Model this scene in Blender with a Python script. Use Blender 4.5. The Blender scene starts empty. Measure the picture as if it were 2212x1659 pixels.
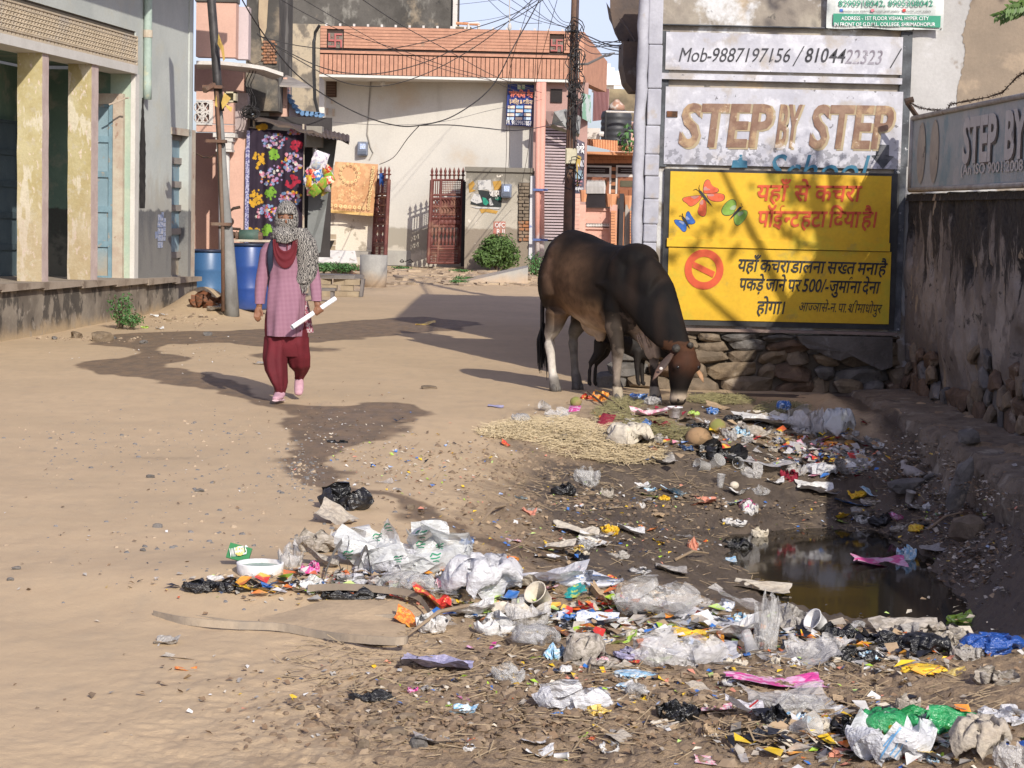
import bpy, bmesh, math, random
import numpy as np
from mathutils import Vector, Matrix, noise as mnoise
random.seed(7); rng = np.random.default_rng(11)
S = bpy.context.scene; COL = S.collection
# ------------------------------------------------ camera, world, sun
F = 4400.0; W0, H0 = 2212.0, 1659.0
cam = bpy.data.cameras.new('camera'); camo = bpy.data.objects.new('camera', cam); COL.objects.link(camo)
cam.lens = 36.0*F/W0; cam.sensor_width = 36; cam.clip_end = 2000
CZ = 1.53
TILT = math.atan(374.5/F); ROLL = math.radians(1.3)
RM = Matrix.Rotation(math.pi/2-TILT, 3, 'X') @ Matrix.Rotation(ROLL, 3, 'Z')
camo.matrix_world = Matrix.Translation((0,0,CZ)) @ RM.to_4x4()
S.camera = camo
wd = bpy.data.worlds.new('World'); S.world = wd; wd.use_nodes = True
SUN = Vector((.635,-1.6,1.0)).normalized()
nt = wd.node_tree; bg = nt.nodes['Background']; sk = nt.nodes.new('ShaderNodeTexSky')
sk.sky_type = 'NISHITA'; sk.sun_disc = False; sk.sun_elevation = math.asin(SUN.z)
sk.sun_rotation = math.atan2(SUN.x, SUN.y); sk.dust_density = 1.5; sk.air_density = 1.0; sk.ozone_density = 2.0
hs_ = nt.nodes.new('ShaderNodeHueSaturation'); hs_.inputs['Saturation'].default_value = .55; hs_.inputs['Hue'].default_value = .535; nt.links.new(sk.outputs[0], hs_.inputs['Color'])
mx_ = nt.nodes.new('ShaderNodeMix'); mx_.data_type='RGBA'; mx_.blend_type='MULTIPLY'; mx_.inputs[0].default_value = 1; mx_.inputs[7].default_value = (.84,.85,1.0,1); nt.links.new(hs_.outputs[0], mx_.inputs[6])
nt.links.new(mx_.outputs[2], bg.inputs[0]); bg.inputs[1].default_value = 0.14
sl = bpy.data.lights.new('sun','SUN'); sl.energy = 3.9; sl.angle = math.radians(.5); sl.color = (1,.93,.82)
so = bpy.data.objects.new('sun', sl); COL.objects.link(so); so.rotation_euler = SUN.to_track_quat('Z','Y').to_euler()
S.view_settings.view_transform = 'Standard'; S.view_settings.look = 'None'; S.view_settings.exposure = 0.32; S.view_settings.gamma = 1
S.view_settings.use_curve_mapping = False
S.cycles.max_bounces = 6; S.cycles.transparent_max_bounces = 16
# ------------------------------------------------ surveying helpers (photo position -> point in the place)
def ray(x, y):
    d = RM @ Vector(((x-W0/2)/F, (H0/2-y)/F, -1.0)); return d
def P(x, y, Y):
    d = ray(x, y); t = Y/d.y; return Vector((d.x*t, Y, CZ+d.z*t))
def PX(x, y, X):
    d = ray(x, y); t = X/d.x; return Vector((X, d.y*t, CZ+d.z*t))
def sst(a, b, v):
    t = np.clip((np.asarray(v, float)-a)/(b-a), 0, 1); return t*t*(3-2*t)
_gr = [rng.random((256,256)) for _ in range(4)]
def vnoise(x, y, k=0):
    g = _gr[k % 4]; xi = np.floor(x).astype(int); yi = np.floor(y).astype(int); fx = x-xi; fy = y-yi
    fx = fx*fx*(3-2*fx); fy = fy*fy*(3-2*fy); a = lambda i, j: g[(xi+i) % 256, (yi+j) % 256]
    return (a(0,0)*(1-fx)*(1-fy)+a(1,0)*fx*(1-fy)+a(0,1)*(1-fx)*fy+a(1,1)*fx*fy)*2-1
def rough_at(X, Y):
    r = sst(-.75,.35, X + (Y-9)*-.03 + .25*vnoise(X*1.3, Y*.7, 2)) * (1-sst(13.5,18,Y))
    r2 = sst(-1.8,-.1,X)*(1-sst(5.6,8.2,Y))*.6
    return np.clip(np.maximum(r, r2)*.97+.03, 0, 1)
ZW = -.57
def HT(X, Y):
    X = np.asarray(X, float); Y = np.asarray(Y, float)
    h = .16*sst(36,46,Y)
    h = h + .05*vnoise(X*.35, Y*.3, 1)*sst(5,9,Y)*.5*(1-sst(36,44,Y))
    n1 = vnoise(X*1.1+3, Y*1.1, 0)*.12
    D = .67
    fx = sst(-.8,2.0, X+n1); fy = sst(6.4,11.4, Y+n1)*(1-sst(12.9,15.9,Y+n1-.2*sst(1.4,2.4,X)))
    dit = -D*fx*fy
    bank = sst(2.38,3.0, X+n1*.5)*(1-sst(17,18,Y))
    dit = dit*(1-.58*bank)
    h = h + dit
    led = sst(2.98,3.03, X+.03*vnoise(Y*2.2, Y*0+3., 1))*sst(10,10.6,Y)*(1-sst(18,18.2,Y))
    h = h*(1-led) + led*(.0+.02*vnoise(X*4,Y*4,2))
    # heap of refuse below the painted wall and low bank of refuse in front
    h = h + .13*np.exp(-((X-1.25)/.75)**2-((Y-14.7)/.75)**2)+ .05*np.exp(-((X-2.3)/.5)**2-((Y-14.6)/.8)**2)
    h = h + .14*np.exp(-((X+.15)/1.35)**2-((Y-8.1)/.5)**2) + .10*np.exp(-((X-1.75)/.6)**2-((Y-6.1)/.6)**2)
    bk = sst(2.3,2.7,X)*sst(9,10,Y)*(1-sst(17.4,18,Y)); h = h + bk*(.035*vnoise(X*6,Y*4,2)+.03*np.abs(vnoise(X*11,Y*8,1)))
    r = rough_at(X, Y)
    h = h + r*(.022*vnoise(X*5.2,Y*5.2,1)+.016*np.abs(vnoise(X*13,Y*13,2))+.010*vnoise(X*29,Y*29,3)+.005*vnoise(X*61,Y*61,0))
    h = h + .003*vnoise(X*3.7+Y*1.9,Y*3.1-X*2.3,3)+.002*vnoise(X*8.3-Y*5.1,Y*7.7+X*3.9,0)+.0008*vnoise(X*31+Y*17,Y*29-X*13,1)
    # soil heaped along the left plinth and behind the corner
    h = h + .34*np.exp(-((X+4.35)/.42)**2-((Y-28.4)/.9)**2)+ .16*np.exp(-((X+3.9)/.5)**2-((Y-27.6)/1.0)**2)
    return h
_gx = np.arange(-9,9.01,.03); _gy = np.arange(3.3,64,.03); HG = HT(_gx[None,:]*np.ones((len(_gy),1)), _gy[:,None]*np.ones((1,len(_gx))))
def HTs(x, y):
    a = (x+9)/.03; b = (y-3.3)/.03; i = int(a); j = int(b)
    if i < 0 or j < 0 or i >= len(_gx)-1 or j >= len(_gy)-1: return float(HT(x,y))
    a -= i; b -= j; return float((HG[j,i]*(1-a)+HG[j,i+1]*a)*(1-b)+(HG[j+1,i]*(1-a)+HG[j+1,i+1]*a)*b)
def onG(x, y):
    d = ray(x, y); Y = max(3.5, d.y*(.42-CZ)/min(d.z,-1e-4)) if d.z < -1e-3 else 60
    while Y < 60:
        t = Y/d.y; z = CZ+d.z*t; h = HTs(d.x*t, Y)
        if z <= h:
            lo, hi = Y-.15, Y
            for _ in range(12):
                m = (lo+hi)/2; t = m/d.y
                if CZ+d.z*t <= HTs(d.x*t, m): hi = m
                else: lo = m
            t = hi/d.y; return Vector((d.x*t, hi, CZ+d.z*t))
        Y += .15
    return P(x, y, 45)
# ------------------------------------------------ materials
def newmat(name):
    m = bpy.data.materials.new(name); m.use_nodes = True; return m, m.node_tree, m.node_tree.nodes['Principled BSDF']
def L(nt, a, b): nt.links.new(a, b)
def coord(nt, space='pos', st=(1,1,1)):
    if space == 'pos': o = nt.nodes.new('ShaderNodeNewGeometry').outputs['Position']
    elif space == 'obj': o = nt.nodes.new('ShaderNodeTexCoord').outputs['Object']
    else: o = nt.nodes.new('ShaderNodeTexCoord').outputs['Generated']
    mp = nt.nodes.new('ShaderNodeMapping'); mp.inputs['Scale'].default_value = st; L(nt, o, mp.inputs[0]); return mp.outputs[0]
def nz(nt, co, s, det=5, rough=.6, dist=0):
    n = nt.nodes.new('ShaderNodeTexNoise'); n.inputs['Scale'].default_value = s; n.inputs['Detail'].default_value = det
    n.inputs['Roughness'].default_value = rough; n.inputs['Distortion'].default_value = dist; L(nt, co, n.inputs['Vector']); return n.outputs[0]
def mr(nt, v, a, b, c=0., d=1., smooth=True):
    n = nt.nodes.new('ShaderNodeMapRange'); n.interpolation_type = 'SMOOTHSTEP' if smooth else 'LINEAR'
    L(nt, v, n.inputs[0])
    for i, q in enumerate((a,b,c,d)): n.inputs[i+1].default_value = q
    return n.outputs[0]
def ma(nt, op, a, b=0., c=None):
    n = nt.nodes.new('ShaderNodeMath'); n.operation = op
    for i, q in enumerate((a,b) if c is None else (a,b,c)):
        if isinstance(q, (int,float)): n.inputs[i].default_value = q
        else: L(nt, q, n.inputs[i])
    return n.outputs[0]
def mixc(nt, f, a, b, mode='MIX'):
    n = nt.nodes.new('ShaderNodeMix'); n.data_type = 'RGBA'; n.blend_type = mode
    if isinstance(f,(int,float)): n.inputs[0].default_value = f
    else: L(nt, f, n.inputs[0])
    for i, q in ((6,a),(7,b)):
        if isinstance(q, tuple): n.inputs[i].default_value = (*q[:3],1)
        else: L(nt, q, n.inputs[i])
    return n.outputs[2]
def bumpn(nt, bs, h, strength, dist=.01):
    b = nt.nodes.new('ShaderNodeBump'); b.inputs['Strength'].default_value = strength; b.inputs['Distance'].default_value = dist
    L(nt, h, b.inputs['Height']); L(nt, b.outputs[0], bs.inputs['Normal']); return b
def sepz(nt, axis='Z', space='pos'):
    s = nt.nodes.new('ShaderNodeSeparateXYZ'); L(nt, coord(nt, space), s.inputs[0]); return s.outputs[axis]
def pmat(name, c, c2=None, s=3., rough=.88, bump=.35, bs=35., layers=(), metal=0., spec=.3, space='pos', st=(1,1,1), bd=.006, lo=.35, hi=.65, coat=0):
    m, nt, b = newmat(name)
    co = coord(nt, space, st); base = nz(nt, co, s)
    col = mixc(nt, mr(nt, base, lo, hi), c, c2 if c2 else tuple(q*.8 for q in c))
    for l in layers:
        cl = coord(nt, l.get('space', space), l.get('st',(1,1,1))); n = nz(nt, cl, l.get('s',2.), l.get('det',6), l.get('r',.62), l.get('dist',0))
        if 'z' in l:      # border at height z, ragged by amp, below(dir=-1)/above(dir=+1)
            z0, soft, amp, dr = l['z']; zz = sepz(nt)
            v = ma(nt, 'ADD', ma(nt,'MULTIPLY', ma(nt,'SUBTRACT', zz, z0), dr), ma(nt,'MULTIPLY', ma(nt,'SUBTRACT', n, .5), amp))
            f = mr(nt, v, -soft, soft)
        else: f = mr(nt, n, l.get('lo',.5), l.get('hi',.6))
        if 'k' in l: f = ma(nt, 'MULTIPLY', f, l['k'])
        col = mixc(nt, f, col, l['c'])
    fine = nz(nt, coord(nt, space), bs, 4)
    col = mixc(nt, mr(nt, fine, .3,.75,0,.22), col, tuple(q*.55 for q in c))
    L(nt, col, b.inputs['Base Color']); b.inputs['Roughness'].default_value = rough; b.inputs['Metallic'].default_value = metal
    b.inputs['Specular IOR Level'].default_value = spec
    if coat: b.inputs['Coat Weight'].default_value = coat
    if bump: bumpn(nt, b, ma(nt,'ADD', fine, ma(nt,'MULTIPLY', nz(nt, coord(nt,space), bs*.22, 5), 1.5)), bump, bd)
    return m
# ------------------------------------------------ mesh helpers
class MB:
    def __init__(s): s.v = []; s.f = []
    def add(s, vs, fs):
        o = len(s.v); s.v += [tuple(v) for v in vs]; s.f += [tuple(i+o for i in f) for f in fs]; return s
    def box(s, c, sz, rz=0, rx=0, ry=0, tap=1.0):
        M = Matrix.Translation(c) @ Matrix.Rotation(rz,4,'Z') @ Matrix.Rotation(rx,4,'X') @ Matrix.Rotation(ry,4,'Y')
        vs = []
        for k in (-1,1):
            for (i,j) in ((-1,-1),(1,-1),(1,1),(-1,1)):
                q = tap if k > 0 else 1
                vs.append(M @ Vector((i*sz[0]/2*q, j*sz[1]/2*q, k*sz[2]/2)))
        return s.add(vs, [(3,2,1,0),(4,5,6,7),(0,1,5,4),(1,2,6,5),(2,3,7,6),(3,0,4,7)])
    def bb(s, a, b):
        a = Vector(a); b = Vector(b); lo = Vector(map(min,a,b)); hi = Vector(map(max,a,b)); return s.box((lo+hi)/2, hi-lo)
    def quad(s, a, b, c, d): return s.add([a,b,c,d], [(0,1,2,3)])
    def tube(s, pts, r, n=8, cap=True):
        pts = [Vector(p) for p in pts]; rs = r if isinstance(r,(list,tuple)) else [r]*len(pts)
        vs = []; up = Vector((.13,.07,1))
        for i, p in enumerate(pts):
            t = (pts[min(i+1,len(pts)-1)]-pts[max(i-1,0)])
            if t.length < 1e-9: t = Vector((0,0,1))
            t.normalize(); a = t.cross(up)
            if a.length < .05: a = t.cross(Vector((1,0,0)))
            a.normalize(); b = t.cross(a)
            for k in range(n):
                an = 2*math.pi*k/n; vs.append(p+(a*math.cos(an)+b*math.sin(an))*rs[i])
        fs = [(i*n+k, i*n+(k+1)%n, (i+1)*n+(k+1)%n, (i+1)*n+k) for i in range(len(pts)-1) for k in range(n)]
        if cap: fs += [tuple(range(n-1,-1,-1)), tuple((len(pts)-1)*n+k for k in range(n))]
        return s.add(vs, fs)
    def lathe(s, c, prof, n=20, cap=True, axis=None):
        c = Vector(c); R = Matrix.Identity(3) if axis is None else Vector((0,0,1)).rotation_difference(Vector(axis)).to_matrix()
        vs = [c + R @ Vector((r*math.cos(2*math.pi*k/n), r*math.sin(2*math.pi*k/n), z)) for r,z in prof for k in range(n)]
        fs = [(i*n+k, i*n+(k+1)%n, (i+1)*n+(k+1)%n, (i+1)*n+k) for i in range(len(prof)-1) for k in range(n)]
        if cap: fs += [tuple(range(n-1,-1,-1)), tuple((len(prof)-1)*n+k for k in range(n))]
        return s.add(vs, fs)
    def loft(s, rings, n=16, cap=True, pw=1.0):   # ring = centre, U half vector, V half vector
        vs = []
        for c,u,v in rings:
            c = Vector(c); u = Vector(u); v = Vector(v)
            for k in range(n):
                a = 2*math.pi*k/n; ca, sa = math.cos(a), math.sin(a)
                if pw != 1: ca = math.copysign(abs(ca)**pw, ca); sa = math.copysign(abs(sa)**pw, sa)
                vs.append(c+u*ca+v*sa)
        fs = [(i*n+k, i*n+(k+1)%n, (i+1)*n+(k+1)%n, (i+1)*n+k) for i in range(len(rings)-1) for k in range(n)]
        if cap: fs += [tuple(range(n-1,-1,-1)), tuple((len(rings)-1)*n+k for k in range(n))]
        return s.add(vs, fs)
    def ell(s, c, r, n=12, m=8, R=None):
        c = Vector(c); R = R or Matrix.Identity(3); vs = [c+R@Vector((0,0,-r[2]))]
        for i in range(1,m):
            t = math.pi*i/m
            for k in range(n):
                a = 2*math.pi*k/n; vs.append(c+R@Vector((r[0]*math.sin(t)*math.cos(a), r[1]*math.sin(t)*math.sin(a), -r[2]*math.cos(t))))
        vs.append(c+R@Vector((0,0,r[2]))); e = len(vs)-1
        fs = [(0,1+(k+1)%n,1+k) for k in range(n)]
        fs += [(1+(i-1)*n+k, 1+(i-1)*n+(k+1)%n, 1+i*n+(k+1)%n, 1+i*n+k) for i in range(1,m-1) for k in range(n)]
        fs += [(e,1+(m-2)*n+k,1+(m-2)*n+(k+1)%n) for k in range(n)]
        return s.add(vs, fs)
    def mesh(s, name='mesh', off=(0,0,0), smooth=False):
        me = bpy.data.meshes.new(name); o = Vector(off)
        me.from_pydata([tuple(Vector(v)-o) for v in s.v], [], s.f); me.validate(); me.update()
        if smooth: me.polygons.foreach_set('use_smooth', [True]*len(me.polygons))
        return me
OFF = {}
def tag(o, label=None, cat=None, group=None, kind=None):
    if label: o['label'] = label
    if cat: o['category'] = cat
    if group: o['group'] = group
    if kind: o['kind'] = kind
    return o
def thing(name, label, cat, loc=(0,0,0), group=None):
    o = bpy.data.objects.new(name, None); COL.objects.link(o); o.location = loc; OFF[o.name] = Vector(loc)
    o.empty_display_size = .2
    return tag(o, label, cat, group)
def link(name, me, mats=None, parent=None):
    o = bpy.data.objects.new(name, me); COL.objects.link(o)
    if mats is not None and not me.materials:
        for m in (mats if isinstance(mats,(list,tuple)) else [mats]): me.materials.append(m)
    if parent is not None: o.parent = parent
    return o
def part(name, mb, m, parent=None, smooth=False, label=None):   # mb in world coordinates
    off = OFF[parent.name] if parent is not None else Vector((0,0,0))
    o = link(name, mb.mesh(name, off, smooth), m, parent); OFF[o.name] = off
    if label: o['label'] = label
    return o
def solo(name, mb, m, label, cat, group=None, smooth=False, kind=None):  # one-mesh thing, origin at its base
    v = np.array([tuple(q) for q in mb.v]); c = Vector(((v[:,0].min()+v[:,0].max())/2, (v[:,1].min()+v[:,1].max())/2, v[:,2].min()))
    o = link(name, mb.mesh(name, c, smooth), m); o.location = c; OFF[o.name] = c
    return tag(o, label, cat, group, kind)
def struct(name, mb, m, smooth=False):
    o = link(name, mb.mesh(name, (0,0,0), smooth), m); OFF[o.name] = Vector((0,0,0)); o['kind'] = 'structure'; return o
def evalmesh(o):
    dg = bpy.context.evaluated_depsgraph_get(); dg.update(); me = bpy.data.meshes.new_from_object(o.evaluated_get(dg)); return me
def fuse(mb, voxel=.012, it=6, dec=None):
    me = mb.mesh('tmp'); o = bpy.data.objects.new('tmp', me); COL.objects.link(o)
    r = o.modifiers.new('r','REMESH'); r.mode = 'VOXEL'; r.voxel_size = voxel
    s = o.modifiers.new('s','SMOOTH'); s.iterations = it; s.factor = .5
    if dec: d = o.modifiers.new('d','DECIMATE'); d.ratio = dec
    out = evalmesh(o); bpy.data.objects.remove(o); out.polygons.foreach_set('use_smooth',[True]*len(out.polygons)); return out
# ------------------------------------------------ lettering from the built-in font, laid out as flat outlines
_tc = {}
def glyphs(t, shear=0., off=0., clip=None):
    key = (t, shear, off, clip)
    if key in _tc: return _tc[key]
    cu = bpy.data.curves.new('t','FONT'); cu.body = t; cu.size = 1; cu.offset = off; cu.resolution_u = 3
    o = bpy.data.objects.new('t', cu); COL.objects.link(o); me = evalmesh(o); bpy.data.objects.remove(o)
    bm = bmesh.new(); bm.from_mesh(me)
    if clip:
        xs = [v.co.x for v in bm.verts]; x1 = max(xs)-clip
        bmesh.ops.bisect_plane(bm, geom=bm.verts[:]+bm.edges[:]+bm.faces[:], plane_co=(x1,0,0), plane_no=(1,0,0), clear_outer=True)
    bmesh.ops.triangulate(bm, faces=bm.faces[:]); bmesh.ops.dissolve_limit(bm, angle_limit=.02, verts=bm.verts[:], edges=bm.edges[:])
    bm.verts.index_update(); vs = [Vector((v.co.x, v.co.y, 0)) for v in bm.verts]; fs = [tuple(v.index for v in f.verts) for f in bm.faces]; bm.free()
    bpy.data.meshes.remove(me)
    w = max([v.x for v in vs] or [.3]); x0 = min([v.x for v in vs] or [0])
    _tc[key] = (vs, fs, x0, w); return _tc[key]
def textline(frags, off=0.):
    """frags: strings, (string, clip) for half letters, floats for spaces, '^' reph, '/r' rakar mark"""
    V = []; Fc = []; x = 0.
    for fr in frags:
        if isinstance(fr, float): x += fr; continue
        if fr == '^reph':
            pts = [Vector((x-.16,.70,0)), Vector((x-.10,.80,0)), Vector((x-.02,.84,0)), Vector((x+.05,.80,0)), Vector((x+.0,.74,0)), Vector((x-.1,.66,0))][:5]
            vs, fs = ribbon(pts, .04+off); o = len(V); V += vs; Fc += [tuple(i+o for i in f) for f in fs]; continue
        if fr == '^rakar':
            vs, fs = ribbon([Vector((x-.30,.22,0)), Vector((x-.16,.12,0)), Vector((x-.04,.0,0))], .04+off); o = len(V); V += vs; Fc += [tuple(i+o for i in f) for f in fs]; continue
        t, cl = fr if isinstance(fr, tuple) else (fr, None)
        vs, fs, x0, w = glyphs(t, 0, off, cl); o = len(V)
        V += [Vector((v.x-x0+x, v.y, 0)) for v in vs]; Fc += [tuple(i+o for i in f) for f in fs]; x += (w-x0)-.004
    return V, Fc, x
def ribbon(pts, w):
    vs = []; n = len(pts)
    for i,p in enumerate(pts):
        t = (pts[min(i+1,n-1)]-pts[max(i-1,0)]).normalized(); q = Vector((-t.y,t.x,0))*w/2; vs += [p+q, p-q]
    return vs, [(2*i,2*i+1,2*i+3,2*i+2) for i in range(n-1)]
def letter(frags, A, B, up, off=0., shear=0., hscale=None, proud=.004, nrm=(0,-1,0), center=False):
    """lay a line of lettering from world point A to B (baseline), up = world vector of one em"""
    V, Fc, w = textline(frags if isinstance(frags,list) else [frags], off)
    A = Vector(A); B = Vector(B); d = B-A; k = d.length/max(w,1e-6); dx = d.normalized(); up = Vector(up); n = Vector(nrm)*proud
    mb = MB(); mb.add([A + dx*((v.x+shear*v.y*up.length/k)*k) + up*v.y + n for v in V], Fc); return mb
# ------------------------------------------------ ground
def poly_mask(pts, X, Y, soft=.34, amp=.32):
    """soft mask of a ground polygon (world xy), ragged edge"""
    pts = np.array(pts); n = len(pts); x = X + amp*.35*vnoise(X*3.1,Y*1.6,1)+ amp*.12*vnoise(X*11,Y*7,0); y = Y + amp*vnoise(X*2.2+9,Y*1.7,2)+amp*.3*vnoise(X*9,Y*6,3)
    inside = np.zeros(X.shape, bool); dist = np.full(X.shape, 1e9)
    for i in range(n):
        x1,y1 = pts[i]; x2,y2 = pts[(i+1)%n]
        c = ((y1 > y) != (y2 > y)) & (x < (x2-x1)*(y-y1)/((y2-y1)+1e-12)+x1); inside ^= c
        dx,dy = x2-x1,y2-y1; t = np.clip(((x-x1)*dx+(y-y1)*dy)/(dx*dx+dy*dy+1e-9),0,1)
        d = np.hypot((x-x1-t*dx), (y-y1-t*dy)*.35); dist = np.minimum(dist, d)
    sd = np.where(inside, dist, -dist); return sst(-soft*.5, soft*.5, sd)
def gpt(x,y): p = P(x,y,10); d = p-Vector((0,0,CZ)); t = -CZ/d.z; return (d.x*t, d.y*t)
wet_px = [(200,735),(250,722),(300,718),(440,716),(540,714),(620,710),(700,700),(800,690),(900,684),(1010,692),(1040,705),(990,716),(860,724),(740,738),(640,746),(560,752),(480,744),(370,742),(335,752),(392,770),(388,782),(335,796),(450,808),(560,850),(620,866),(720,872),(800,868),(930,882),(870,900),(850,935),(760,965),(705,985),(685,1005),(740,1030),(800,1062),(890,1088),(1010,1120),(1250,1130),(1250,1180),(1050,1150),(920,1125),(850,1095),(780,1072),(690,1052),(615,1022),(590,990),(620,960),(640,930),(610,900),(600,878),(500,852),(430,838),(330,822),(180,796),(168,786),(240,772),(300,760),(255,748)]
wet2_px = [(540,765),(640,752),(760,750),(640,765),(560,775)]
def build_ground():
    ys = [CZ*F/(1790-i*2.6-455) for i in range(int((1790-565)/2.6))]
    ys = [y for y in ys if y < 62]; ys = [2.0,2.8]+ys
    near = ys[-1]; ys += [near*1.15**k for k in range(1,26)]
    u = np.concatenate([-np.geomspace(2.2,.3,14), np.arange(-.285,.2851,.00078), np.geomspace(.3,2.2,14)])
    Yg = np.array(ys)[:,None]*np.ones(len(u))[None,:]; Xg = np.array(ys)[:,None]*u[None,:]
    Z = HT(Xg, Yg); n, m = Xg.shape
    v = np.stack([Xg,Yg,Z],-1).reshape(-1,3); idx = np.arange(n*m).reshape(n,m)
    f = np.stack([idx[:-1,:-1],idx[:-1,1:],idx[1:,1:],idx[1:,:-1]],-1).reshape(-1,4)
    me = bpy.data.meshes.new('ground'); me.vertices.add(len(v)); me.vertices.foreach_set('co', v.ravel())
    me.loops.add(f.size); me.loops.foreach_set('vertex_index', f.ravel().astype(np.int32)); me.polygons.add(len(f))
    me.polygons.foreach_set('loop_start', np.arange(0,f.size,4,dtype=np.int32)); me.polygons.foreach_set('loop_total', np.full(len(f),4,np.int32))
    me.update(calc_edges=True); me.polygons.foreach_set('use_smooth',[True]*len(f))
    wet = np.maximum(poly_mask([gpt(*p) for p in wet_px], Xg, Yg), .7*poly_mask([gpt(*p) for p in wet2_px], Xg, Yg))
    base = HT(Xg, Yg)
    mud = sst(.03,.3, -base + .09*vnoise(Xg*1.9,Yg*1.2,2)+.05*vnoise(Xg*7,Yg*4,1))*(1-sst(17.6,18.5,Yg))
    led = sst(2.98,3.03,Xg)*sst(9,10,Yg)*(1-sst(18.,18.3,Yg)); mud = np.maximum(mud, .8*sst(2.55,2.95,Xg)*sst(9,10,Yg)*(1-sst(18.,18.3,Yg)))*(1-led)+led*(.30+.25*vnoise(Xg*5,Yg*3,1))
    mud = np.maximum(mud, .65*np.exp(-((Xg-1.6)/1.1)**2-((Yg-16.2)/1.8)**2))
    rgh = rough_at(Xg, Yg)
    col = np.stack([wet, mud, rgh, np.ones_like(wet)],-1).reshape(-1,4).astype(np.float32)
    a = me.color_attributes.new('soil','FLOAT_COLOR','POINT'); a.data.foreach_set('color', col.ravel())
    m_, nt, b = newmat('dusty_earth')
    at = nt.nodes.new('ShaderNodeAttribute'); at.attribute_name = 'soil'; sp = nt.nodes.new('ShaderNodeSeparateColor'); L(nt, at.outputs[0], sp.inputs[0])
    co = coord(nt); n1 = nz(nt, co, .8, 5); n2 = nz(nt, co, 5., 6, .7); n3 = nz(nt, co, 26, 5, .7); n4 = nz(nt, coord(nt,'pos',(1,.35,1)), 9., 4)
    dust = mixc(nt, mr(nt,n1,.3,.7), (.53,.395,.245), (.46,.345,.215)); dust = mixc(nt, mr(nt,n4,.45,.75,0,.45), dust, (.38,.30,.205))
    dust = mixc(nt, mr(nt,n2,.35,.72,0,.5), dust, (.44,.32,.20))
    soil = mixc(nt, mr(nt,n2,.3,.7), (.27,.19,.12), (.17,.12,.078)); soil = mixc(nt, mr(nt,n3,.5,.75,0,.6), soil, (.36,.27,.18))
    col = mixc(nt, ma(nt,'MULTIPLY',mr(nt, ma(nt,'ADD',sp.outputs[2], ma(nt,'MULTIPLY',ma(nt,'SUBTRACT',n2,.5),.9)), .25,1.0), .8), dust, soil)
    mudc = mixc(nt, mr(nt,n2,.3,.7), (.15,.115,.085), (.08,.062,.048))
    col = mixc(nt, mr(nt, ma(nt,'ADD',sp.outputs[1], ma(nt,'MULTIPLY',ma(nt,'SUBTRACT',n3,.5),.5)), .15,.75), col, mudc)
    col = mixc(nt, ma(nt,'MULTIPLY',mr(nt, ma(nt,'ADD',sp.outputs[0], ma(nt,'MULTIPLY',ma(nt,'SUBTRACT',n2,.5),.35)), .25,.6), .86), col, mixc(nt, mr(nt,n4,.3,.7),(.175,.115,.068),(.10,.072,.05)))
    # pebble flecks
    vo = nt.nodes.new('ShaderNodeTexVoronoi'); vo.inputs['Scale'].default_value = 48; L(nt, co, vo.inputs['Vector'])
    fl = ma(nt,'MULTIPLY', mr(nt, vo.outputs['Distance'], .16,.08), mr(nt, nz(nt,co,3.3,3), .55,.68)); col = mixc(nt, ma(nt,'MULTIPLY',fl,.5), col, mixc(nt, mr(nt, nz(nt,co,21,1),.45,.55), (.16,.15,.15),(.36,.31,.26)))
    L(nt, col, b.inputs['Base Color'])
    ro = ma(nt,'SUBTRACT', .93, ma(nt,'MULTIPLY', ma(nt,'MAXIMUM', ma(nt,'MULTIPLY',sp.outputs[0],.7), sp.outputs[1]), mr(nt,n2,.35,.7,.12,.5))); L(nt, ro, b.inputs['Roughness'])
    b.inputs['Specular IOR Level'].default_value = .35
    hh = ma(nt,'ADD', ma(nt,'MULTIPLY',n3,.9), ma(nt,'ADD', nz(nt,co,90,4,.7), ma(nt,'MULTIPLY',fl,.8)))
    bn = bumpn(nt, b, hh, .6, .012); L(nt, mr(nt, sp.outputs[2], 0,1,.25,.95), bn.inputs['Strength'])
    me.materials.append(m_); o = bpy.data.objects.new('ground', me); COL.objects.link(o); o['kind'] = 'structure'; OFF[o.name] = Vector((0,0,0)); return o
build_ground()
# standing water in the ditch
m_, nt_, b_ = newmat('ditch_water'); b_.inputs['Base Color'].default_value = (.024,.020,.014,1); b_.inputs['Roughness'].default_value = .06; b_.inputs['IOR'].default_value = 1.33
bumpn(nt_, b_, nz(nt_, coord(nt_), 2.5, 3), .04, .02)
WATER = m_
w = MB(); w.quad((.7,9.6,ZW),(2.7,9.6,ZW),(2.7,14,ZW),(.7,14,ZW)); struct('water', w, m_)
# ------------------------------------------------ painted wall on the right
WY = 18.0
def wp(x, y, Y=WY): return P(x, y, Y)
def fbox(mb, x0, y0, x1, y1, Y=WY, front=.0, back=.1, z0=None, z1=None):   # axis-aligned slab whose street face stands at Y-front
    a = P(x0, y0, Y); b = P(x1, y1, Y); mb.bb((a.x, Y-front, b.z if z0 is None else z0), (b.x, Y+back, a.z if z1 is None else z1)); return mb
white_old = pmat('lilac_whitewash', (.47,.47,.51), (.37,.37,.42), 2.2, .8, .3, layers=[dict(c=(.36,.31,.25), s=3.5, lo=.52,hi=.66,k=.7), dict(c=(.60,.60,.64), s=6, lo=.5,hi=.62,k=.7), dict(c=(.10,.095,.10), s=13, lo=.655,hi=.68,k=.85), dict(c=(.08,.08,.09), s=16, z=(2.02,.02,1.3,-1), k=.5), dict(c=(.25,.23,.21), s=2.2, st=(1,1,.28), lo=.53,hi=.72,k=.6)])
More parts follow.
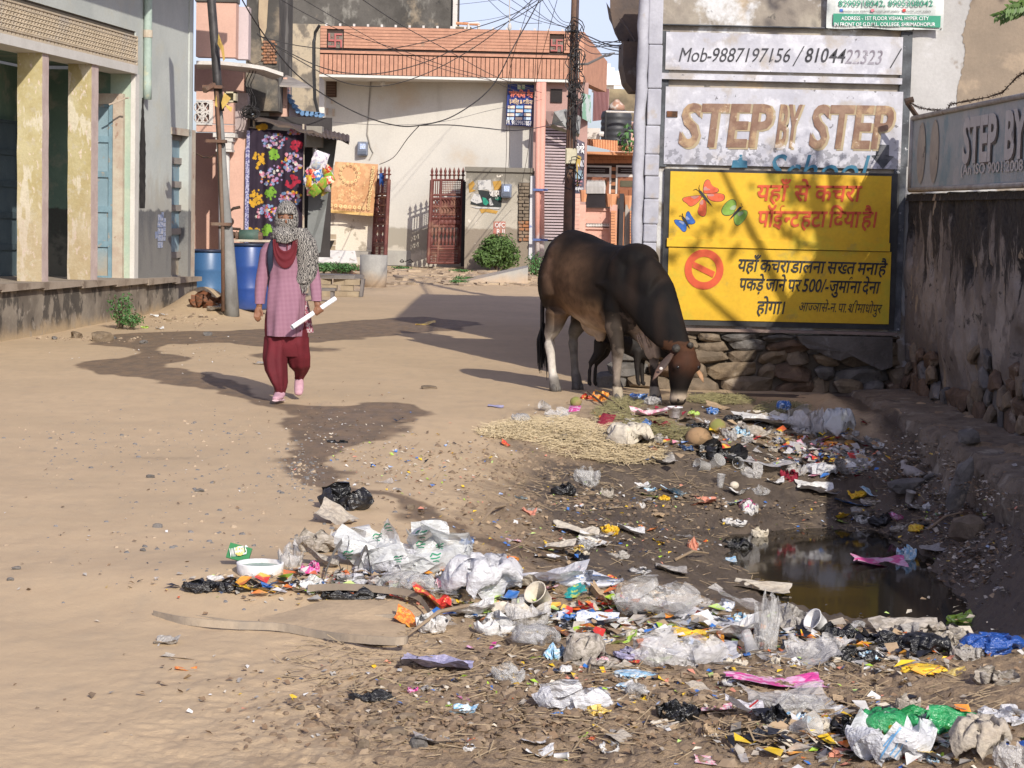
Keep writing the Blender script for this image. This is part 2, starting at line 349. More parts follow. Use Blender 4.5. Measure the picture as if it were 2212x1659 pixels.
plaster_top = pmat('weathered_plaster', (.36,.32,.26), (.22,.19,.16), 2.8, .9, .5, layers=[dict(c=(.56,.56,.56), s=2.2, lo=.5,hi=.6), dict(c=(.45,.33,.2), s=1.7, lo=.55,hi=.68,k=.8), dict(c=(.07,.065,.06), s=7, lo=.62,hi=.7,k=.8)])
plaster_side = pmat('grey_plaster_wall', (.44,.43,.42), (.36,.35,.34), 1.3, .9, .35, layers=[dict(c=(.22,.18,.14), s=.62, lo=.47,hi=.50), dict(c=(.58,.58,.6), s=3, lo=.55,hi=.7,k=.6)])
charcoal = pmat('charcoal_paint', (.045,.047,.052), (.10,.11,.12), 5, .75, .4, layers=[dict(c=(.5,.5,.52), s=11, lo=.64,hi=.68), dict(c=(.18,.18,.19), s=4, lo=.5,hi=.65,k=.6)])
pillar_m = pmat('cracked_whitewash', (.42,.42,.46), (.33,.33,.37), 4, .85, .5, layers=[dict(c=(.36,.31,.26), s=4.5, lo=.58,hi=.7,k=.8), dict(c=(.3,.28,.28), s=2, st=(1,1,.3), lo=.6,hi=.72,k=.6)])
yellow_m = pmat('yellow_sign_paint', (.66,.40,.012), (.60,.35,.010), 3, .55, .12, spec=.4, layers=[dict(c=(.44,.38,.025), s=2.2, lo=.5,hi=.66,k=.7), dict(c=(.34,.25,.05), s=7, lo=.58,hi=.72,k=.6), dict(c=(.7,.65,.5), s=13, lo=.74,hi=.76,k=.8)])
black_m = pmat('black_sign_paint', (.022,.022,.024), (.04,.04,.04), 6, .6, .1)
sill_m = pmat('brown_stone_sill', (.26,.19,.16), (.19,.15,.13), 5, .85, .5, layers=[dict(c=(.4,.36,.3), s=5, lo=.6,hi=.7,k=.6)])
mortar = pmat('dark_mortar', (.16,.13,.10), (.09,.075,.06), 6, .95, .8)
rock_m = [pmat('rubble_stone_'+n, tuple(q*.72 for q in c), tuple(q*.66 for q in c2), 7, .9, .8, bs=50, bd=.01, layers=[dict(c=(.42,.35,.27), s=5, lo=.58,hi=.72,k=.6), dict(c=(.05,.04,.035), s=6, lo=.58,hi=.7,k=.7)]) for n,c,c2 in (('tan',(.30,.23,.16),(.2,.155,.11)),('grey',(.25,.23,.21),(.16,.15,.14)),('brown',(.22,.145,.095),(.15,.10,.07)),('ochre',(.34,.255,.165),(.24,.18,.12)))]
board = thing('painted_wall', 'tall whitewashed street wall carrying hand-painted school and yellow garbage notices behind the bull', 'wall', (2.3, WY, 0))
GZ = wp(1700,722).z         # underside of the sill
a = wp(1380,520)
mb = MB(); xl = wp(1392,300).x; xr = wp(1950,300).x
mb.bb((xl, WY+.02, GZ-.02), (xr+.02, WY+.5, 3.6)); part('plaster_wall', mb, plaster_top, board)
# the return of the same house, running away from the street
mb = MB(); mb.bb((2.02, WY+.6, 0), (5.2, WY+9.5, 5.8)); part('side_wall', mb, pmat('brown_house_plaster',(.3,.25,.2),None,2), board)
mb = MB(); mb.bb((xr+.02, WY+.03, -.1), (8.5, WY+.45, 5.6)); part('grey_side_wall', mb, plaster_side, board)
# pillar with the round rainwater pipe plastered to it, in block-high pieces with cracks between
zz = [.47,.63,.80,1.05,1.28,1.44,1.66,1.86,2.05,2.3,2.62,3.0,3.6]; px0 = wp(1402,300).x; px1 = wp(1425,300).x
mb = MB(); mb.bb((px0-.02, WY-.045, .4),(px1-.004, WY+.3, 3.6)); part('pillar_core', mb, mortar, board)
for i in range(len(zz)-1):
    mb = MB(); j = .006; mb.bb((px0-.03+random.uniform(-j,j), WY-.06-random.uniform(0,.012), zz[i]+.0015), (px1+random.uniform(-j,j), WY+.25, zz[i+1]-.0015)); o = part('block', mb, pillar_m, board)
    bv = o.modifiers.new('b','BEVEL'); bv.width = .012; bv.segments = 2
pts = [(px0-.075+.004*math.sin(i*1.7)-.012*(1 if z<2.6 else 0), WY-.02, z) for i,z in enumerate(np.linspace(.42,3.6,30))]
mb = MB(); mb.tube(pts, [.052+.004*math.sin(i*2.3) for i in range(30)], 14); part('drainpipe', mb, pillar_m, board, True)
# charcoal painted strips round the panels
def strip(x0,y0,x1,y1,fr=.012,m=charcoal,name='painted_border',bk=.03): 
    mb = MB(); fbox(mb,x0,y0,x1,y1,WY,fr,bk); return part(name, mb, m, board)
strip(1427,66,1439,360,.010); strip(1427,52,1950,66,.045, name='ledge'); strip(1947,68,1960,360,.014); strip(1932,360,1944,716,.014)
strip(1439,69,1947,162,.02, white_old, 'phone_number_panel'); strip(1424,158,1946,183,.055, white_old, 'moulding')
strip(1438,187,1944,366,.018, white_old, 'school_name_panel')
strip(1436,364,1930,712,.024, black_m, 'black_border'); 
strip(1448,370,1919,526,.034, yellow_m, 'upper_yellow_panel'); strip(1440,514,1920,543,.052, yellow_m, 'yellow_moulding'); strip(1444,533.5,1918,700,.034, yellow_m, 'lower_yellow_panel')
strip(1400,706,1934,724,.075, sill_m, 'sill')
mb = MB(); fbox(mb, 1440,240,1463,253, WY, .032,.0); part('rusty_hole_patch', mb, pmat('rust',(.16,.07,.035),(.05,.03,.02),20), board)
UP = Vector((0,0,1))
def wtext(frags, x0, y0, x1, y1, em, m, name='lettering', off=0., shear=.0, fr=.04, parent=None, pr=.0):
    A = P(x0,y0,WY-fr); B = P(x1,y1,WY-fr); up = Vector((0,0,em/F*(WY-fr)))
    mb = letter(frags, A, B, up, off, shear, proud=.003+pr); return part(name, mb, m, parent or board)
def wpoly(pts, m, name, fr=.038, parent=None):
    mb = MB(); ps = [P(x,y,WY-fr) for x,y in pts]; 
    # fan from the centroid
    c = sum(ps, Vector())/len(ps); mb.add([c]+ps, [(0,1+(i+1)%len(ps),1+i) for i in range(len(ps))]); return part(name, mb, m, parent or board)
ink = pmat('worn_black_lettering', (.03,.03,.035), (.07,.07,.08), 12, .7, 0, layers=[dict(c=(.3,.3,.33), s=22, lo=.68,hi=.74,k=.7)])
ink2 = pmat('violet_grey_lettering', (.16,.14,.17), (.3,.28,.32), 12, .7, 0, layers=[dict(c=(.5,.5,.53), s=16, lo=.56,hi=.64)])
brown_l = pmat('brown_lettering', (.18,.10,.07), (.26,.17,.12), 9, .7, 0, layers=[dict(c=(.62,.58,.58), s=10, lo=.63,hi=.68), dict(c=(.5,.36,.2), s=5, lo=.5,hi=.65,k=.6)])
gold_l = pmat('gold_outline', (.40,.32,.20), (.35,.29,.19), 9, .7, 0, layers=[dict(c=(.62,.6,.6), s=10, lo=.62,hi=.68)])
teal_l = pmat('teal_lettering', (.03,.13,.21), (.06,.18,.26), 9, .7, 0, layers=[dict(c=(.5,.5,.54), s=13, lo=.64,hi=.67)])
red_l = pmat('red_lettering', (.62,.10,.035), (.54,.08,.03), 6, .6, 0)
wtext(["Mob",.03,"-",.03,"9887197156"], 1466,133,1704,134.5, 43, ink, off=.0, shear=.22, fr=.022)
wtext(["/"], 1712,142,1722,142, 60, ink, shear=.35, fr=.022)
wtext(["810",], 1737,134,1786,134.5, 43, ink, off=.012, shear=.2, fr=.022); wtext(["44",], 1788,135,1823,136, 43, ink, off=.008, shear=.2, fr=.022)
wtext(["22323"], 1825,137,1902,139, 43, ink2, off=.004, shear=.18, fr=.022); wtext(["/"], 1922,146,1932,147, 62, ink, shear=.35, fr=.022)
for w_, x0,x1,y0,y1 in (("STEP",1464,1662,314,315.5),("BY",1674,1722,316,316.5),("STEP",1746,1922,317,319)):
    wtext([w_], x0+4,y0+3,x1+5,y1+3, 128, gold_l, 'gold_outline', off=.035, shear=.10, fr=.020); wtext([w_], x0,y0,x1,y1, 126, brown_l, off=.028, shear=.10, fr=.024)
wtext(["School"], 1655,397,1862,399, 92, teal_l, off=.0, shear=.25, fr=.020)
wpoly([(1583,346),(1594,346),(1598,334),(1603,334),(1604,346),(1614,348),(1614,362),(1580,362)], teal_l, 'teal_mark', .021)
wpoly([(1893,312),(1921,313),(1920,338),(1931,338),(1907,365),(1882,336),(1892,337)], charcoal, 'painted_arrow', .022)
wtext(["यहाँ",.22,"से",.22,"कचरा"], 1632,433,1858,435, 52, red_l, off=.018, shear=.12)
wtext(["पॉई",("न",.26),"ट",.02,"हटा",.10,"िदया",.06,"है",.08,"।"], 1634,489,1890,491, 52, red_l, off=.018, shear=.12)
wtext(["यहाँ",.08,"कचरा",.03,"डालना",.14,"स",("ख",.21),"त",.14,"मना",.02,"है"], 1592,585,1913,594, 40, black_m, off=.014, shear=.16)
wtext(["पकड़े",.12,"जाने",.16,"पर",.16,"500/-",.02,"जुमा",'^reph',"ना",.12,"देना"], 1595,626,1898,634, 40, black_m, off=.014, shear=.16)
wtext(["होगा",.12,"।"], 1633,677,1692,678, 42, black_m, off=.012, shear=.14)
wtext(["आ",("ज",.24),"ञा",.02,"से-",.02,"न.",.15,"पा.",.15,("श",.1),'^rakar',"ी",.0,"माधोपुर"], 1724,672,1902,677, 30, black_m, off=.0, shear=.2)
# prohibition ring
mb = MB(); c = P(1521,582,WY-.04); ro, ri = 42/F*WY, 26.5/F*WY; n = 48
vs = []; fs = []
for k in range(n):
    a = 2*math.pi*k/n; 
    for r in (ro, ri): vs.append(c+Vector((math.cos(a)*r, 0, math.sin(a)*r*1.03)))
for k in range(n): fs.append((2*k,2*((k+1)%n),2*((k+1)%n)+1,2*k+1))
mb.add(vs, fs); part('prohibition_ring', mb, red_l, board)
c7 = lambda l: [(1106+a/4, 387+b/4) for a,b in l]
wpoly(c7([(1572,712),(1755,800),(1735,850),(1560,762)]), red_l, 'prohibition_bar', .041)
def butterfly(wings, body, col, ant, label):
    mm = pmat(label.split()[0]+'_wing', col, tuple(min(1,q*1.25+.02) for q in col), 14, .6, 0)
    for wv in wings:
        ps = c7(wv)
        for _ in range(2): ps = [q for i in range(len(ps)) for q in ((ps[i][0]*.75+ps[(i+1)%len(ps)][0]*.25, ps[i][1]*.75+ps[(i+1)%len(ps)][1]*.25),(ps[i][0]*.25+ps[(i+1)%len(ps)][0]*.75, ps[i][1]*.25+ps[(i+1)%len(ps)][1]*.75))]
        cx = sum(p[0] for p in ps)/len(ps); cy = sum(p[1] for p in ps)/len(ps)
        wpoly([(cx+(x-cx)*1.07, cy+(y-cy)*1.07) for x,y in ps], black_m, 'wing_outline', .036)
        wpoly(ps, mm, 'painted_wing', .038)
        wpoly([(cx+(x-cx)*.45+ (c7([body[0]])[0][0]-cx)*.35, cy+(y-cy)*.3+(c7([body[0]])[0][1]-cy)*.35) for x,y in ps], pmat('pale_wing',tuple(min(1,q*.7+.22) for q in col)), 'wing_highlight', .0395)
    b0,b1 = c7([body[0]])[0], c7([body[1]])[0]
    d = Vector((b1[0]-b0[0], b1[1]-b0[1])).normalized(); q = Vector((-d.y,d.x))*2.6
    wpoly([(b0[0]-d.x*1.5,b0[1]-d.y*1.5),(b0[0]+q.x,b0[1]+q.y),(b0[0]*.6+b1[0]*.4+q.x*1.1,b0[1]*.6+b1[1]*.4+q.y*1.1),b1,(b0[0]*.6+b1[0]*.4-q.x*1.1,b0[1]*.6+b1[1]*.4-q.y*1.1),(b0[0]-q.x,b0[1]-q.y)], black_m, 'butterfly_body', .041)
    for an in ant:
        ps = [P(x,y,WY-.041) for x,y in c7(an)]; m2 = MB(); m2.tube(ps, .0025, 4); part('antenna', m2, black_m, board)
butterfly([[(1650,120),(1658,40),(1680,5),(1710,10),(1725,60),(1785,80),(1780,115),(1690,125)],[(1690,125),(1780,120),(1840,135),(1830,190),(1740,195),(1690,165)],[(1640,140),(1560,145),(1475,160),(1480,190),(1510,205),(1540,240),(1590,215),(1630,170)],[(1645,170),(1620,230),(1600,290),(1640,325),(1680,310),(1680,190)]], [(1625,105),(1735,240)], (.55,.09,.03), [[(1620,105),(1590,85),(1568,95)],[(1625,105),(1615,75),(1622,50)]], 'red butterfly')
butterfly([[(1930,265),(1940,200),(1905,170),(1850,200),(1805,270),(1830,315),(1900,310)],[(1950,285),(2000,265),(2038,280),(2020,340),(1960,402),(1925,390),(1915,320)]], [(1975,245),(1870,360)], (.17,.30,.04), [[(1975,245),(1985,220),(1978,208)],[(1978,247),(1995,232)]], 'green butterfly')
butterfly([[(1500,350),(1505,290),(1530,275),(1550,320),(1590,370),(1560,390),(1510,385)],[(1490,365),(1400,345),(1410,385),(1450,420),(1475,455),(1505,450),(1508,395)]], [(1478,330),(1540,432)], (.02,.09,.32), [[(1478,330),(1460,315),(1445,318)],[(1480,330),(1472,295)]], 'blue butterfly')
# rubble base below the sill
def rock_mesh(seed, sub=2):
    r = random.Random(seed); bm = bmesh.new(); bmesh.ops.create_icosphere(bm, subdivisions=sub, radius=1)
    o = Vector((r.random()*50, r.random()*50, r.random()*50))
    pl = [Vector((r.uniform(-1,1),r.uniform(-1,1),r.uniform(-1,1))).normalized() for _ in range(7)]; pd = [r.uniform(.42,.75) for _ in pl]
    for v in bm.verts:
        c = v.co.copy()
        for n_,d in zip(pl,pd):
            k = c.dot(n_)
            if k > d: c -= n_*(k-d)*.97
        mx = max(abs(q) for q in c); c *= (.6+.4/max(mx,.3)) if mx>.4 else 1
        c *= 1+.06*mnoise.noise(c*2.2+o); v.co = c
    me = bpy.data.meshes.new('stone'); bm.to_mesh(me); bm.free(); return me
ROCKS = [rock_mesh(i) for i in range(9)]; ROCK_BY = {}
def rock(me_i, m, loc, sc, rot=(0,0,0), parent=None, name='stone'):
    key = (me_i % len(ROCKS), m.name)
    if key not in ROCK_BY:
        me = ROCKS[key[0]].copy(); me.materials.append(m); ROCK_BY[key] = me
    o = bpy.data.objects.new(name, ROCK_BY[key]); COL.objects.link(o); off = OFF[parent.name] if parent is not None else Vector((0,0,0))
    o.location = Vector(loc)-off; o.scale = sc; o.rotation_euler = rot; OFF[o.name] = off
    if parent is not None: o.parent = parent
    return o
mb = MB(); mb.bb((.95, WY+.10, -.3), (xr, WY+.4, GZ-.02)); part('mortar_core', mb, mortar, board)
k = 0
for zc, h in ((.02,.15),(.155,.13),(.275,.11),(.375,.10),(.455,.07)):
    x = .62+zc*.4+random.uniform(0,.15)
    while x < xr:
        wd_ = random.uniform(.13,.46); k += 1
        if GZ-zc > .02: rock(k, rock_m[random.choice([0,0,1,1,2,3])], (x+wd_/2, WY+.06+random.uniform(-.03,.03), zc+random.uniform(-.015,.015)), (wd_*.60, .12, h*.70), (random.uniform(-.1,.1),random.uniform(-.15,.15),random.uniform(-.1,.1)), board)
        x += wd_+.012
pl = [(1722,726),(1780,726),(1850,727),(1928,729),(1928,792),(1905,800),(1880,790),(1862,776),(1838,770),(1815,779),(1790,772),(1768,760),(1745,752),(1730,740)]; mb = MB(); fr_ = [P(x,y,WY-.13+.01*math.sin(i*2)) for i,(x,y) in enumerate(pl)]; c_ = sum(fr_,Vector())/len(fr_)+Vector((0,-.02,0)); n = len(pl)
mb.add([c_]+fr_+[p+Vector((0,.14,0)) for p in fr_], [(0,1+(i+1)%n,1+i) for i in range(n)]+[(1+i,1+(i+1)%n,1+n+(i+1)%n,1+n+i) for i in range(n)]); part('plaster_remnant', mb, pmat('dark_base_plaster',(.13,.115,.10),(.085,.075,.065),4,.95,.9,bs=30,bd=.015,layers=[dict(c=(.25,.23,.21),s=5,lo=.6,hi=.7,k=.7)]), board)
# poster tacked to the wall above
post = thing('poster', 'green and white coaching poster with two phone numbers nailed high on the wall', 'poster', P(1911,66,WY-.06))
mb = MB(); n = 14; pa, pb = P(1789,-60,WY-.07), P(2037,66,WY-.07)
for i in range(n):
    for j in range(n):
        f = lambda i,j: Vector((pa.x+(pb.x-pa.x)*i/n, WY-.07+.008*math.sin(i*1.1+j*.6), pb.z+(pa.z-pb.z)*j/n - .006*math.sin(i*.9)))
        mb.quad(f(i,j),f(i+1,j),f(i+1,j+1),f(i,j+1))
part('sheet', mb, pmat('poster_white',(.52,.54,.52),(.47,.50,.48),4,.5,0), post, True)
green_p = pmat('poster_green',(.03,.26,.16),(.035,.22,.14),4,.5,0); white_p = pmat('poster_white_ink',(.8,.8,.8),None,4,.5,0)
def ptext(fr_, x0,y0,x1,y1,em,m,off=0,name='lettering',fr=.084): 
    A=P(x0,y0,WY-fr); B=P(x1,y1,WY-fr); return part(name, letter([fr_] if isinstance(fr_,str) else fr_, A, B, (0,0,em/F*WY), off, 0), m, post)
mb = MB(); fbox(mb, 1797,31,2027,61.5, WY, .083,-.081); part('green_band', mb, green_p, post)
ptext("8290918042, 8905308042", 1811,14,2015,13.5, 18, green_p, .01)
ptext("ADDRESS - 1ST FLOOR VISHAL HYPER CITY", 1817,43.5,2006,43.5, 11, white_p, .012, fr=.088); ptext("IN FRONT OF G.D.M.L. COLLEGE, SHRIMADHOPUR", 1802,56.5,2020,56.5, 11, white_p, .012, fr=.088)
for x,t,c in ((1811,'sarvottam career academy',(.05,.15,.5)),(1878,'sarvottam_career_academy',(.7,.2,.25)),(1946,'sarvottam_career_academy',(.65,.05,.04))):
    mb = MB(); fbox(mb, x,21.2,x+6.5,27.5, WY,.084,-.082); part('social_icon', mb, pmat('icon',c,None,4,.5,0), post); ptext(t, x+8,26.5,x+65,26.5, 7, black_m, .0)
for x,y in ((1790,63),(1843,66),(1973,64),(2033,62)):
    mb = MB(); mb.lathe(P(x,y,WY-.075), [(.006,0),(.006,.012),(.003,.015)], 8, axis=(0,-1,0)); part('nail', mb, pmat('nail',(.3,.28,.25),None,4,.4,0,metal=.8), post)
rr = random.Random(3); pl_ = [(2102,-70),(2099,0),(2088,40),(2079,75),(2084,105),(2081,140),(2074,170),(2066,200),(2063,250)]; q = []
for (xa,ya),(xb,yb_) in zip(pl_,pl_[1:]):
    for k in range(7): q.append((xa+(xb-xa)*k/7+rr.uniform(-2.5,2.5), ya+(yb_-ya)*k/7))
mb = MB(); vs = []
for x,y in q: a_ = P(x,y,WY+.024); vs += [a_, Vector((6.5,a_.y,a_.z))]
mb.add(vs, [(2*i,2*i+1,2*i+3,2*i+2) for i in range(len(q)-1)]); part('bare_plaster_patch', mb, pmat('bare_brown_plaster',(.27,.215,.16),(.21,.17,.13),1.6,.92,.4,layers=[dict(c=(.40,.31,.22),s=.9,lo=.55,hi=.62,k=.6)]), board)
# ------------------------------------------------ awnings and iron box on the side of that house
rusty = pmat('rusty_sheet_iron', (.075,.06,.055), (.12,.085,.065), 4, .7, .5, layers=[dict(c=(.2,.19,.18), s=7, lo=.6,hi=.72,k=.6)])
mb = MB(); q = []
for i in range(13):
    t = i/12; yy = 19.0-1.0*t
    q.append((P(1318+78*t, -30, 18.9), P(1318+78*t, (20,60,74,95,92,112,86,118,112,128,134,146,156)[i]*.95, 18.9)))
for i in range(12):
    mb.quad(q[i][1], q[i+1][1], q[i+1][0], q[i][0]); 
    mb.quad(q[i][1]+Vector((0,.02,0)), q[i][0]+Vector((0,.02,0)), q[i+1][0]+Vector((0,.02,0)), q[i+1][1]+Vector((0,.02,0)))
    mb.quad(q[i][1], q[i][1]+Vector((0,.9,.15)), q[i+1][1]+Vector((0,.9,.15)), q[i+1][1])
solo('torn_awning', mb, rusty, 'torn black tar sheet awning hanging from the side of the whitewashed wall', 'awning')
mb = MB(); c0 = P(1345,92,18.6); c1 = P(1398,172,18.6)
mb.loft([((x_, 19.0, z_), (0,.42,0), (.0001,0,.0)) for x_,z_ in ()] , 4) if False else None
pr = [(0,0),(0,-.20),(.035,-.36),(.10,-.44),(.235,-.44),(.235,0)]
vs = [Vector((c0.x+a_, 18.45, c0.z+b_)) for a_,b_ in pr]+[Vector((c0.x+a_, 19.3, c0.z+b_+.02)) for a_,b_ in pr]; n = len(pr)
mb.add(vs, [tuple(range(n)), tuple(range(2*n-1,n-1,-1))]+[(i+n,(i+1)%n+n,(i+1)%n,i) for i in range(n)])
o = solo('sheet_iron_hood', mb, rusty, 'dark rusty sheet iron hood fixed to the house side under the torn awning', 'hood')
mb = MB(); mb.tube([P(1340,40,18.7),P(1362,72,18.6),P(1372,90,18.55)], .012, 6); solo('stay_rod', mb, rusty, 'thin black iron stay rod under the torn awning', 'rod')
# ------------------------------------------------ boundary wall running towards the camera
BA = Vector((3.45, 17.98)); BB = Vector((3.72, 6.2)); bl = (BB-BA).length; bd_ = (BB-BA)/bl; bn_ = Vector((-abs(bd_.y), -bd_.x*0-.02)).normalized()
BZ = P(1954,427,17.9).z+.02
def bw(s, out, z): p = BA + bd_*s; return Vector((p.x-out, p.y, z))
wallm = pmat('black_streaked_plaster', (.34,.295,.25), (.24,.205,.175), 2.2, .95, .9, bs=28, bd=.012, layers=[
    dict(c=(.15,.125,.105), s=2.4, st=(1,.8,.7), lo=.48,hi=.56,k=.8), dict(c=(.030,.027,.025), s=3.4, st=(1,1.2,.30), z=(1.25,.14,3.2,1), r=.72), dict(c=(.36,.28,.19), s=3.2, st=(1,.9,.42), lo=.625,hi=.64), dict(c=(.5,.5,.5), s=6, st=(1,1,.35), lo=.69,hi=.71), dict(c=(.04,.035,.03), s=9, st=(1,.6,1), lo=.60,hi=.66,k=.85)])
bwall = thing('boundary_wall', 'low rubble boundary wall with black streaked plaster running down the right side', 'wall', bw(3,0,0))
n_, m2 = 260, 60; mb = MB(); vs = []; 
for i in range(n_+1):
    for j in range(m2+1):
        s_ = bl*i/n_; z_ = -.35+(BZ+.35)*j/m2
        low = float(sst(.55,.2,z_)); dsp = .03*mnoise.noise(Vector((s_*1.4,z_*1.4,0)))+.02*mnoise.noise(Vector((s_*6,z_*4,3)))+.012*mnoise.noise(Vector((s_*15,z_*9,5)))-.06*low
        hole = mnoise.noise(Vector((s_*3.1,z_*2.2,9))); dsp -= .05*float(sst(.38,.5,hole))
        vs.append(bw(s_, dsp, z_+(.012*mnoise.noise(Vector((s_*3,1,1))) if j==m2 else 0)))
o_ = m2+1; mb.add(vs, [(i*o_+j,i*o_+j+1,(i+1)*o_+j+1,(i+1)*o_+j) for i in range(n_) for j in range(m2)])
part('plaster_face', mb, wallm, bwall, True)
mb = MB(); mb.add([bw(0,-.02,BZ-.02),bw(bl,-.02,BZ-.02),bw(bl,-.35,BZ+.01),bw(0,-.35,BZ+.01)], [(0,1,2,3)]); mb.add([bw(0,-.35,BZ+.01),bw(bl,-.35,BZ+.01),bw(bl,-.35,-.5),bw(0,-.35,-.5)],[(0,1,2,3)])
vs = []
for i in range(121):
    s_ = bl*i/120
    for o2,dz in ((.03+.015*mnoise.noise(Vector((s_*5,0,0))),-.05),(.02+.012*mnoise.noise(Vector((s_*5,0,0))),.01+.02*mnoise.noise(Vector((s_*8,2,0)))),(-.33,.02)): vs.append(bw(s_,o2,BZ+dz))
mb.add(vs, [(i*3+j,i*3+j+1,(i+1)*3+j+1,(i+1)*3+j) for i in range(120) for j in range(2)]); part('coping', mb, wallm, bwall)
k = 0
for r_, (zc,h) in enumerate(((-.02,.17),(.12,.16),(.25,.15),(.37,.15),(.50,.13))):
    s_ = .05
    while s_ < 7.5:
        wd_ = random.uniform(.14,.42); k += 1
        if zc < .2 or mnoise.noise(Vector((s_*.8,zc*3,4)))+max(0,s_-2.)*.12 > (-.05 if zc<.3 else .05 if zc<.4 else .15):
            p = bw(s_+wd_/2, .0-random.uniform(.0,.03), zc+random.uniform(-.02,.02)); rock(k*5+r_, rock_m[random.choice([0,1,1,2,2,3])], p, (.055,wd_*.56,h*.66), (random.uniform(-.15,.15),random.uniform(-.1,.1),random.uniform(-.1,.1)), bwall)
        s_ += wd_+.018
# sign board standing on it
SGX = -.0
def sg(s, z, out=.05): return bw(s, out, z)
def s_at(x): # distance along the wall seen at photo column x
    lo, hi = 0, 8
    for _ in range(40):
        m = (lo+hi)/2; p = bw(m,.05,2.0); px = 1106+ (p.x/p.y*F)
        if px < x-14: lo = m
        else: hi = m
    return lo
sgn = thing('school_signboard', 'long faded blue-grey metal school signboard standing on the boundary wall', 'signboard', bw(2.5,.05,BZ))
zb, zt = 1.785, 2.40; s0 = s_at(1967); s1 = s0+6.2
fade = pmat('faded_blue_flex', (.30,.35,.36), (.38,.41,.41), 2.5, .6, .1, layers=[dict(c=(.16,.28,.32), s=2.2, lo=.5,hi=.66,k=.8), dict(c=(.47,.46,.44), s=1.6, lo=.52,hi=.62,k=.7)])
mb = MB()
for (a_,b_) in ((s0,s1),):
    P8 = [sg(a_,zb,.05),sg(b_,zb,.05),sg(b_,zt,.05),sg(a_,zt,.05)]; mb.add(P8+[p+Vector((.05,0,0)) for p in P8], [(0,1,2,3),(7,6,5,4),(0,4,5,1),(3,2,6,7),(0,3,7,4),(1,5,6,2)])
part('panel', mb, fade, sgn)
fr_m = pmat('old_cream_frame', (.42,.40,.37), (.30,.27,.24), 8, .7, .3, layers=[dict(c=(.15,.08,.04), s=9, lo=.6,hi=.68,k=.8)])
for pts in ([sg(s0,zb,.055),sg(s1,zb,.055)],[sg(s0,zt,.055),sg(s1,zt,.055)],[sg(s0,zb,.055),sg(s0,zt,.055)]):
    mb = MB(); mb.tube(pts, .022, 8); part('frame', mb, fr_m, sgn, True)
mb = MB(); mb.add([sg(s0+.05,zb+.05,.055),sg(s1,zb+.05,.055),sg(s1,zb+.0,.055),sg(s0+.05,zb+.0,.055)],[(0,1,2,3)])
pale_l = pmat('pale_flex_lettering',(.56,.54,.51),(.48,.46,.44),5,.6,0); dk_l = pmat('brown_flex_shadow',(.10,.085,.08),None,5,.6,0)
def stext(fr_, sa, za, sb, zb_, em, m, off, o_=.058, nm='lettering'):
    return part(nm, letter([fr_], sg(sa,za,o_), sg(sb,zb_,o_), (0,0,em), off, 0, nrm=(-1,0,0), proud=.002), m, sgn)
sa, sb_, sc, sd = s_at(2078), s_at(2150), s_at(2168), s_at(2214)
for w_,a_,b_ in (("STEP",sa,sb_),("BY",sc,sd),("STEP",sd+.25,sd+1.6)):
    stext(w_, a_+.03, zb+.185, b_+.03, zb+.185, .46, dk_l, .04, .057,'letter_shadow'); stext(w_, a_, zb+.20, b_, zb+.20, .46, pale_l, .04, .060)
stext("(An ISO 9001:2008 Certified CBSE Based School)", s_at(2076), zb+.10, s_at(2076)+4.6, zb+.10, .11, pale_l, .02)
for xx in (1988,2016):
    s_ = s_at(xx); mb = MB(); vs = [sg(s_+.16*math.cos(a_), (zb+zt)/2+.26*math.sin(a_), .056) for a_ in np.linspace(0,2*math.pi,25)[:-1]]; mb.add(vs,[tuple(range(24))]); part('oval_portrait', mb, pmat('faded_portrait',(.42,.37,.3),(.32,.29,.25),6,.6,0,layers=[dict(c=(.12,.1,.09), s=8, lo=.60,hi=.66)]), sgn)
# barbed wire and its angle post
iron = pmat('dark_iron',(.045,.035,.03),(.09,.05,.03),12,.7,.3,metal=.3)
post_i = thing('angle_iron_post', 'short slanted angle iron post at the far end of the signboard', 'post', P(1984,258,17.6))
mb = MB(); a_,b_ = P(1960,222,17.6), P(1988,262,17.6); mb.tube([a_,b_], .022, 4); part('post', mb, iron, post_i)
mb = MB(); mb.tube([a_+Vector((-.02,0,.01)), a_+Vector((.05,0,.03))], .028, 6); part('wire_wrap', mb, iron, post_i)
mb = MB(); wpts = [P(1966,222,17.6),P(1985,232,17.4),P(2010,237,17.),P(2046,238,16.4),P(2053,225,16.3),P(2085,219,15.8),P(2130,211,15.1),P(2165,200,14.6),P(2195,168,14.2),P(2222,150,13.9),P(2300,120,13.0)]
for q in range(2): mb.tube([p+Vector((0,0,.006*math.sin(i*2.1+q*3))) for i,p in enumerate(wpts)], .0035, 5)
for i in range(len(wpts)-1):
    for t in np.linspace(0,1,7)[:-1]:
        c = wpts[i].lerp(wpts[i+1], t)
        for _ in range(2):
            d = Vector((random.uniform(-1,1),random.uniform(-1,1),random.uniform(-1,1))).normalized()*.022; mb.tube([c-d,c+d], .002, 4)
solo('barbed_wire', mb, iron, 'rusty barbed wire strand sagging above the faded signboard', 'barbed wire')
# far kerb under the painted wall and earth ledge pieces
mb = MB(); mb.box((2.35,17.55,-.09),(1.7,.35,.16)); o = struct('kerb', mb, pmat('dirty_kerb',(.13,.10,.075),(.08,.06,.05),4,.95,.8))
bv = o.modifiers.new('b','BEVEL'); bv.width=.03; bv.segments=3

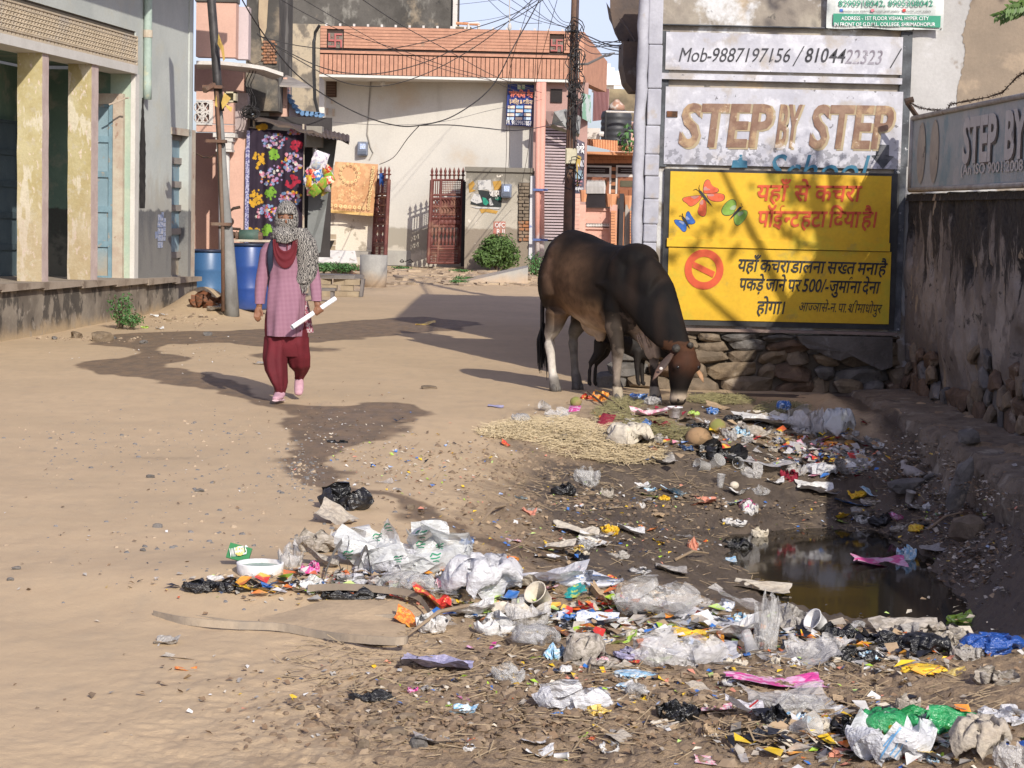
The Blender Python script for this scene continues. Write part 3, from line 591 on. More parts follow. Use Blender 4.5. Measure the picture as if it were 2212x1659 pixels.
# masonry ledge at the foot of the boundary wall
lm_ = pmat('earth_caked_ledge', (.22,.175,.13), (.15,.12,.09), 3, .95, .9, bs=24, bd=.02, layers=[dict(c=(.33,.29,.23), s=4, lo=.56,hi=.66,k=.8), dict(c=(.07,.055,.045), s=5, lo=.55,hi=.68,k=.7)])
mb = MB(); pf_ = [(2.93,-.62),(2.92,-.42),(2.93,-.28),(2.95,-.14),(2.96,-.04),(2.99,.03),(3.08,.045),(3.2,.05),(3.35,.05),(3.62,.06)]; n1_ = 230; vs = []
for i in range(n1_+1):
    y = 10.6+(17.75-10.6)*i/n1_
    st_ = .05*math.floor((y-10.6)/.9)%3*.012
    for j,(x,z) in enumerate(pf_):
        q = Vector((y*2.1,j*.35,1)); vs.append((x+.055*mnoise.noise(q)+.03*mnoise.noise(q*3.1)+.02*mnoise.noise(q*7)-(y-14)*.004, y, z+.03*mnoise.noise(Vector((y*1.7,x*5,3)))+.018*mnoise.noise(Vector((y*6,x*12,4)))-(.03 if abs((y%.92)-.46)>.43 else 0)))
m_n = len(pf_); mb.add(vs, [(i*m_n+j,i*m_n+j+1,(i+1)*m_n+j+1,(i+1)*m_n+j) for i in range(n1_) for j in range(m_n-1)]); struct('ledge', mb, lm_)
# ------------------------------------------------ veranda building on the left
LA = Vector((P(425,668,29.8).x, 29.8)); LB = Vector((P(0,734,22.1).x, 22.1)); ld = (LB-LA).normalized(); ln = Vector((-ld.y, ld.x)); ln = ln if ln.x > 0 else -ln
def lp(s, t, z): p = LA + ld*s - ln*t; return Vector((p.x, p.y, z))     # s towards the camera, t into the house
def ls(x, y, t=0.):    # photo position -> (s, z) on the vertical plane at depth t
    d = ray(x, y); o = LA - ln*t; k = (o.x*ln.x+o.y*ln.y)/(d.x*ln.x+d.y*ln.y); q = Vector((d.x*k, d.y*k))-o
    return q.dot(ld), CZ+d.z*k
def lbox(mb, s0, s1, t0, t1, z0, z1, dz=0.):  # dz: rise of the top at s1 relative to s0
    v = [lp(s0,t0,z0),lp(s1,t0,z0),lp(s1,t1,z0),lp(s0,t1,z0),lp(s0,t0,z1),lp(s1,t0,z1+dz),lp(s1,t1,z1+dz),lp(s0,t1,z1)]
    return mb.add(v, [(0,1,2,3),(7,6,5,4),(0,4,5,1),(1,5,6,2),(2,6,7,3),(3,7,4,0)])
TW = .12
s_end = 11.5
mint = pmat('pale_mint_plaster', (.50,.53,.50), (.43,.46,.44), 1.2, .9, .3, layers=[dict(c=(.50,.49,.40), s=2, lo=.52,hi=.68,k=.5), dict(c=(.34,.31,.26), s=7, st=(1,1,.5), z=(1.75,.25,1.1,-1), k=.55), dict(c=(.11,.11,.115), s=5, z=(1.42,.02,.18,-1)), dict(c=(.23,.22,.20), s=3.5, st=(1,1,.3), z=(1.0,.5,2.2,-1), k=.75), dict(c=(.23,.25,.24), s=1.6, st=(1,1,.3), lo=.6,hi=.8,k=.5)])
plinth_m = pmat('stained_plinth', (.27,.235,.19), (.13,.11,.09), 1.6, .95, .6, layers=[dict(c=(.045,.04,.036), s=2.6, st=(1,1,.6), lo=.49,hi=.56,k=.85), dict(c=(.42,.32,.2), s=4, z=(.07,.1,.3,-1)), dict(c=(.34,.3,.25), s=6, lo=.58,hi=.66,k=.7)])
cream = pmat('cream_lintel_paint', (.62,.60,.56), (.56,.54,.5), 3, .85, .2, layers=[dict(c=(.4,.36,.3), s=4, lo=.62,hi=.75,k=.5)])
ochre = pmat('ochre_column_paint', (.39,.325,.16), (.47,.415,.25), 3.2, .9, .6, layers=[dict(c=(.58,.53,.42), s=6, st=(1,1,.3), lo=.53,hi=.59,k=.9), dict(c=(.60,.50,.42), s=16, st=(1,1,.5), lo=.60,hi=.63,k=.9), dict(c=(.36,.26,.22), s=3, z=(1.5,.6,1.4,-1), k=.4), dict(c=(.45,.4,.3), s=14, lo=.55,hi=.62,k=.6)])
rosy = pmat('bleached_column_edge', (.47,.37,.34), (.56,.46,.42), 4, .9, .5)
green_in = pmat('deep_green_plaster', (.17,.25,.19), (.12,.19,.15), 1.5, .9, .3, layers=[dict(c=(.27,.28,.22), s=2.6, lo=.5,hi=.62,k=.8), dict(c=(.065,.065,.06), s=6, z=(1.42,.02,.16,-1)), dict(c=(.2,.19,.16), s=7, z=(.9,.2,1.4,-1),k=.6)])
bluedoor = pmat('faded_blue_door', (.24,.34,.39), (.19,.28,.33), 3, .75, .3, layers=[dict(c=(.33,.27,.20), s=6, lo=.6,hi=.68,k=.8), dict(c=(.36,.30,.22), s=4, z=(.75,.2,.4,-1))])
bluedoor2 = pmat('faded_blue_door_edge', (.20,.31,.37), (.15,.24,.29), 5, .75, .3, layers=[dict(c=(.35,.29,.22), s=9, lo=.58,hi=.66,k=.8)])
frame_m = pmat('old_door_frame', (.50,.45,.36), (.42,.33,.26), 5, .85, .4, layers=[dict(c=(.24,.12,.08), s=8, lo=.62,hi=.7,k=.8)])
vb = thing('veranda_house', 'pale mint plastered house with ochre veranda columns and a raised plinth on the left', 'house', lp(3,.5,0))
sj, zlb = ls(293,160,TW); sfr, zft = ls(296,79,TW); _, zfb = ls(293,142,TW)
zc_ = .36    # wall base
def ptop(s): return .42+.019*s
# solid wall beyond the veranda, upper wall
wx0, wz1 = ls(372,290,TW); wx1, wz0 = ls(413,606,TW)
s_w0, s_w1 = min(wx0,wx1), max(wx0,wx1)
mb = MB(); lbox(mb, .12, s_w0, TW, TW+.3, .3, 6.5); lbox(mb, s_w0, s_w1, TW, TW+.3, wz1, 6.5); lbox(mb, s_w1, sj, TW, TW+.3, .3, 6.5); part('street_wall', mb, mint, vb)
mb = MB(); lbox(mb, sj, s_end, TW, TW+.3, zft+.06, 6.5); part('upper_wall', mb, mint, vb)
mb = MB(); lbox(mb, -.01, .14, TW-.02, 7, .3, 6.6); part('end_wall', mb, mint, vb)
mb = MB(); lbox(mb, -.3, s_end, -.75, 3, 5.02, 5.14); part('roof_slab', mb, cream, vb)
mb = MB(); lbox(mb, -.06, s_end, .02, 3.5, -.4, .40, .019*11.5); part('plinth', mb, plinth_m, vb)
for i in range(9):
    a_ = -.12+i*1.32; mb = MB(); lbox(mb, a_+.004, a_+1.316, -.045+random.uniform(-.006,.006), 1.9, .40+.019*a_+.002, .465+.019*a_, .025); part('paving_slab', mb, pmat('dusty_stone_slab',(.36,.30,.24),(.28,.23,.18),3,.9,.5,layers=[dict(c=(.16,.12,.09),s=3,lo=.55,hi=.66,k=.7)]) if i == 0 else bpy.data.materials['dusty_stone_slab'], vb)
# lintel beam and frieze
mb = MB(); lbox(mb, sj-.0, s_end, TW-.03, TW+.35, zlb, zfb); part('lintel', mb, cream, vb)
mb = MB(); lbox(mb, sj-.0, s_end, TW+.02, TW+.3, zfb, zft+.06); part('frieze_back', mb, pmat('dark_frieze_ground',(.10,.085,.065),None,4), vb)
stone_c = pmat('sand_relief', (.55,.46,.34), (.48,.40,.29), 6, .9, .3, layers=[dict(c=(.4,.37,.33), s=2, lo=.5,hi=.7,k=.6)])
rail = MB(); lbox(rail, sfr, s_end, TW-.015, TW+.02, zfb+.0, zfb+.02); lbox(rail, sfr, s_end, TW-.015, TW+.02, zfb+.052, zfb+.068); lbox(rail, sfr, s_end, TW-.015, TW+.02, zft-.02, zft); lbox(rail, sfr, s_end, TW-.015, TW+.02, zft-.07, zft-.054); lbox(rail, sfr, sfr+.03, TW-.015, TW+.02, zfb+.021, zft-.021)
part('frieze_rails', rail, stone_c, vb)
den = MB(); s_ = sfr+.06
while s_ < s_end:
    lbox(den, s_, s_+.085, TW-.004, TW+.02, zfb+.02, zfb+.052); lbox(den, s_, s_+.085, TW-.004, TW+.02, zft-.054, zft-.02); s_ += .125
o = part('dentils', den, stone_c, vb); o['kind'] = 'stuff'
# perforated screen: rings of relief with dark eyes
scr = MB(); s_ = sfr+.05; row_h = (zft-.07-(zfb+.068))/5
while s_ < s_end-.1:
    for r_ in range(5):
        cz = zfb+.068+row_h*(r_+.5); cs = s_+(.5*.1 if r_%2 else 0); vs = []
        for (ra,ta) in ((.5,.0),(.42,-.012),(.22,-.01),(.2,.018)):
            for k in range(6):
                a_ = math.pi*2*k/6+.26; vs.append(lp(cs+ra*.1*math.cos(a_)*1.12, TW+ta, cz+ra*row_h*math.sin(a_)*1.12))
        scr.add(vs, [(q*6+k, q*6+(k+1)%6, (q+1)*6+(k+1)%6, (q+1)*6+k) for q in range(3) for k in range(6)])
    s_ += .1
o = part('pierced_screen', scr, stone_c, vb); o['kind'] = 'stuff'
# columns
for xe, xc in ((105,91),(212,197)):
    s0,_ = ls(xe,300,TW-.0); s1,_ = ls(xc,300,TW-.0)
    mb = MB(); w_ = max(.2, s1-s0)
    rows = 14; vs = []
    for i in range(rows+1):
        z = ptop(s0)+.03+(zlb-ptop(s0)-.03)*i/rows; j = lambda a: .008*mnoise.noise(Vector((a*3.1, z*5, xe)))
        for (a,b) in ((s0,TW),(s1,TW),(s1,TW+.30),(s0,TW+.30)): vs.append(lp(a+j(a), b+j(b+7), z))
    mb.add(vs, [(4*i+k,4*i+(k+1)%4,4*i+4+(k+1)%4,4*i+4+k) for i in range(rows) for k in (1,2,3)]); cl = part('column', mb, ochre, vb)
    mb = MB(); mb.add(vs, [(4*i,4*i+1,4*i+5,4*i+4) for i in range(rows)]); part('column_face', mb, rosy, cl)
# veranda interior
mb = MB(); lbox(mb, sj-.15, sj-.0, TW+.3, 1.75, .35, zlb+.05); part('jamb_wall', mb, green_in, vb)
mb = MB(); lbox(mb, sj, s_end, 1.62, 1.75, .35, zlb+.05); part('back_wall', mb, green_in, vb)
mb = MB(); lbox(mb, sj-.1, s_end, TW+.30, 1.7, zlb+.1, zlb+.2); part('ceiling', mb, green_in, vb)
# jamb face seen from the street (edge of the opening): pale edge and green reveal
mb = MB(); lbox(mb, sj-.155, sj+.012, TW-.004, TW+.06, .38, zlb); part('jamb_edge', mb, cream, vb)
mb = MB(); lbox(mb, sj-.1, sj+.006, TW+.06, TW+.34, .45, zlb); part('jamb_reveal', mb, pmat('mint_reveal',(.33,.43,.35),(.42,.48,.38),2,.9,.3), vb)
# door in the end wall, panels recessed
zd1 = P(240,226,lp(sj,.7,0).y).z; t0_, t1_ = .40, .83
def door_leaf(nm, s, ta, tb, z0, z1, npan, along, root, mfr, mpn):
    """door in a wall facing the camera (along='t') or the street (along='s')"""
    d = part(nm, (lbox(MB(), s+.02, s+.05, ta, tb, z0, z1) if along=='t' else lbox(MB(), ta, tb, s-.05, s-.02, z0, z1)), mpn, root)
    def bar(a,b,za,zb):
        m_ = MB(); (lbox(m_, s+.05, s+.075, a, b, za, zb) if along=='t' else lbox(m_, a, b, s-.075, s-.05, za, zb)); part('rail', m_, mfr, d)
    bar(ta, ta+.06, z0, z1); bar(tb-.06, tb, z0, z1); h = (z1-z0)/npan
    for i in range(npan+1): zc2 = z0+h*i; bar(ta+.061, tb-.061, max(z0,zc2-.04), min(z1,zc2+.04))
    return d
door_leaf('blue_door', sj, t0_, t1_, .50, zd1, 5, 't', vb, bluedoor2, bluedoor)
for a_,b_,za,zb in ((t0_-.14,t0_-.002,.48,zd1+.14),(t1_+.002,t1_+.12,.48,zd1+.14),(t0_-.001,t1_+.001,zd1+.002,zd1+.14)):
    mb = MB(); lbox(mb, sj-.0, sj+.09, a_, b_, za, zb); part('door_frame', mb, frame_m, vb)
for xa, xb in ((-40,30),(150,168)):
    sa,_ = ls(xa,400,1.62); sb,_ = ls(xb,400,1.62); 
    door_leaf('back_door', 1.62, min(sa,sb), max(sa,sb), .5, 2.55, 5, 's', vb, pmat('shaded_blue_rail',(.07,.10,.115),None,5), pmat('shaded_blue_door',(.09,.125,.14),(.07,.10,.115),3))  # back doors: door blue darkened to carry the veranda shade
sa,_ = ls(138,400,1.62); sb,_ = ls(148,400,1.62); mb = MB(); lbox(mb, min(sa,sb), max(sa,sb), 1.54, 1.62, .5, 2.7); part('door_frame', mb, frame_m, vb)
# narrow shuttered door in the solid wall
sm = s_w0+(s_w1-s_w0)*.36
mb = MB(); lbox(mb, s_w0, s_w1, TW+.22, TW+.3, wz0, wz1); part('shutter_recess', mb, pmat('dark_gap',(.03,.03,.03)), vb)
mb = MB(); lbox(mb, s_w0-.1, s_w0+.12, TW-.02, TW+.10, wz0, wz1+.1); lbox(mb, s_w0+.12, s_w1+.06, TW-.02, TW+.10, wz1-.0, wz1+.1); part('shutter_frame', mb, frame_m, vb)
sh = part('shutter', lbox(MB(), s_w0+.14, s_w1, TW+.12, TW+.15, wz0, wz1-.01), bluedoor, vb)
for i in range(7):
    z = wz0+(wz1-wz0)*i/6.2; mb = MB(); lbox(mb, s_w0+.14, s_w1, TW+.085, TW+.12, z, z+.09); part('rail', mb, pmat('weathered_shutter_rail',(.24,.22,.2),(.3,.27,.24),6) if i==0 else bpy.data.materials['weathered_shutter_rail'], sh)
for q in (s_w0+.16, s_w1-.07):
    mb = MB(); lbox(mb, q, q+.06, TW+.095, TW+.12, wz0+.09, wz1-.1); part('stile', mb, bluedoor2, sh)
# drain pipe and the black soak below it
sp_, zp = ls(317,215,TW-.05)
mb = MB(); mb.tube([lp(sp_,TW-.06,z) for z in np.linspace(zp,6.4,20)], .055, 14); pp = part('drainpipe', mb, pmat('green_drainpipe',(.38,.47,.42),(.30,.38,.34),4,.7,.3,layers=[dict(c=(.5,.5,.36),s=7,lo=.55,hi=.65,k=.7)]), vb, True)
mb = MB(); z2 = ls(317,83,TW)[1]; mb.lathe(lp(sp_,TW-.06,z2), [(.062,0),(.064,.05),(.062,.1)], 14); part('collar', mb, frame_m, pp)
soak = []; 
for i in range(25):
    f = i/24; z = zp+.02-(zp-1.43)*f; hw = .03+.12*min(1,f*2.2)+.012*math.sin(i*2.7); soak.append((z,hw+ (-.03 if i==24 else 0)))
vs = []; c_ = sp_+.03
for z,hw in soak: vs += [lp(c_-hw,TW-.004,z), lp(c_+hw*.8,TW-.004,z)]
mb = MB(); mb.add(vs, [(2*i,2*i+1,2*i+3,2*i+2) for i in range(24)]); part('black_soak_stain', mb, pmat('black_soak',(.018,.017,.016),(.04,.037,.034),8,.9,.2), vb)
# torn paper notices on the dado
for x0,y0,x1,y1 in ((340,462,351,535),(348,458,353,470),(334,500,341,515),(352,470,357,520)):
    a_,za = ls(x0,y0,TW); b_,zb = ls(x1,y1,TW); mb = MB(); n=5
    for i in range(n):
        z0_ = zb+(za-zb)*i/n; mb.add([lp(a_+random.uniform(-.02,.02),TW-.006,z0_),lp(b_+random.uniform(-.02,.02),TW-.006,z0_),lp(b_,TW-.006,z0_+(za-zb)/n*.9),lp(a_,TW-.006,z0_+(za-zb)/n*.9)],[(0,1,2,3)])
    part('torn_notice', mb, pmat('printed_notice',(.45,.46,.5),(.2,.25,.4),30,.8,0,lo=.45,hi=.5), vb)
# light fitting on the reveal
mb = MB(); p = ls(270,222,TW+.0); mb.tube([lp(p[0]+.05,TW+.2,p[1]-.03), lp(p[0]+.02,TW+.12,p[1]), lp(p[0]-.02,TW+.0,p[1]+.06), lp(p[0],TW-.05,p[1]+.065)], .012, 6); part('wire_fitting', mb, frame_m, vb)
# weed at the plinth
def leafy(c, r, n, size, seed, flat=.8, droop=0.):
    rr = random.Random(seed); vs = []; fs = []
    for i in range(n):
        while True:
            d = Vector((rr.uniform(-1,1),rr.uniform(-1,1),rr.uniform(-1,1)))
            if .35 < d.length < 1: break
        q = Vector((d.x*r[0], d.y*r[1], d.z*r[2])); lump = 1+.25*mnoise.noise(q*3.5/max(r)); q *= lump
        nrm = (d.normalized()+Vector((rr.uniform(-1,1),rr.uniform(-1,1),rr.uniform(-.3,1)))).normalized()
        a = nrm.orthogonal().normalized(); a.rotate(Matrix.Rotation(rr.uniform(0,6.28),3,nrm)); b = nrm.cross(a); s_ = size*rr.uniform(.6,1.3)
        p = Vector(c)+q; o = len(vs); vs += [p-a*s_, p+b*s_*.38, p+a*s_, p-b*s_*.38]; fs.append((o,o+1,o+2,o+3))
    return vs, fs
leafm = pmat('leaf_green', (.065,.13,.03), (.035,.075,.018), 8, .55, 0, spec=.4)
leafm2 = pmat('weed_green', (.07,.18,.05), (.05,.12,.03), 14, .55, 0, spec=.4)
def bush(name, label, cat, c, r, n, size, seed, m=leafm, stems=8):
    t = thing(name, label, cat, c); mb = MB(); cc = Vector(c)+Vector((0,0,r[2]))
    for k in range(4):   # several leaf lumps
        rr = random.Random(seed*7+k); off = Vector((rr.uniform(-.45,.45)*r[0], rr.uniform(-.4,.4)*r[1], rr.uniform(-.25,.35)*r[2])); f = rr.uniform(.55,.85)
        mb.add(*leafy(cc+off, (r[0]*f,r[1]*f,r[2]*f), n//4, size, seed+k))
    part('foliage', mb, m, t); mb = MB(); rr = random.Random(seed)
    for k in range(stems):
        e = cc+Vector((rr.uniform(-.8,.8)*r[0], rr.uniform(-.6,.6)*r[1], rr.uniform(-.3,.7)*r[2])); mb.tube([Vector(c)+Vector((rr.uniform(-.05,.05),0,-.02)), (Vector(c)+e)/2+Vector((0,0,.05)), e], [.014,.009,.004], 5)
    part('stems', mb, pmat('twig_'+str(seed),(.12,.09,.06)), t); return t
wp_ = onG(268,712)
bush('weed', 'small feathery green weed growing at the foot of the stained plinth', 'weed', (wp_.x-.08, wp_.y+.1, 0), (.17,.12,.24), 520, .022, 3, leafm2, 9)
bush('weed', 'low green weed sprawling beside the feathery one at the plinth', 'weed', (wp_.x+.08, wp_.y, 0), (.2,.13,.10), 420, .02, 5, leafm2, 4)
# stones on the dust by the plinth
for i,(x,y,s_) in enumerate(((222,737,.14),(165,730,.1),(245,733,.05),(310,742,.05),(448,725,.06),(118,733,.05))):
    c = onG(x,y); o = rock(i, rock_m[3 if i<2 else 1], c+Vector((0,0,s_*.25)), (s_,s_*.8,s_*.55), (0,.1,i)); tag(o, ('large pale rock on the dust in front of the plinth','flat tan rock half sunk at the foot of the plinth','small pale stone at the wet patch edge by the plinth','little grey stone on the wet ground near the plinth','small stone on the dust between weed and pole','small stone by the plinth far left')[i], 'rock')
# concrete pole
pole = thing('utility_pole', 'leaning grey concrete utility pole beside the blue barrels with junction boxes', 'pole', onG(502,682))
conc = pmat('pole_concrete', (.27,.27,.26), (.20,.20,.195), 3, .9, .5, layers=[dict(c=(.12,.11,.10),s=4,st=(1,1,.3),lo=.55,hi=.7,k=.7)])
rust = pmat('rusted_steel', (.11,.07,.05), (.17,.09,.06), 6, .75, .4, layers=[dict(c=(.2,.15,.11),s=3,st=(1,1,.3),lo=.5,hi=.65,k=.7)])
Yp = onG(502,682).y
pa_ = [P(501,684,Yp),P(497,600,Yp),P(490,500,Yp),P(482,400,Yp),P(477,300,Yp),P(470,200,Yp),P(464,100,Yp),P(457,-5,Yp),P(450,-120,Yp)]
mb = MB(); mb.tube(pa_[:5]+[P(472,230,Yp)], [.100,.092,.080,.065,.055,.05], 14); part('shaft', mb, conc, pole, True)
mb = MB(); mb.tube([P(475,240,Yp),P(469,170,Yp),P(464,95,Yp),P(456,-5,Yp),P(449,-100,Yp)], .058, 12); part('steel_extension', mb, pmat('dark_steel_tube',(.05,.048,.05),(.085,.08,.08),6,.5,.1,metal=.4), pole, True)
mb = MB(); mb.tube([P(482,672,Yp-.1),P(481,500,Yp-.12),P(474,300,Yp-.1),P(468,190,Yp-.08)], .026, 8); part('earthing_pipe', mb, rust, pole, True)
for y_ in (484,305,188):
    mb = MB(); xx = 497-(684-y_)*.062; mb.box(P(xx-6,y_,Yp-.08), (.26,.16,.04)); part('clamp', mb, rust, pole)
mb = MB(); a_ = P(443,194,Yp-.15); mb.tube([P(442,195,Yp-.3),P(462,184,Yp-.1)], .04, 6); part('cable_gland', mb, rust, pole)
mb = MB(); b0, b1 = P(486,198,Yp-.15), P(510,221,Yp-.15); jb = pmat('cream_box_paint',(.52,.47,.33),(.44,.39,.27),4,.6,.2)
for a2,b2 in (((b0.x,b0.z-.02),(b1.x,b0.z)),((b0.x,b1.z),(b1.x,b1.z+.02)),((b0.x,b1.z),(b0.x+.02,b0.z)),((b1.x-.03,b1.z),(b1.x,b0.z))): mb.bb((a2[0],Yp-.2,a2[1]),(b2[0],Yp-.02,b2[1]))
mb.bb((b0.x,Yp-.02,b1.z),(b1.x,Yp-.0,b0.z)); part('open_junction_box', mb, jb, pole)
flag = pmat('faded_yellow_cloth',(.50,.36,.10),(.42,.28,.08),8,.9,.2)
for pts in ([(472,72),(476,84),(480,95),(483,100),(486,128),(482,132),(478,110),(470,95)],[(484,200),(499,212),(480,236),(478,222)],[(486,225),(502,232),(499,242),(490,234)],[(467,205),(470,232),(464,228)]):
    ps = [P(x,y,Yp-.22+.02*math.sin(i*2)) for i,(x,y) in enumerate(pts)]; mb = MB(); mb.add(ps, [tuple(range(len(ps)))]); mb.add([p+Vector((0,.004,0)) for p in ps], [tuple(range(len(ps)-1,-1,-1))]); part('torn_flag', mb, flag, pole)
# barrels
def barrel(label, x, y, r, h, m, Y=None):
    c = onG(x,y) if Y is None else Vector((P(x,y,Y).x, Y, float(HT(P(x,y,Y).x,Y))))
    t = thing('blue_barrel', label, 'barrel', c, None); pr = [(.9*r,0),(r*.97,.03),(r,h*.22),(r,h*.30),(r*1.02,h*.32),(r,h*.34),(r,h*.62),(r*1.02,h*.645),(r,h*.67),(r*.99,h*.93),(r*.94,h*.965)]
    part('drum', MB().lathe(c, pr, 32, True), m, t, True); part('rim', MB().lathe(c+Vector((0,0,h*.955)), [(r*.95,0),(r*1.03,.0),(r*1.04,.03),(r*.95,.035)], 32, True), pmat('barrel_rim',(.02,.03,.06),None,4,.4,0), t, True); return t, c
bar_m = pmat('blue_hdpe', (.04,.11,.24), (.05,.13,.26), 2, .38, .05, spec=.5, layers=[dict(c=(.16,.19,.24), s=3, z=(.12,.2,.3,-1), k=.6)])
bar_m2 = pmat('deep_blue_hdpe', (.02,.06,.25), (.025,.07,.23), 2, .34, .05, spec=.5, layers=[dict(c=(.12,.14,.2), s=3, z=(.12,.2,.3,-1), k=.5)])
barrel('pale blue plastic barrel standing between the veranda house and the pole', 450, 655, .30, .86, bar_m, 30.6)
t_, c_ = barrel('deep blue plastic barrel behind the walking woman, loaded with pump junk', 537, 668, .29, .90, bar_m2)
# pump junk resting on the barrel and the pipe
pj = thing('hand_pump_motor', 'greenish old pump motor lying on top of the deep blue barrel', 'pump', c_+Vector((.0,0,.9)))
mb = MB(); mb.tube([c_+Vector((-.13,-.02,.99)),c_+Vector((.13,-.02,1.0))], .085, 12); part('motor_body', mb, pmat('green_motor_paint',(.06,.11,.09),(.1,.13,.11),6,.6,.2), pj, True)
for q in (-.16,.15): part('end_bell', MB().tube([c_+Vector((q-.02,-.02,.99)),c_+Vector((q+.03,-.02,.99))], [.07,.05], 10), rust, pj)
part('base_board', MB().box(c_+Vector((0,0,.93)), (.62,.2,.03), .1), frame_m, pj)
mb = MB(); mb.tube([c_+Vector((-.3,.0,1.02)),c_+Vector((-.27,0,1.32)),c_+Vector((-.22,0,1.36)),c_+Vector((-.13,0,1.38))], .02, 8); mb.ell(c_+Vector((-.27,0,1.18)), (.06,.05,.06)); mb.tube([c_+Vector((-.42,0,1.1)),c_+Vector((-.12,0,1.08))], .018, 8); mb.ell(c_+Vector((-.23,0,1.0)), (.07,.05,.05)); part('valve_pipe', mb, iron, pj, True)
# soil heap litter: dark sack behind the corner
# ------------------------------------------------ pink house behind the veranda house
pink = pmat('salmon_pink_plaster', (.60,.38,.30), (.54,.34,.27), 1.5, .9, .25, layers=[dict(c=(.50,.40,.33), s=3, lo=.66,hi=.75,k=.6)])
pinkw = pmat('white_trim_paint', (.60,.57,.54), (.52,.49,.46), 4, .85, .3, layers=[dict(c=(.3,.24,.2), s=8, lo=.64,hi=.7,k=.7)])
darkr = pmat('shaded_room_plaster', (.30,.19,.16), None, 2)
stained = pmat('rain_blackened_plaster', (.105,.098,.088), (.06,.056,.05), 1.3, .95, .6, bs=18, layers=[dict(c=(.26,.25,.22), s=1.7, st=(1,1,.55), lo=.53,hi=.64,k=.75), dict(c=(.40,.32,.22), s=.9, lo=.6,hi=.72,k=.55), dict(c=(.03,.03,.03), s=4, lo=.6,hi=.72,k=.7)])
stained2 = pmat('blotched_cream_plaster', (.42,.35,.25), (.33,.28,.2), 1.3, .95, .5, bs=18, layers=[dict(c=(.10,.09,.08), s=1.25, st=(1,1,.7), lo=.50,hi=.58,k=.85), dict(c=(.2,.18,.15), s=4, lo=.52,hi=.62,k=.6)])
def fb(mb, x0, y0, x1, y1, Y, d=.2, fr=0.): return fbox(mb, x0, y0, x1, y1, Y, fr, d)
YP = 31.6
ph = thing('pink_house', 'salmon pink house with white lattice balcony behind the leaning pole', 'house', P(480,650,YP))
for (n_,r,Y,d,m) in (('upper_wall',(424,4,509,124),YP,.3,pink),('upper_side_wall',(509,14,536,128),YP+.4,.3,pmat('pink_plaster_in_shade',(.55,.46,.46),(.5,.42,.42),2)),('recess_wall',(420,139,545,200),YP+1.1,.2,pink),('balcony_band',(424,197,505,217),YP,.2,pink),('balcony_front',(424,268,504,286),YP,.2,pink),  # upper side wall: its shade is put into the lilac plaster colour
    ('balcony_panel_wall',(459,217,504,268),YP+.02,.2,pink),('side_pier',(505,200,534,298),YP+.5,.3,pmat('carved_grey_panel',(.44,.36,.35),(.36,.30,.29),9)),('ground_wall',(497,298,536,560),YP+.35,.3,pink),('porch_back_wall',(420,286,500,560),YP+1.6,.2,pink),('porch_side_wall',(496,290,500,560),YP+.4,1.3,pink)):
    part(n_, fb(MB(), *r, Y, d), m, ph)
part('parapet_top', fb(MB(), 422,-10,512,5,YP,.35,.03), stained, ph)
# broken cornice slab (points)
mb = MB(); pf = [P(424,139,YP-.5),P(480,140,YP-.5),P(540,146,YP-.5),P(570,151,YP-.4),P(612,165,YP-.3)]; pk = [P(424,118,YP+.6),P(480,118,YP+.6),P(530,122,YP+.6),P(556,128,YP+.6),P(590,146,YP+.6)]
vs = []
for a_,b_ in zip(pf,pk): vs += [a_, Vector((b_.x,b_.y,a_.z)), Vector((b_.x,b_.y,a_.z+.06)), a_+Vector((0,0,.055))]
mb.add(vs, [(4*i+k,4*i+(k+1)%4,4*i+4+(k+1)%4,4*i+4+k) for i in range(4) for k in range(4)]+[(0,1,2,3),(19,18,17,16)]); part('cornice_slab', mb, pinkw, ph)
# lattice panel
mb = MB(); fb(mb, 424,215,459,219,YP-.02,.04); fb(mb, 424,266,459,270,YP-.02,.04); fb(mb, 452,219,460,266,YP-.02,.04); part('lattice_frame', mb, pinkw, ph)
part('lattice_void', fb(MB(),424,219,452,266,YP+.05,.02), darkr, ph)
mb = MB()
for cx,cy in ((430,231),(430,254),(444,231),(444,254),(437,242.5)):
    c = P(cx,cy,YP-.01); pts = [c+Vector((.075*math.cos(a_),0,.075*math.sin(a_))) for a_ in np.linspace(0,6.2832,17)]; mb.tube(pts, .011, 5, False)
for x0,y0,x1,y1 in ((424,219,452,266),(452,219,424,266),(438,219,438,266),(424,242,452,242)): mb.tube([P(x0,y0,YP-.01),P(x1,y1,YP-.01)], .009, 5)
part('lattice', mb, pinkw, ph)
mb = MB(); fb(mb, 460,287,508,297,YP-.02,.35); part('capital', mb, pinkw, ph); mb = MB(); fb(mb, 466,297,503,306,YP,.3); fb(mb, 468,306,500,322,YP+.02,.26); fb(mb,466,322,501,328,YP,.3); part('bracket', mb, pinkw, ph)
mb = MB(); a_ = P(484,330,YP+.15); b_ = P(484,600,YP+.15); mb.tube([a_,b_], .085, 16); part('porch_column', mb, pinkw, ph, True)
mb = MB(); mb.tube([P(424,332,YP),P(440,340,YP),P(458,340,YP),P(470,328,YP)], .012, 6); part('hanging_cable', mb, iron, ph)
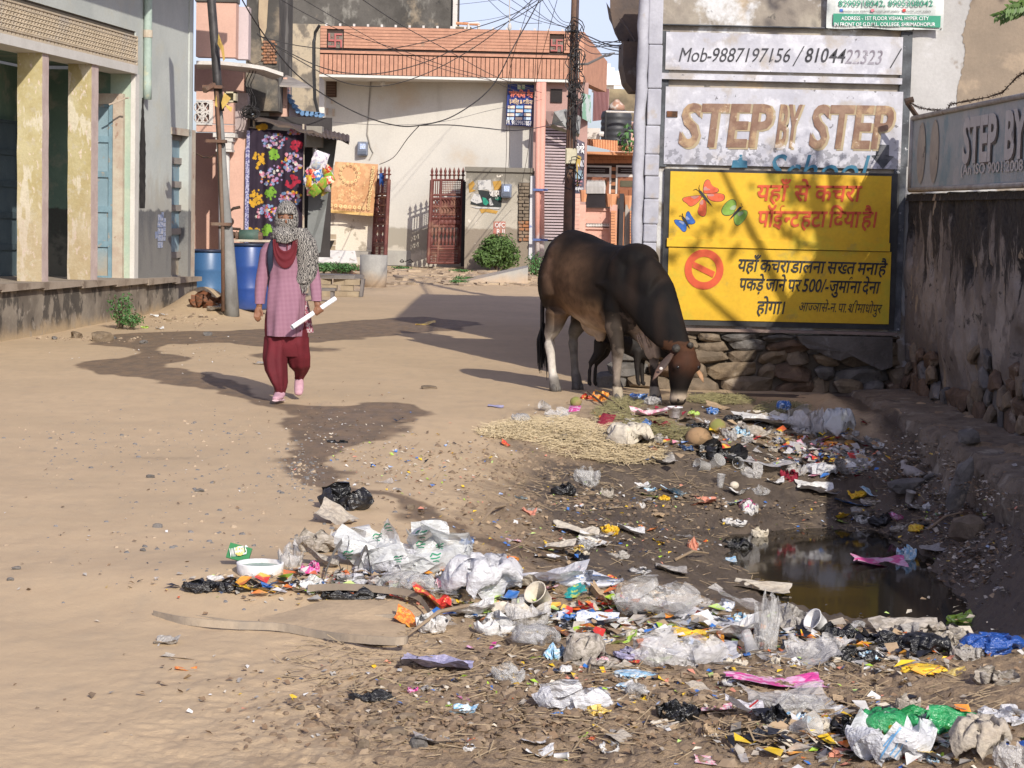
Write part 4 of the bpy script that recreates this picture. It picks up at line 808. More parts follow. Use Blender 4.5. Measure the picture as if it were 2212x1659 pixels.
# ------------------------------------------------ blackened old tower between the houses
tw = thing('blackened_house', 'tall rain-blackened unpainted house with a broken brick corner behind the shop', 'house', P(570,600,33))
part('corner_block', fb(MB(), 533,-30,600,240,32.6,2.0), stained, tw)
mb = MB(); mb.add([P(560,-30,32.57),P(581,-30,32.57),P(576,60,32.57),P(566,95,32.57),P(558,40,32.57)],[(0,1,2,3,4)]); part('bare_plaster_strip', mb, pmat('tan_plaster',(.42,.33,.22),(.34,.26,.18),3), tw)
for i in range(24):
    yy = 88+ (i//3)*6.4; xx = 566+(i%3)*10+ (4 if (i//3)%2 else 0); mb = MB(); fb(mb, xx,yy,xx+8.5,yy+4.6,32.6,.05,.02+random.uniform(0,.03)); part('brick', mb, pmat('old_brick',(.36,.17,.09),(.27,.16,.11),9) if i==0 else bpy.data.materials['old_brick'], tw)
bk = thing('stained_cream_house', 'blotched cream plaster house wall behind the striped parapet house', 'house', P(645,560,52))
part('wall', fb(MB(), 596,50,700,560,52,.4), stained2, bk)
up = thing('dark_upper_storey', 'dark mossy upper storey wall rising behind the terracotta parapet', 'building', P(790,200,60))
part('wall', fb(MB(), 596,-60,984,120,58,3), stained, up); mb = MB(); fb(mb, 980,-60,986,112,57.9,.3,.05); part('white_edge', mb, pinkw, up)
# small shed with tin, blue tile course, lilac wall
sh_ = thing('lean_to_shed', 'small lilac lean-to with grey tin roof and blue tile edging above the shop', 'shed', P(640,560,34))
part('grey_wall', fb(MB(), 548,160,580,262,33.2,.2), pmat('grey_wash',(.42,.42,.40),(.34,.34,.33),3), sh_)
part('pink_wall', fb(MB(), 578,166,619,264,33.3,.5), pink, sh_)
part('window_slot', fb(MB(), 593,190,600,218,33.28,.04,.01), darkr, sh_)
mb = MB(); A_=[P(574,160,33.0),P(640,168,33.0),P(674,192,33.0),P(590,190,34.0)]; 
mb.add([P(574,163,33.6),P(622,166,33.6),P(674,191,32.8),P(600,187,32.8), P(574,160,33.6),P(622,163,33.6),P(674,187,32.8),P(600,184,32.8)], [(0,1,2,3),(7,6,5,4),(0,4,5,1),(1,5,6,2),(2,6,7,3),(3,7,4,0)]); part('tin_roof', mb, pmat('old_tin',(.34,.31,.28),(.25,.22,.2),5,.6,.3), sh_)
lil = pmat('lilac_plaster',(.58,.53,.58),(.52,.48,.52),2)
mb = MB(); pts = [P(617,196,33.6),P(632,222,33.6),P(652,246,33.6),P(692,250,33.6),P(692,275,33.6),P(617,275,33.6)]; mb.add(pts+[p+Vector((0,.3,0)) for p in pts], [tuple(range(6)),tuple(range(11,5,-1))]+[(i,(i+1)%6,(i+1)%6+6,i+6) for i in range(6)]); part('lilac_wall', mb, lil, sh_)
blue_t = pmat('blue_glazed_tile',(.10,.20,.36),(.14,.26,.42),9,.35,.1)
path = [(618,194),(624,206),(630,217),(637,228),(645,238),(655,243),(665,244),(675,245),(685,246),(694,248)]
for i,(x,y) in enumerate(path):
    mb = MB(); c = P(x,y,33.5); mb.box(c, (.10,.16,.05), 0, 0, .5 if i<5 else .05); mb.lathe(c+Vector((0,-.1,-.04)), [(.035,0),(.035,.05)], 8, axis=(0,-1,.3)); part('roof_tile', mb, blue_t, sh_)
# shop: curtain, awning, board, packets
shop = thing('shop_stall', 'small roadside stall with tin awning behind the woman', 'stall', P(640,640,32.3))
YS = 32.2
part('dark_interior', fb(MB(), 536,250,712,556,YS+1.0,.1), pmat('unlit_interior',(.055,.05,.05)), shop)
mb = MB(); n=14; vs = []
for i in range(n+1):
    f = i/n; top = P(533+222*f, 246+47*f, YS+.3); bot = P(540+214*f, 252+53*f+(3*math.sin(i*1.9)), YS-.5); vs += [top, bot, bot+Vector((0,0,-.035)), top+Vector((0,0,-.035))]
mb.add(vs, [(4*i+k,4*i+(k+1)%4,4*i+4+(k+1)%4,4*i+4+k) for i in range(n) for k in range(4)]+[(0,1,2,3),(4*n+3,4*n+2,4*n+1,4*n)]); part('tin_awning', mb, rusty, shop)
mb = MB(); n=22; vs = []
for i in range(n+1):
    f=i/n; dz = .02*(i%2); vs += [P(655+100*f,270+23*f,YS+.3)+Vector((0,0,dz)), P(660+95*f,292+16*f,YS-.7)+Vector((0,0,dz))]
mb.add(vs, [(2*i,2*i+1,2*i+3,2*i+2) for i in range(n)]); part('corrugated_flap', mb, rusty, shop)
part('wooden_box', fb(MB(), 662,272,695,318,YS-.3,.3), pmat('grey_plywood',(.30,.28,.24),(.24,.22,.19),4,.85,.3), shop)
for a_,b_ in (((540,276),(640,288)),((655,268),(655,560)),((548,250),(550,292))):
    part('pole', MB().tube([P(*a_,YS-.25),P(*b_,YS-.25)], .018, 6), frame_m, shop)
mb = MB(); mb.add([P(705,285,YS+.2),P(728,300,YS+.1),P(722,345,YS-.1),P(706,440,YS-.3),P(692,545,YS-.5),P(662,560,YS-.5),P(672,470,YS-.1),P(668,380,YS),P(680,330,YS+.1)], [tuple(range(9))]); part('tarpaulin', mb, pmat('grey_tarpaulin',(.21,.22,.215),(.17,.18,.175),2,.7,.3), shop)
# dark sheet standing in for the interior shade beside it
part('interior_shade_sheet', fb(MB(), 657,318,672,560,YS+.15,.02), pmat('interior_shade_dark',(.05,.052,.055)), shop)
cur = thing('floral_curtain', 'dark purple cloth curtain printed with coloured flower clusters hanging at the stall', 'curtain', P(597,560,YS-.3))
cx0, cx1, cy0, cy1 = 537, 657, 276, 545
def cpt(u, v, o=0.):  # u,v in 0..1
    x = cx0+(cx1-cx0)*u-6*v; y = cy0+(cy1-cy0)*v+10*u*(1-v); w_ = .035*math.sin(u*17+v*1.5)*(.4+.6*v)+.015*math.sin(u*39)
    return P(x,y,YS-.3-w_-o)
mb = MB(); nu, nv = 60, 24; mb.add([cpt(i/nu,j/nv) for i in range(nu+1) for j in range(nv+1)], [(i*(nv+1)+j,i*(nv+1)+j+1,(i+1)*(nv+1)+j+1,(i+1)*(nv+1)+j) for i in range(nu) for j in range(nv)])
part('cloth', mb, pmat('aubergine_cloth',(.022,.014,.028),(.03,.02,.035),6,.85,.2), cur, True)
def flower(mb, u, v, r, pet, ru=random):
    vs = [cpt(u,v,.006)]; k = pet*2 if pet else 8; a0 = ru.random()*6
    for i in range(k):
        q = r*(1 if (not pet or i%2==0) else .45); a = a0+2*math.pi*i/k; vs.append(cpt(u+q*math.cos(a)/120, v+q*math.sin(a)/269, .006))
    mb.add(vs, [(0,1+i,1+(i+1)%k) for i in range(k)])
prints = {'yellow':(.55,.31,.03),'green':(.17,.34,.04),'crimson':(.40,.025,.055),'blue':(.2,.31,.5),'pink':(.55,.24,.32),'lilac':(.36,.25,.47),'white':(.56,.54,.5)}
cl_ = {k: MB() for k in prints}
rr = random.Random(4)
for col_,cx,cy,w_,h_ in (('yellow',560,345,13,19),('yellow',557,430,14,20),('yellow',552,505,14,12),('green',592,336,11,12),('green',588,420,11,13),('green',583,500,11,12),('crimson',640,316,13,12),('crimson',634,396,15,14),('mix',594,305,28,16),('mix',634,352,24,22),('mix',588,380,26,24),('mix',630,433,26,15),('mix',580,462,24,20),('yellow',567,268+6,12,6),('mix',636,285,16,6)):
    for i in range(34 if col_!='mix' else 60):
        a = rr.random()*6.28; q = math.sqrt(rr.random()); x = cx+w_*q*math.cos(a); y = cy+h_*q*math.sin(a)
        kk = col_ if col_!='mix' else rr.choice(['blue','pink','lilac','white','lilac','pink','blue','crimson','yellow'])
        u = (x-cx0)/(cx1-cx0); v = (y-cy0-10*u)/(cy1-cy0)
        if 0.02<u<.97: flower(cl_[kk], u, v, rr.uniform(2.6,4.8), rr.choice([0,5,6,8]), rr)
for kk,mbx in cl_.items():
    o = part('flower_print', mbx, pmat(kk+'_print',prints[kk],None,4,.85,0), cur); o['kind'] = 'stuff'
mb = MB(); nv = 40; vs = []
for j in range(nv+1): vs += [P(531-3*j/nv+ (2 if j<6 else 0), 282+258*j/nv, YS-.33), P(540-4*j/nv, 282+258*j/nv, YS-.36)]
mb.add(vs, [(2*j,2*j+1,2*j+3,2*j+2) for j in range(nv)]); part('patterned_edge', mb, pmat('blue_white_print',(.5,.5,.66),(.10,.10,.28),38,.85,0,lo=.47,hi=.53), cur)
# bunch of snack packets
pk_m = [pmat('packet_'+n, c, c2, 22, .28, .1, spec=.6, lo=.5, hi=.56) for n,c,c2 in (('green',(.20,.38,.04),(.5,.3,.08)),('white',(.55,.55,.53),(.3,.4,.6)),('pink',(.68,.10,.22),(.7,.5,.4)),('red',(.6,.06,.04),(.75,.6,.4)),('yellow',(.7,.5,.05),(.6,.15,.04)),('silver',(.6,.58,.6),(.35,.3,.4)),('blue',(.06,.2,.5),(.6,.6,.65)))]
def packet_mesh(seed):
    r = random.Random(seed); n = 6; vs = []; fs = []
    for sd in (1,-1):
        for i in range(n+1):
            for j in range(n+1):
                u, v = i/n*2-1, j/n*2-1; pf_ = max(0,(1-abs(u)**3))*max(0,(1-abs(v)**4)); vs.append((u*.5*(1+.03*math.sin(j*2+seed)), sd*(.13*pf_*(1+.5*mnoise.noise(Vector((u*2,v*2,seed+sd)))))+.05*mnoise.noise(Vector((u*1.5,v*1.5,seed*3.))), v*.62))
    o = (n+1)**2
    for i in range(n):
        for j in range(n):
            a = i*(n+1)+j; fs += [(a,a+1,a+n+2,a+n+1),(o+a,o+a+n+1,o+a+n+2,o+a+1)]
    me = bpy.data.meshes.new('packet'); me.from_pydata(vs,[],fs); me.update(); me.polygons.foreach_set('use_smooth',[True]*len(fs)); return me
PKM = [packet_mesh(i) for i in range(5)]; PK_BY = {}
def packet(mi, m, loc, size, rot, parent=None, name='packet'):
    k = (mi%5, m.name)
    if k not in PK_BY: me = PKM[k[0]].copy(); me.materials.append(m); PK_BY[k] = me
    o = bpy.data.objects.new(name, PK_BY[k]); COL.objects.link(o); off = OFF[parent.name] if parent is not None else Vector((0,0,0)); o.location = Vector(loc)-off; o.scale = (size,)*3; o.rotation_euler = rot; o.parent = parent; OFF[o.name] = off; return o
bun = thing('snack_packet_bunch', 'bright bunch of small snack packets hanging at the stall', 'snack packets', P(688,420,YS-.6))
rr = random.Random(9)
for i in range(44):
    a = rr.random()*6.28; q = math.sqrt(rr.random()); cx = 688+24*q*math.cos(a); cy = 385+36*q*math.sin(a)
    packet(i, pk_m[rr.choice([0,0,1,2,3,4,5,0,6])], P(cx,cy,YS-.6-rr.uniform(0,.22)), rr.uniform(.11,.16), (rr.uniform(-.5,.5),rr.uniform(-.7,.7),rr.uniform(-.8,.8)), bun)
packet(2, pk_m[5], P(690,348,YS-.75), .24, (0,.3,.2), bun); part('string', MB().tube([P(683,318,YS-.5),P(688,345,YS-.6)], .006, 5), iron, bun)
# ------------------------------------------------ house with the terracotta striped parapet
YH = 47.0
terra = pmat('terracotta_tile', (.46,.245,.165), (.39,.205,.14), 4, .85, .4, layers=[dict(c=(.24,.19,.14), s=3, lo=.60,hi=.72,k=.6), dict(c=(.56,.30,.2), s=9, lo=.5,hi=.7,k=.5)])
terra_d = pmat('tile_joint', (.055,.035,.028), None, 5)
hc = pmat('cream_house_plaster', (.57,.545,.49), (.52,.50,.455), .8, .9, .15, layers=[dict(c=(.47,.35,.22), s=.8, lo=.55,hi=.72,k=.5), dict(c=(.34,.31,.27), s=1.8, st=(1,1,.3), lo=.56,hi=.74,k=.45), dict(c=(.33,.30,.245), s=1.2, z=(1.05,.04,.5,-1)), dict(c=(.55,.5,.42), s=2.5, z=(.55,.04,.8,-1),k=.8)])
hh_ = thing('striped_parapet_house', 'cream house with terracotta striped parapet across the street', 'house', P(930,575,YH+3))
HWY = lambda x: YH+1.75-(x-690)/476*1.25
a_=P(690,150,HWY(690)); b_=P(1170,150,HWY(1170)); zq=P(690,166,HWY(690)).z
mb = MB(); mb.add([Vector((a_.x,a_.y,-.1)),Vector((b_.x,b_.y,-.1)),Vector((b_.x,b_.y,zq)),Vector((a_.x,a_.y,zq)),Vector((a_.x,a_.y+.3,-.1)),Vector((b_.x,b_.y+.3,-.1)),Vector((b_.x,b_.y+.3,zq)),Vector((a_.x,a_.y+.3,zq))],[(0,1,2,3),(7,6,5,4),(0,4,5,1),(1,5,6,2),(2,6,7,3),(3,7,4,0)])
part('front_wall', mb, hc, hh_)
part('left_pilaster', fb(MB(), 690,150,700,290,YH+1.0,.3), cream, hh_); None
mb = MB(); A0,A1 = P(690,160,YH), P(1236,176,YH); zb_, zt_ = A0.z, P(690,55,YH).z; Ht = zt_-zb_
mb.bb((A0.x, YH+.03, zb_),(A1.x, YH+.3, zt_)); part('parapet_core', mb, terra_d, hh_)
mb = MB(); mb.bb((A0.x, YH-.02, zb_-.06),(A1.x, YH+2.2, zb_-.002)); part('balcony_slab', mb, cream, hh_)
nfl = 58; fw = (A1.x-A0.x)/nfl; zsp = zb_+Ht*.42
fl = MB(); fl.bb((-fw*.42,-.02,-Ht*.2),(fw*.42,.02,Ht*.2)); flm = fl.mesh('tile'); flm.materials.append(terra)
for i in range(nfl):
    o = bpy.data.objects.new('tile', flm); COL.objects.link(o); o.parent = hh_; OFF[o.name]=OFF[hh_.name]; o.location = Vector((A0.x+fw*(i+.5), YH+.01+random.uniform(-.006,.006), zb_+Ht*.21))-OFF[hh_.name]
zz = [zsp+Ht*.02, zsp+Ht*.075, zsp+Ht*.13]; nrow = 7; rowh = (zt_-zz[-1])/nrow
for i in range(nrow+1):
    z0_ = zz[1]-.01+ rowh*i if i else zsp+.02; z1_ = z0_+rowh*.88
    segs = ((A0.x,A1.x),) if i==0 or i>=nrow-0 else ((A0.x,P(707,80,YH).x),(P(742,80,YH).x,P(1188,90,YH).x),(P(1218,90,YH).x,A1.x))
    z1_ = min(z1_, zt_)
    for a_,b_ in segs:
        mb = MB(); mb.bb((a_+.01,YH-.02,z0_),(b_-.01,YH+.028,z1_)); part('tile_course', mb, terra, hh_)
# the auspicious cross panels in relief at both ends
emb = pmat('dark_pink_relief',(.40,.13,.12),(.32,.11,.10),5); emg = pmat('grey_relief_ground',(.2,.17,.14),(.14,.12,.1),9)
for xa,xb in ((708,741),(1189,1217)):
    cA, cB = P(xa,60+ (xa-700)*.023,YH), P(xb,92+(xa-700)*.023,YH); S_ = cB.x-cA.x; cx = (cA.x+cB.x)/2; cz = zt_-Ht*.30; h = S_*.48
    part('emblem_ground', MB().bb((cx-h,YH-.0,cz-h),(cx+h,YH+.03,cz+h)), emg, hh_)
    t = h*.22; em = MB(); R_ = lambda x0,z0,x1,z1: em.bb((cx+x0*h,YH-.035,cz+z0*h),(cx+x1*h,YH-.001,cz+z1*h))
    R_(-.12,-.93,.12,.93); R_(-.93,-.12,-.121,.12); R_(.121,-.12,.93,.12); R_(.121,.70,.93,.93); R_(-.93,-.93,-.121,-.70); R_(-.93,.121,-.70,.93); R_(.70,-.93,.93,-.121)
    part('emblem_bars', em, emb, hh_)
    for q,w_ in ((-.42,.42),(.42,.42),(-.42,-.42),(.42,-.42)): part('emblem_dot', MB().ell((cx+q*h,YH-.0,cz+w_*h),(h*.09,.03,h*.09),8,6), emb, hh_)
# return side of the parapet
mb = MB(); Y2 = YH+2.6
v4 = [P(1238,100,YH+.02),P(1290,132,Y2),P(1288,198,Y2),P(1238,176,YH+.02)]; v4[0].z = zt_; 
mb.add(v4+[v+Vector((.25,.1,0)) for v in v4], [(0,1,2,3),(7,6,5,4),(0,4,5,1),(1,5,6,2),(2,6,7,3),(3,7,4,0)]); part('parapet_return', mb, terra, hh_)
mb = MB(); mb.add([P(1249,112,YH-.05),P(1284,128,Y2-.1),P(1284,175,Y2-.1),P(1249,168,YH-.05)],[(0,1,2,3)]); part('grey_render_panel', mb, pmat('pale_render',(.5,.5,.46),(.4,.4,.37),3), hh_)
# louvre window, wall fittings, lamp
lo_ = part('louvre_window', fb(MB(), 702,166,727,210,HWY(715)-.06,.05), pmat('brown_louvre',(.10,.06,.04)), hh_)
for i in range(7): part('louvre', fb(MB(), 705,169+i*5.6,724,172.5+i*5.6,HWY(715)-.07,.02,.02), pmat('louvre_slat',(.16,.10,.07)) if i==0 else bpy.data.materials['louvre_slat'], lo_)
for r in ((715,213,719,224),(703,233,709,248),(718,235,723,251)): part('switch_plate', fb(MB(), *r, HWY(715)-.03,.03,.03), frame_m, hh_)
part('bulb_holder', MB().lathe(P(827,165,YH+1.0), [(.02,0),(.045,-.02),(.045,-.10),(.065,-.16),(.05,-.22),(.01,-.25)], 12), cream, hh_)
mb = MB(); mb.tube([*[P(x,y,HWY(x)-.03) for x,y in ((760,168),(801,170),(797,230),(793,290),(800,318),(806,330),(798,345))]], .016, 5); part('surface_cable', mb, pmat('grey_cable',(.3,.28,.25)), hh_)
dk = pmat('conduit_black',(.03,.03,.03),None,4,.5,0)
mb = MB(); mb.tube([P(690,55,YH-.1),P(681,70,YH),P(678,90,YH),P(678,150,YH),P(680,215,YH),P(686,238,YH),P(693,270,YH)], .04, 6); part('downpipe', mb, dk, hh_)
mb = MB()
for i in range(18): part('parapet_clip', MB().box(P(705+i*30, 53+i*.75, YH+.1), (.05,.05,.06)), pinkw, hh_)
part('dado_ledge', fb(MB(), 838,541,935,575,HWY(860),.1,.1), pmat('grey_cement',(.36,.35,.32),(.3,.29,.27),3), hh_)
def meter(x0,y0,x1,y1,Y,label):
    t = thing('electric_meter', label, 'electric meter', P((x0+x1)/2,y1,Y-.1)); mb = MB(); fb(mb,x0,y0,x1,y1,Y,.02,.16); o = part('case', mb, pmat('blue_grey_plastic',(.17,.19,.24),(.13,.15,.19),5,.4,.1), t); bv = o.modifiers.new('b','BEVEL'); bv.width=.03; bv.segments=3
    part('dial_window', fb(MB(), x0+(x1-x0)*.25,y0+(y1-y0)*.15,x1-(x1-x0)*.2,y0+(y1-y0)*.55,Y,.02,.185), pmat('meter_face',(.55,.6,.7),(.25,.35,.6),30,.3,0), t)
    part('lower_cover', fb(MB(), x0+(x1-x0)*.15,y0+(y1-y0)*.65,x1-(x1-x0)*.15,y1-(y1-y0)*.1,Y,.02,.18), pmat('meter_cover',(.11,.13,.17)), t)
meter(773,306,795,337,HWY(784)-.02,'grey electric meter on the cream wall above the hanging carpet')
# low compound wall with the hanging carpet
cw = thing('compound_wall', 'low peeling plaster compound wall under the hanging orange carpet', 'wall', P(755,560,YH-1))
peel = pmat('peeling_plaster', (.38,.33,.26), (.33,.28,.22), 1.5, .95, .5, layers=[dict(c=(.62,.56,.46), s=.9, lo=.47,hi=.5), dict(c=(.30,.26,.2), s=3, lo=.6,hi=.66,k=.8)])
part('wall', fb(MB(), 694,356,808,542,YH-1,.25), peel, cw); part('footing', fb(MB(), 690,541,802,556,YH-1,.3,.12), pmat('grey_cement2',(.33,.31,.28),None,3), cw)

carp = thing('hanging_carpet', 'faded orange patterned carpet hanging over the compound wall', 'carpet', P(760,467,YH-1.3))
def qd(a,b,c,d,Y,n=16,wob=.0):
    mb = MB(); vs = []
    for i in range(n+1):
        for j in range(n+1):
            u,v = i/n,j/n; x = (a[0]*(1-u)+b[0]*u)*(1-v)+(d[0]*(1-u)+c[0]*u)*v; y = (a[1]*(1-u)+b[1]*u)*(1-v)+(d[1]*(1-u)+c[1]*u)*v; vs.append(P(x,y,Y-wob*math.sin(u*7+v*2)))
    mb.add(vs, [(i*(n+1)+j,i*(n+1)+j+1,(i+1)*(n+1)+j+1,(i+1)*(n+1)+j) for i in range(n) for j in range(n)]); return mb
part('pile', qd((724,349),(817,355),(806,467),(708,459),YH-1.35,18,.04), pmat('orange_carpet',(.50,.27,.13),(.56,.32,.17),2.2,.95,.4,layers=[dict(c=(.62,.42,.22),s=5.5,lo=.54,hi=.58,k=.7)]), carp, True)
ring = MB(); dots = MB()
def cring(x,y,r,mbx,n=10):
    c = P(x,y,YH-1.45); k = r/F*YH; vs = []
    for i in range(n):
        a = 6.2832*i/n
        for q in (k, k*.5): vs.append(c+Vector((q*math.cos(a),0,q*math.sin(a))))
    mbx.add(vs, [(2*i,2*((i+1)%n),2*((i+1)%n)+1,2*i+1) for i in range(n)])
for i in range(9): cring(715+i*10.2, 443+i*.9, 3.6, ring)
for i in range(11): cring(807-i*1.05, 362+i*8.0, 3.4, ring)
for i in range(14): a = i/14*6.28; cring(756+20*math.cos(a), 374+20*math.sin(a), 3., ring)
for i in range(40): rr2 = random.Random(i); cring(725+rr2.random()*65, 395+rr2.random()*40, 1.3, dots, 6)
part('medallions', ring, pmat('carpet_gold',(.72,.56,.27),None,4,.95,0), carp); part('dots', dots, bpy.data.materials['carpet_gold'], carp)
part('fringe_band', qd((709,452),(806,461),(806,467),(708,459),YH-1.47,6,.04), pmat('carpet_border',(.60,.40,.16)), carp)
mb = MB()
for (x0,y0,x1,y1) in ((818,379,828,402),(822,383,826,404)): fb(mb, x0,y0,x1,y1,YH-1.5,.03)
# ------------------------------------------------ ornate iron gates
gate_m = pmat('maroon_gate_paint', (.16,.055,.045), (.12,.04,.035), 4, .6, .2, layers=[dict(c=(.27,.15,.10), s=3, lo=.5,hi=.65,k=.7)])
def gate(name_lbl, x0, x1, ytop, ybot, Y, dY, nsp, simple=False):
    t = thing('iron_gate', name_lbl, 'gate', P((x0+x1)/2, ybot, Y))
    g = lambda u, v: P(x0+(x1-x0)*u - 8*(v) , ytop+(ybot-ytop)*v, Y+dY*u)
    B = lambda n_, a, b, r=.028, m=gate_m: part(n_, MB().tube([g(*a), g(*b)], r, 6), m, t)
    for u in (0,1): B('upright', (u,0),(u,1), .045)
    B('upright', (.30 if not simple else .5,0),(.30 if not simple else .5,1), .03)
    for v in (0,.18,.22,.32,.42,.455,.56,.80,.83,1): B('crossbar', (0,v),(1,v), .028)
    for i in range(nsp):
        u = i/(nsp-1); a = g(u,0); part('spike', MB().lathe(a, [(.02,0),(.02,.09),(.06,.11),(.02,.14),(.035,.2),(.0,.30)], 6), gate_m, t)
    mesh_ = MB()
    for i in range(12): u = .34+.6*i/11; mesh_.tube([g(u,.01),g(u,.18)], .007, 4)
    for i in range(9): v = .01+.17*i/8; mesh_.tube([g(.34,v),g(.96,v)], .007, 4)
    part('wire_mesh', mesh_, gate_m, t)['kind'] = 'stuff'
    for i in range(4): u=.06+.2*i/3; B('bar', (u,0),(u,.2), .012)
    sc = MB()
    for i in range(10 if not simple else 4):
        for v in (.27,.37,.44): c = g((i+.5)/(10 if not simple else 4), v); sc.tube([c+Vector((.07*math.cos(a)*abs(x1-x0)/70,0,.07*math.sin(a))) for a in np.linspace(0,6.28,9)], .014, 4, False)
    part('scrollwork', sc, gate_m, t)['kind'] = 'stuff'
    pn = MB(); A_,B_,C_,D_ = g(.03,.455),g(.97,.455),g(.97,.56),g(.03,.56); pn.add([A_,B_,C_,D_],[(0,1,2,3)]); part('sheet_panel', pn, gate_m, t)
    pn = MB(); A_,B_,C_,D_ = g(.33,.23),g(.97,.23),g(.97,.42),g(.33,.42); A_.y+=.02; pn.add([A_,B_,C_,D_],[(0,1,2,3)]); part('pierced_sheet', pn, gate_m, t)
    for i in range(5): c = g(.38+.13*i,.51); part('rosette', MB().ell(c+Vector((0,-.03,0)),(.06,.02,.06),8,6), gate_m, t)
    for i in range(8 if not simple else 4):
        u = (i+.7)/(8.4 if not simple else 4.6); a = g(u,.57); b = g(u,.80); pr = []
        for k in range(9): pr.append(.012+.028*abs(math.sin(k*math.pi/4)))
        part('baluster', MB().tube([a.lerp(b,k/8) for k in range(9)], pr, 6), gate_m, t)
    lo_p = MB(); 
    for i in range(9): v=.84+.15*i/8; lo_p.tube([g(.03,v),g(.97,v)], .014, 4)
    part('bottom_lattice', lo_p, gate_m, t)
    return t
gate('open ornate maroon iron gate leaf between the cream wall and the poster pier', 933, 1000, 389, 568, YH-.2, .3, 8)
gate('dark maroon iron gate leaf half hidden beside the hanging carpet', 814, 840, 388, 560, YH-1.0, -1.2, 4, True)
mb = MB(); vs = [P(819,375,YH-1.7),P(829,373,YH-1.7),P(832,385,YH-1.75),P(828,404,YH-1.7),P(823,395,YH-1.7),P(820,402,YH-1.7)]; mb.add(vs,[tuple(range(6))]); mb.add([v+Vector((0,.05,0)) for v in vs],[tuple(range(5,-1,-1))]); solo('blue_cloth', mb, pmat('blue_rag',(.03,.09,.3)), 'blue cloth draped on the gate next to the carpet', 'cloth')
part('gate_post', fb(MB(), 999,392,1008,576,YH-.3,.15), pmat('black_post',(.03,.028,.028)), hh_)
# sandals on the step
sd_ = pmat('black_rubber',(.02,.02,.022),None,4,.6,0)
for i,x in enumerate((868.5,886.5)):
    c = P(x,566,YH+.6); mb = MB(); mb.loft([(c+Vector((0,-.13,0)),(.03,0,0),(0,0,.012)),(c+Vector((0,-.07,0)),(.05,0,0),(0,0,.014)),(c+Vector((0,.05,0)),(.042,0,0),(0,0,.014)),(c+Vector((0,.13,0)),(.035,0,0),(0,0,.012))], 10)
    mb.tube([c+Vector((-.12 if i else -.05,-.02,.01)),c+Vector((0,-.05,.06)),c+Vector((.05,-.02,.01))], .012, 5)
    solo('sandal', mb, sd_, ('left','right')[i]+' black sandal of the pair left on the gate step', 'sandal', 'sandals on the gate step')
# pier with posters
pier = thing('poster_pier', 'old plastered gate pier with torn posters and a second electric meter', 'pier', P(1080,578,YH-.6))
pier_m = pmat('old_pier_plaster', (.45,.41,.34), (.37,.34,.28), 1.6, .95, .5, layers=[dict(c=(.13,.12,.10), s=2.2, z=(2.12,.14,1.5,1), k=.85), dict(c=(.16,.14,.12), s=2.6, lo=.56,hi=.66,k=.7), dict(c=(.235,.195,.15), s=1.8, z=(1.12,.03,.5,-1)), dict(c=(.60,.55,.47), s=2, lo=.69,hi=.7)])
part('body', fb(MB(), 1007,366,1150,590,YH-.6,.7), pier_m, pier); part('cap', fb(MB(), 1004,360,1153,373,YH-.6,.75,.06), pier_m, pier)
brk = pmat('exposed_brick', (.36,.16,.075), (.28,.13,.07), 6, .95, .6, layers=[dict(c=(.24,.2,.15), s=4, lo=.45,hi=.6,k=.8)]); brk_o = pmat('weathered_brick', (.22,.175,.125), (.15,.12,.09), 6, .95, .6)
part('brick_recess', fb(MB(), 1120,394,1144,522,YH-.6,.02,.01), mortar, pier)
for i in range(17):
    yy = 396+i*7.4
    for (a_,b_) in (((1121,1132),(1134,1143)) if i%2 else ((1121,1127),(1129,1143))): part('brick', fb(MB(), a_+random.uniform(-1,1),yy,b_,yy+5.8,YH-.6,.02,.03+random.uniform(0,.05)), brk if i>10 else brk_o, pier)
ps_m = {'w':pmat('paper_white',(.46,.45,.43),(.25,.25,.25),14,.7,0,lo=.55,hi=.6),'k':pmat('print_black',(.03,.035,.035)),'g':pmat('print_teal',(.03,.26,.17)),'o':pmat('print_orange',(.45,.26,.06))}
ppol = lambda k, pts, o_=.012: part('torn_poster', MB().add([P(x,y,YH-.6-o_) for x,y in pts],[tuple(range(len(pts)))]), ps_m[k], pier)
ppol('w',[(1032,390),(1060,388),(1062,410),(1058,412),(1050,409),(1033,411)]); ppol('o',[(1012,398),(1022,390),(1026,398),(1020,408),(1028,412),(1014,416)]); ppol('o',[(1064,392),(1082,390),(1084,408),(1068,411)],.01)
ppol('k',[(1033,410),(1050,412),(1062,414),(1084,426),(1083,447),(1040,446),(1016,441),(1018,434),(1040,438)],.014); ppol('w',[(1016,434),(1024,418),(1036,420),(1042,437),(1030,440)],.018); ppol('g',[(1042,426),(1050,428),(1056,438),(1050,444),(1044,441)],.018); ppol('w',[(1056,430),(1060,428),(1066,443),(1058,444)],.02); ppol('w',[(1016,446),(1083,448),(1080,452),(1030,450)],.02); ppol('o',[(1036,452),(1050,450),(1076,456),(1072,462),(1050,458),(1040,461)],.01)
red_b = pmat('faded_red_paint',(.42,.16,.13),(.35,.2,.15),9,.9,0); part('red_patch', fb(MB(),1066,478,1091,519,YH-.6,.0,.008), red_b, pier)
wh_t = pmat('white_chalk_paint',(.7,.66,.62),None,4,.9,0)
for t_,x0,y0,x1 in (('OFC',1069,491,1090),('R II',1073,505,1090),('F N',1071,518,1088)): part('lettering', letter([t_], P(x0,y0,YH-.62), P(x1,y0+.4,YH-.62), (0,0,.15), .02, 0), wh_t, pier)
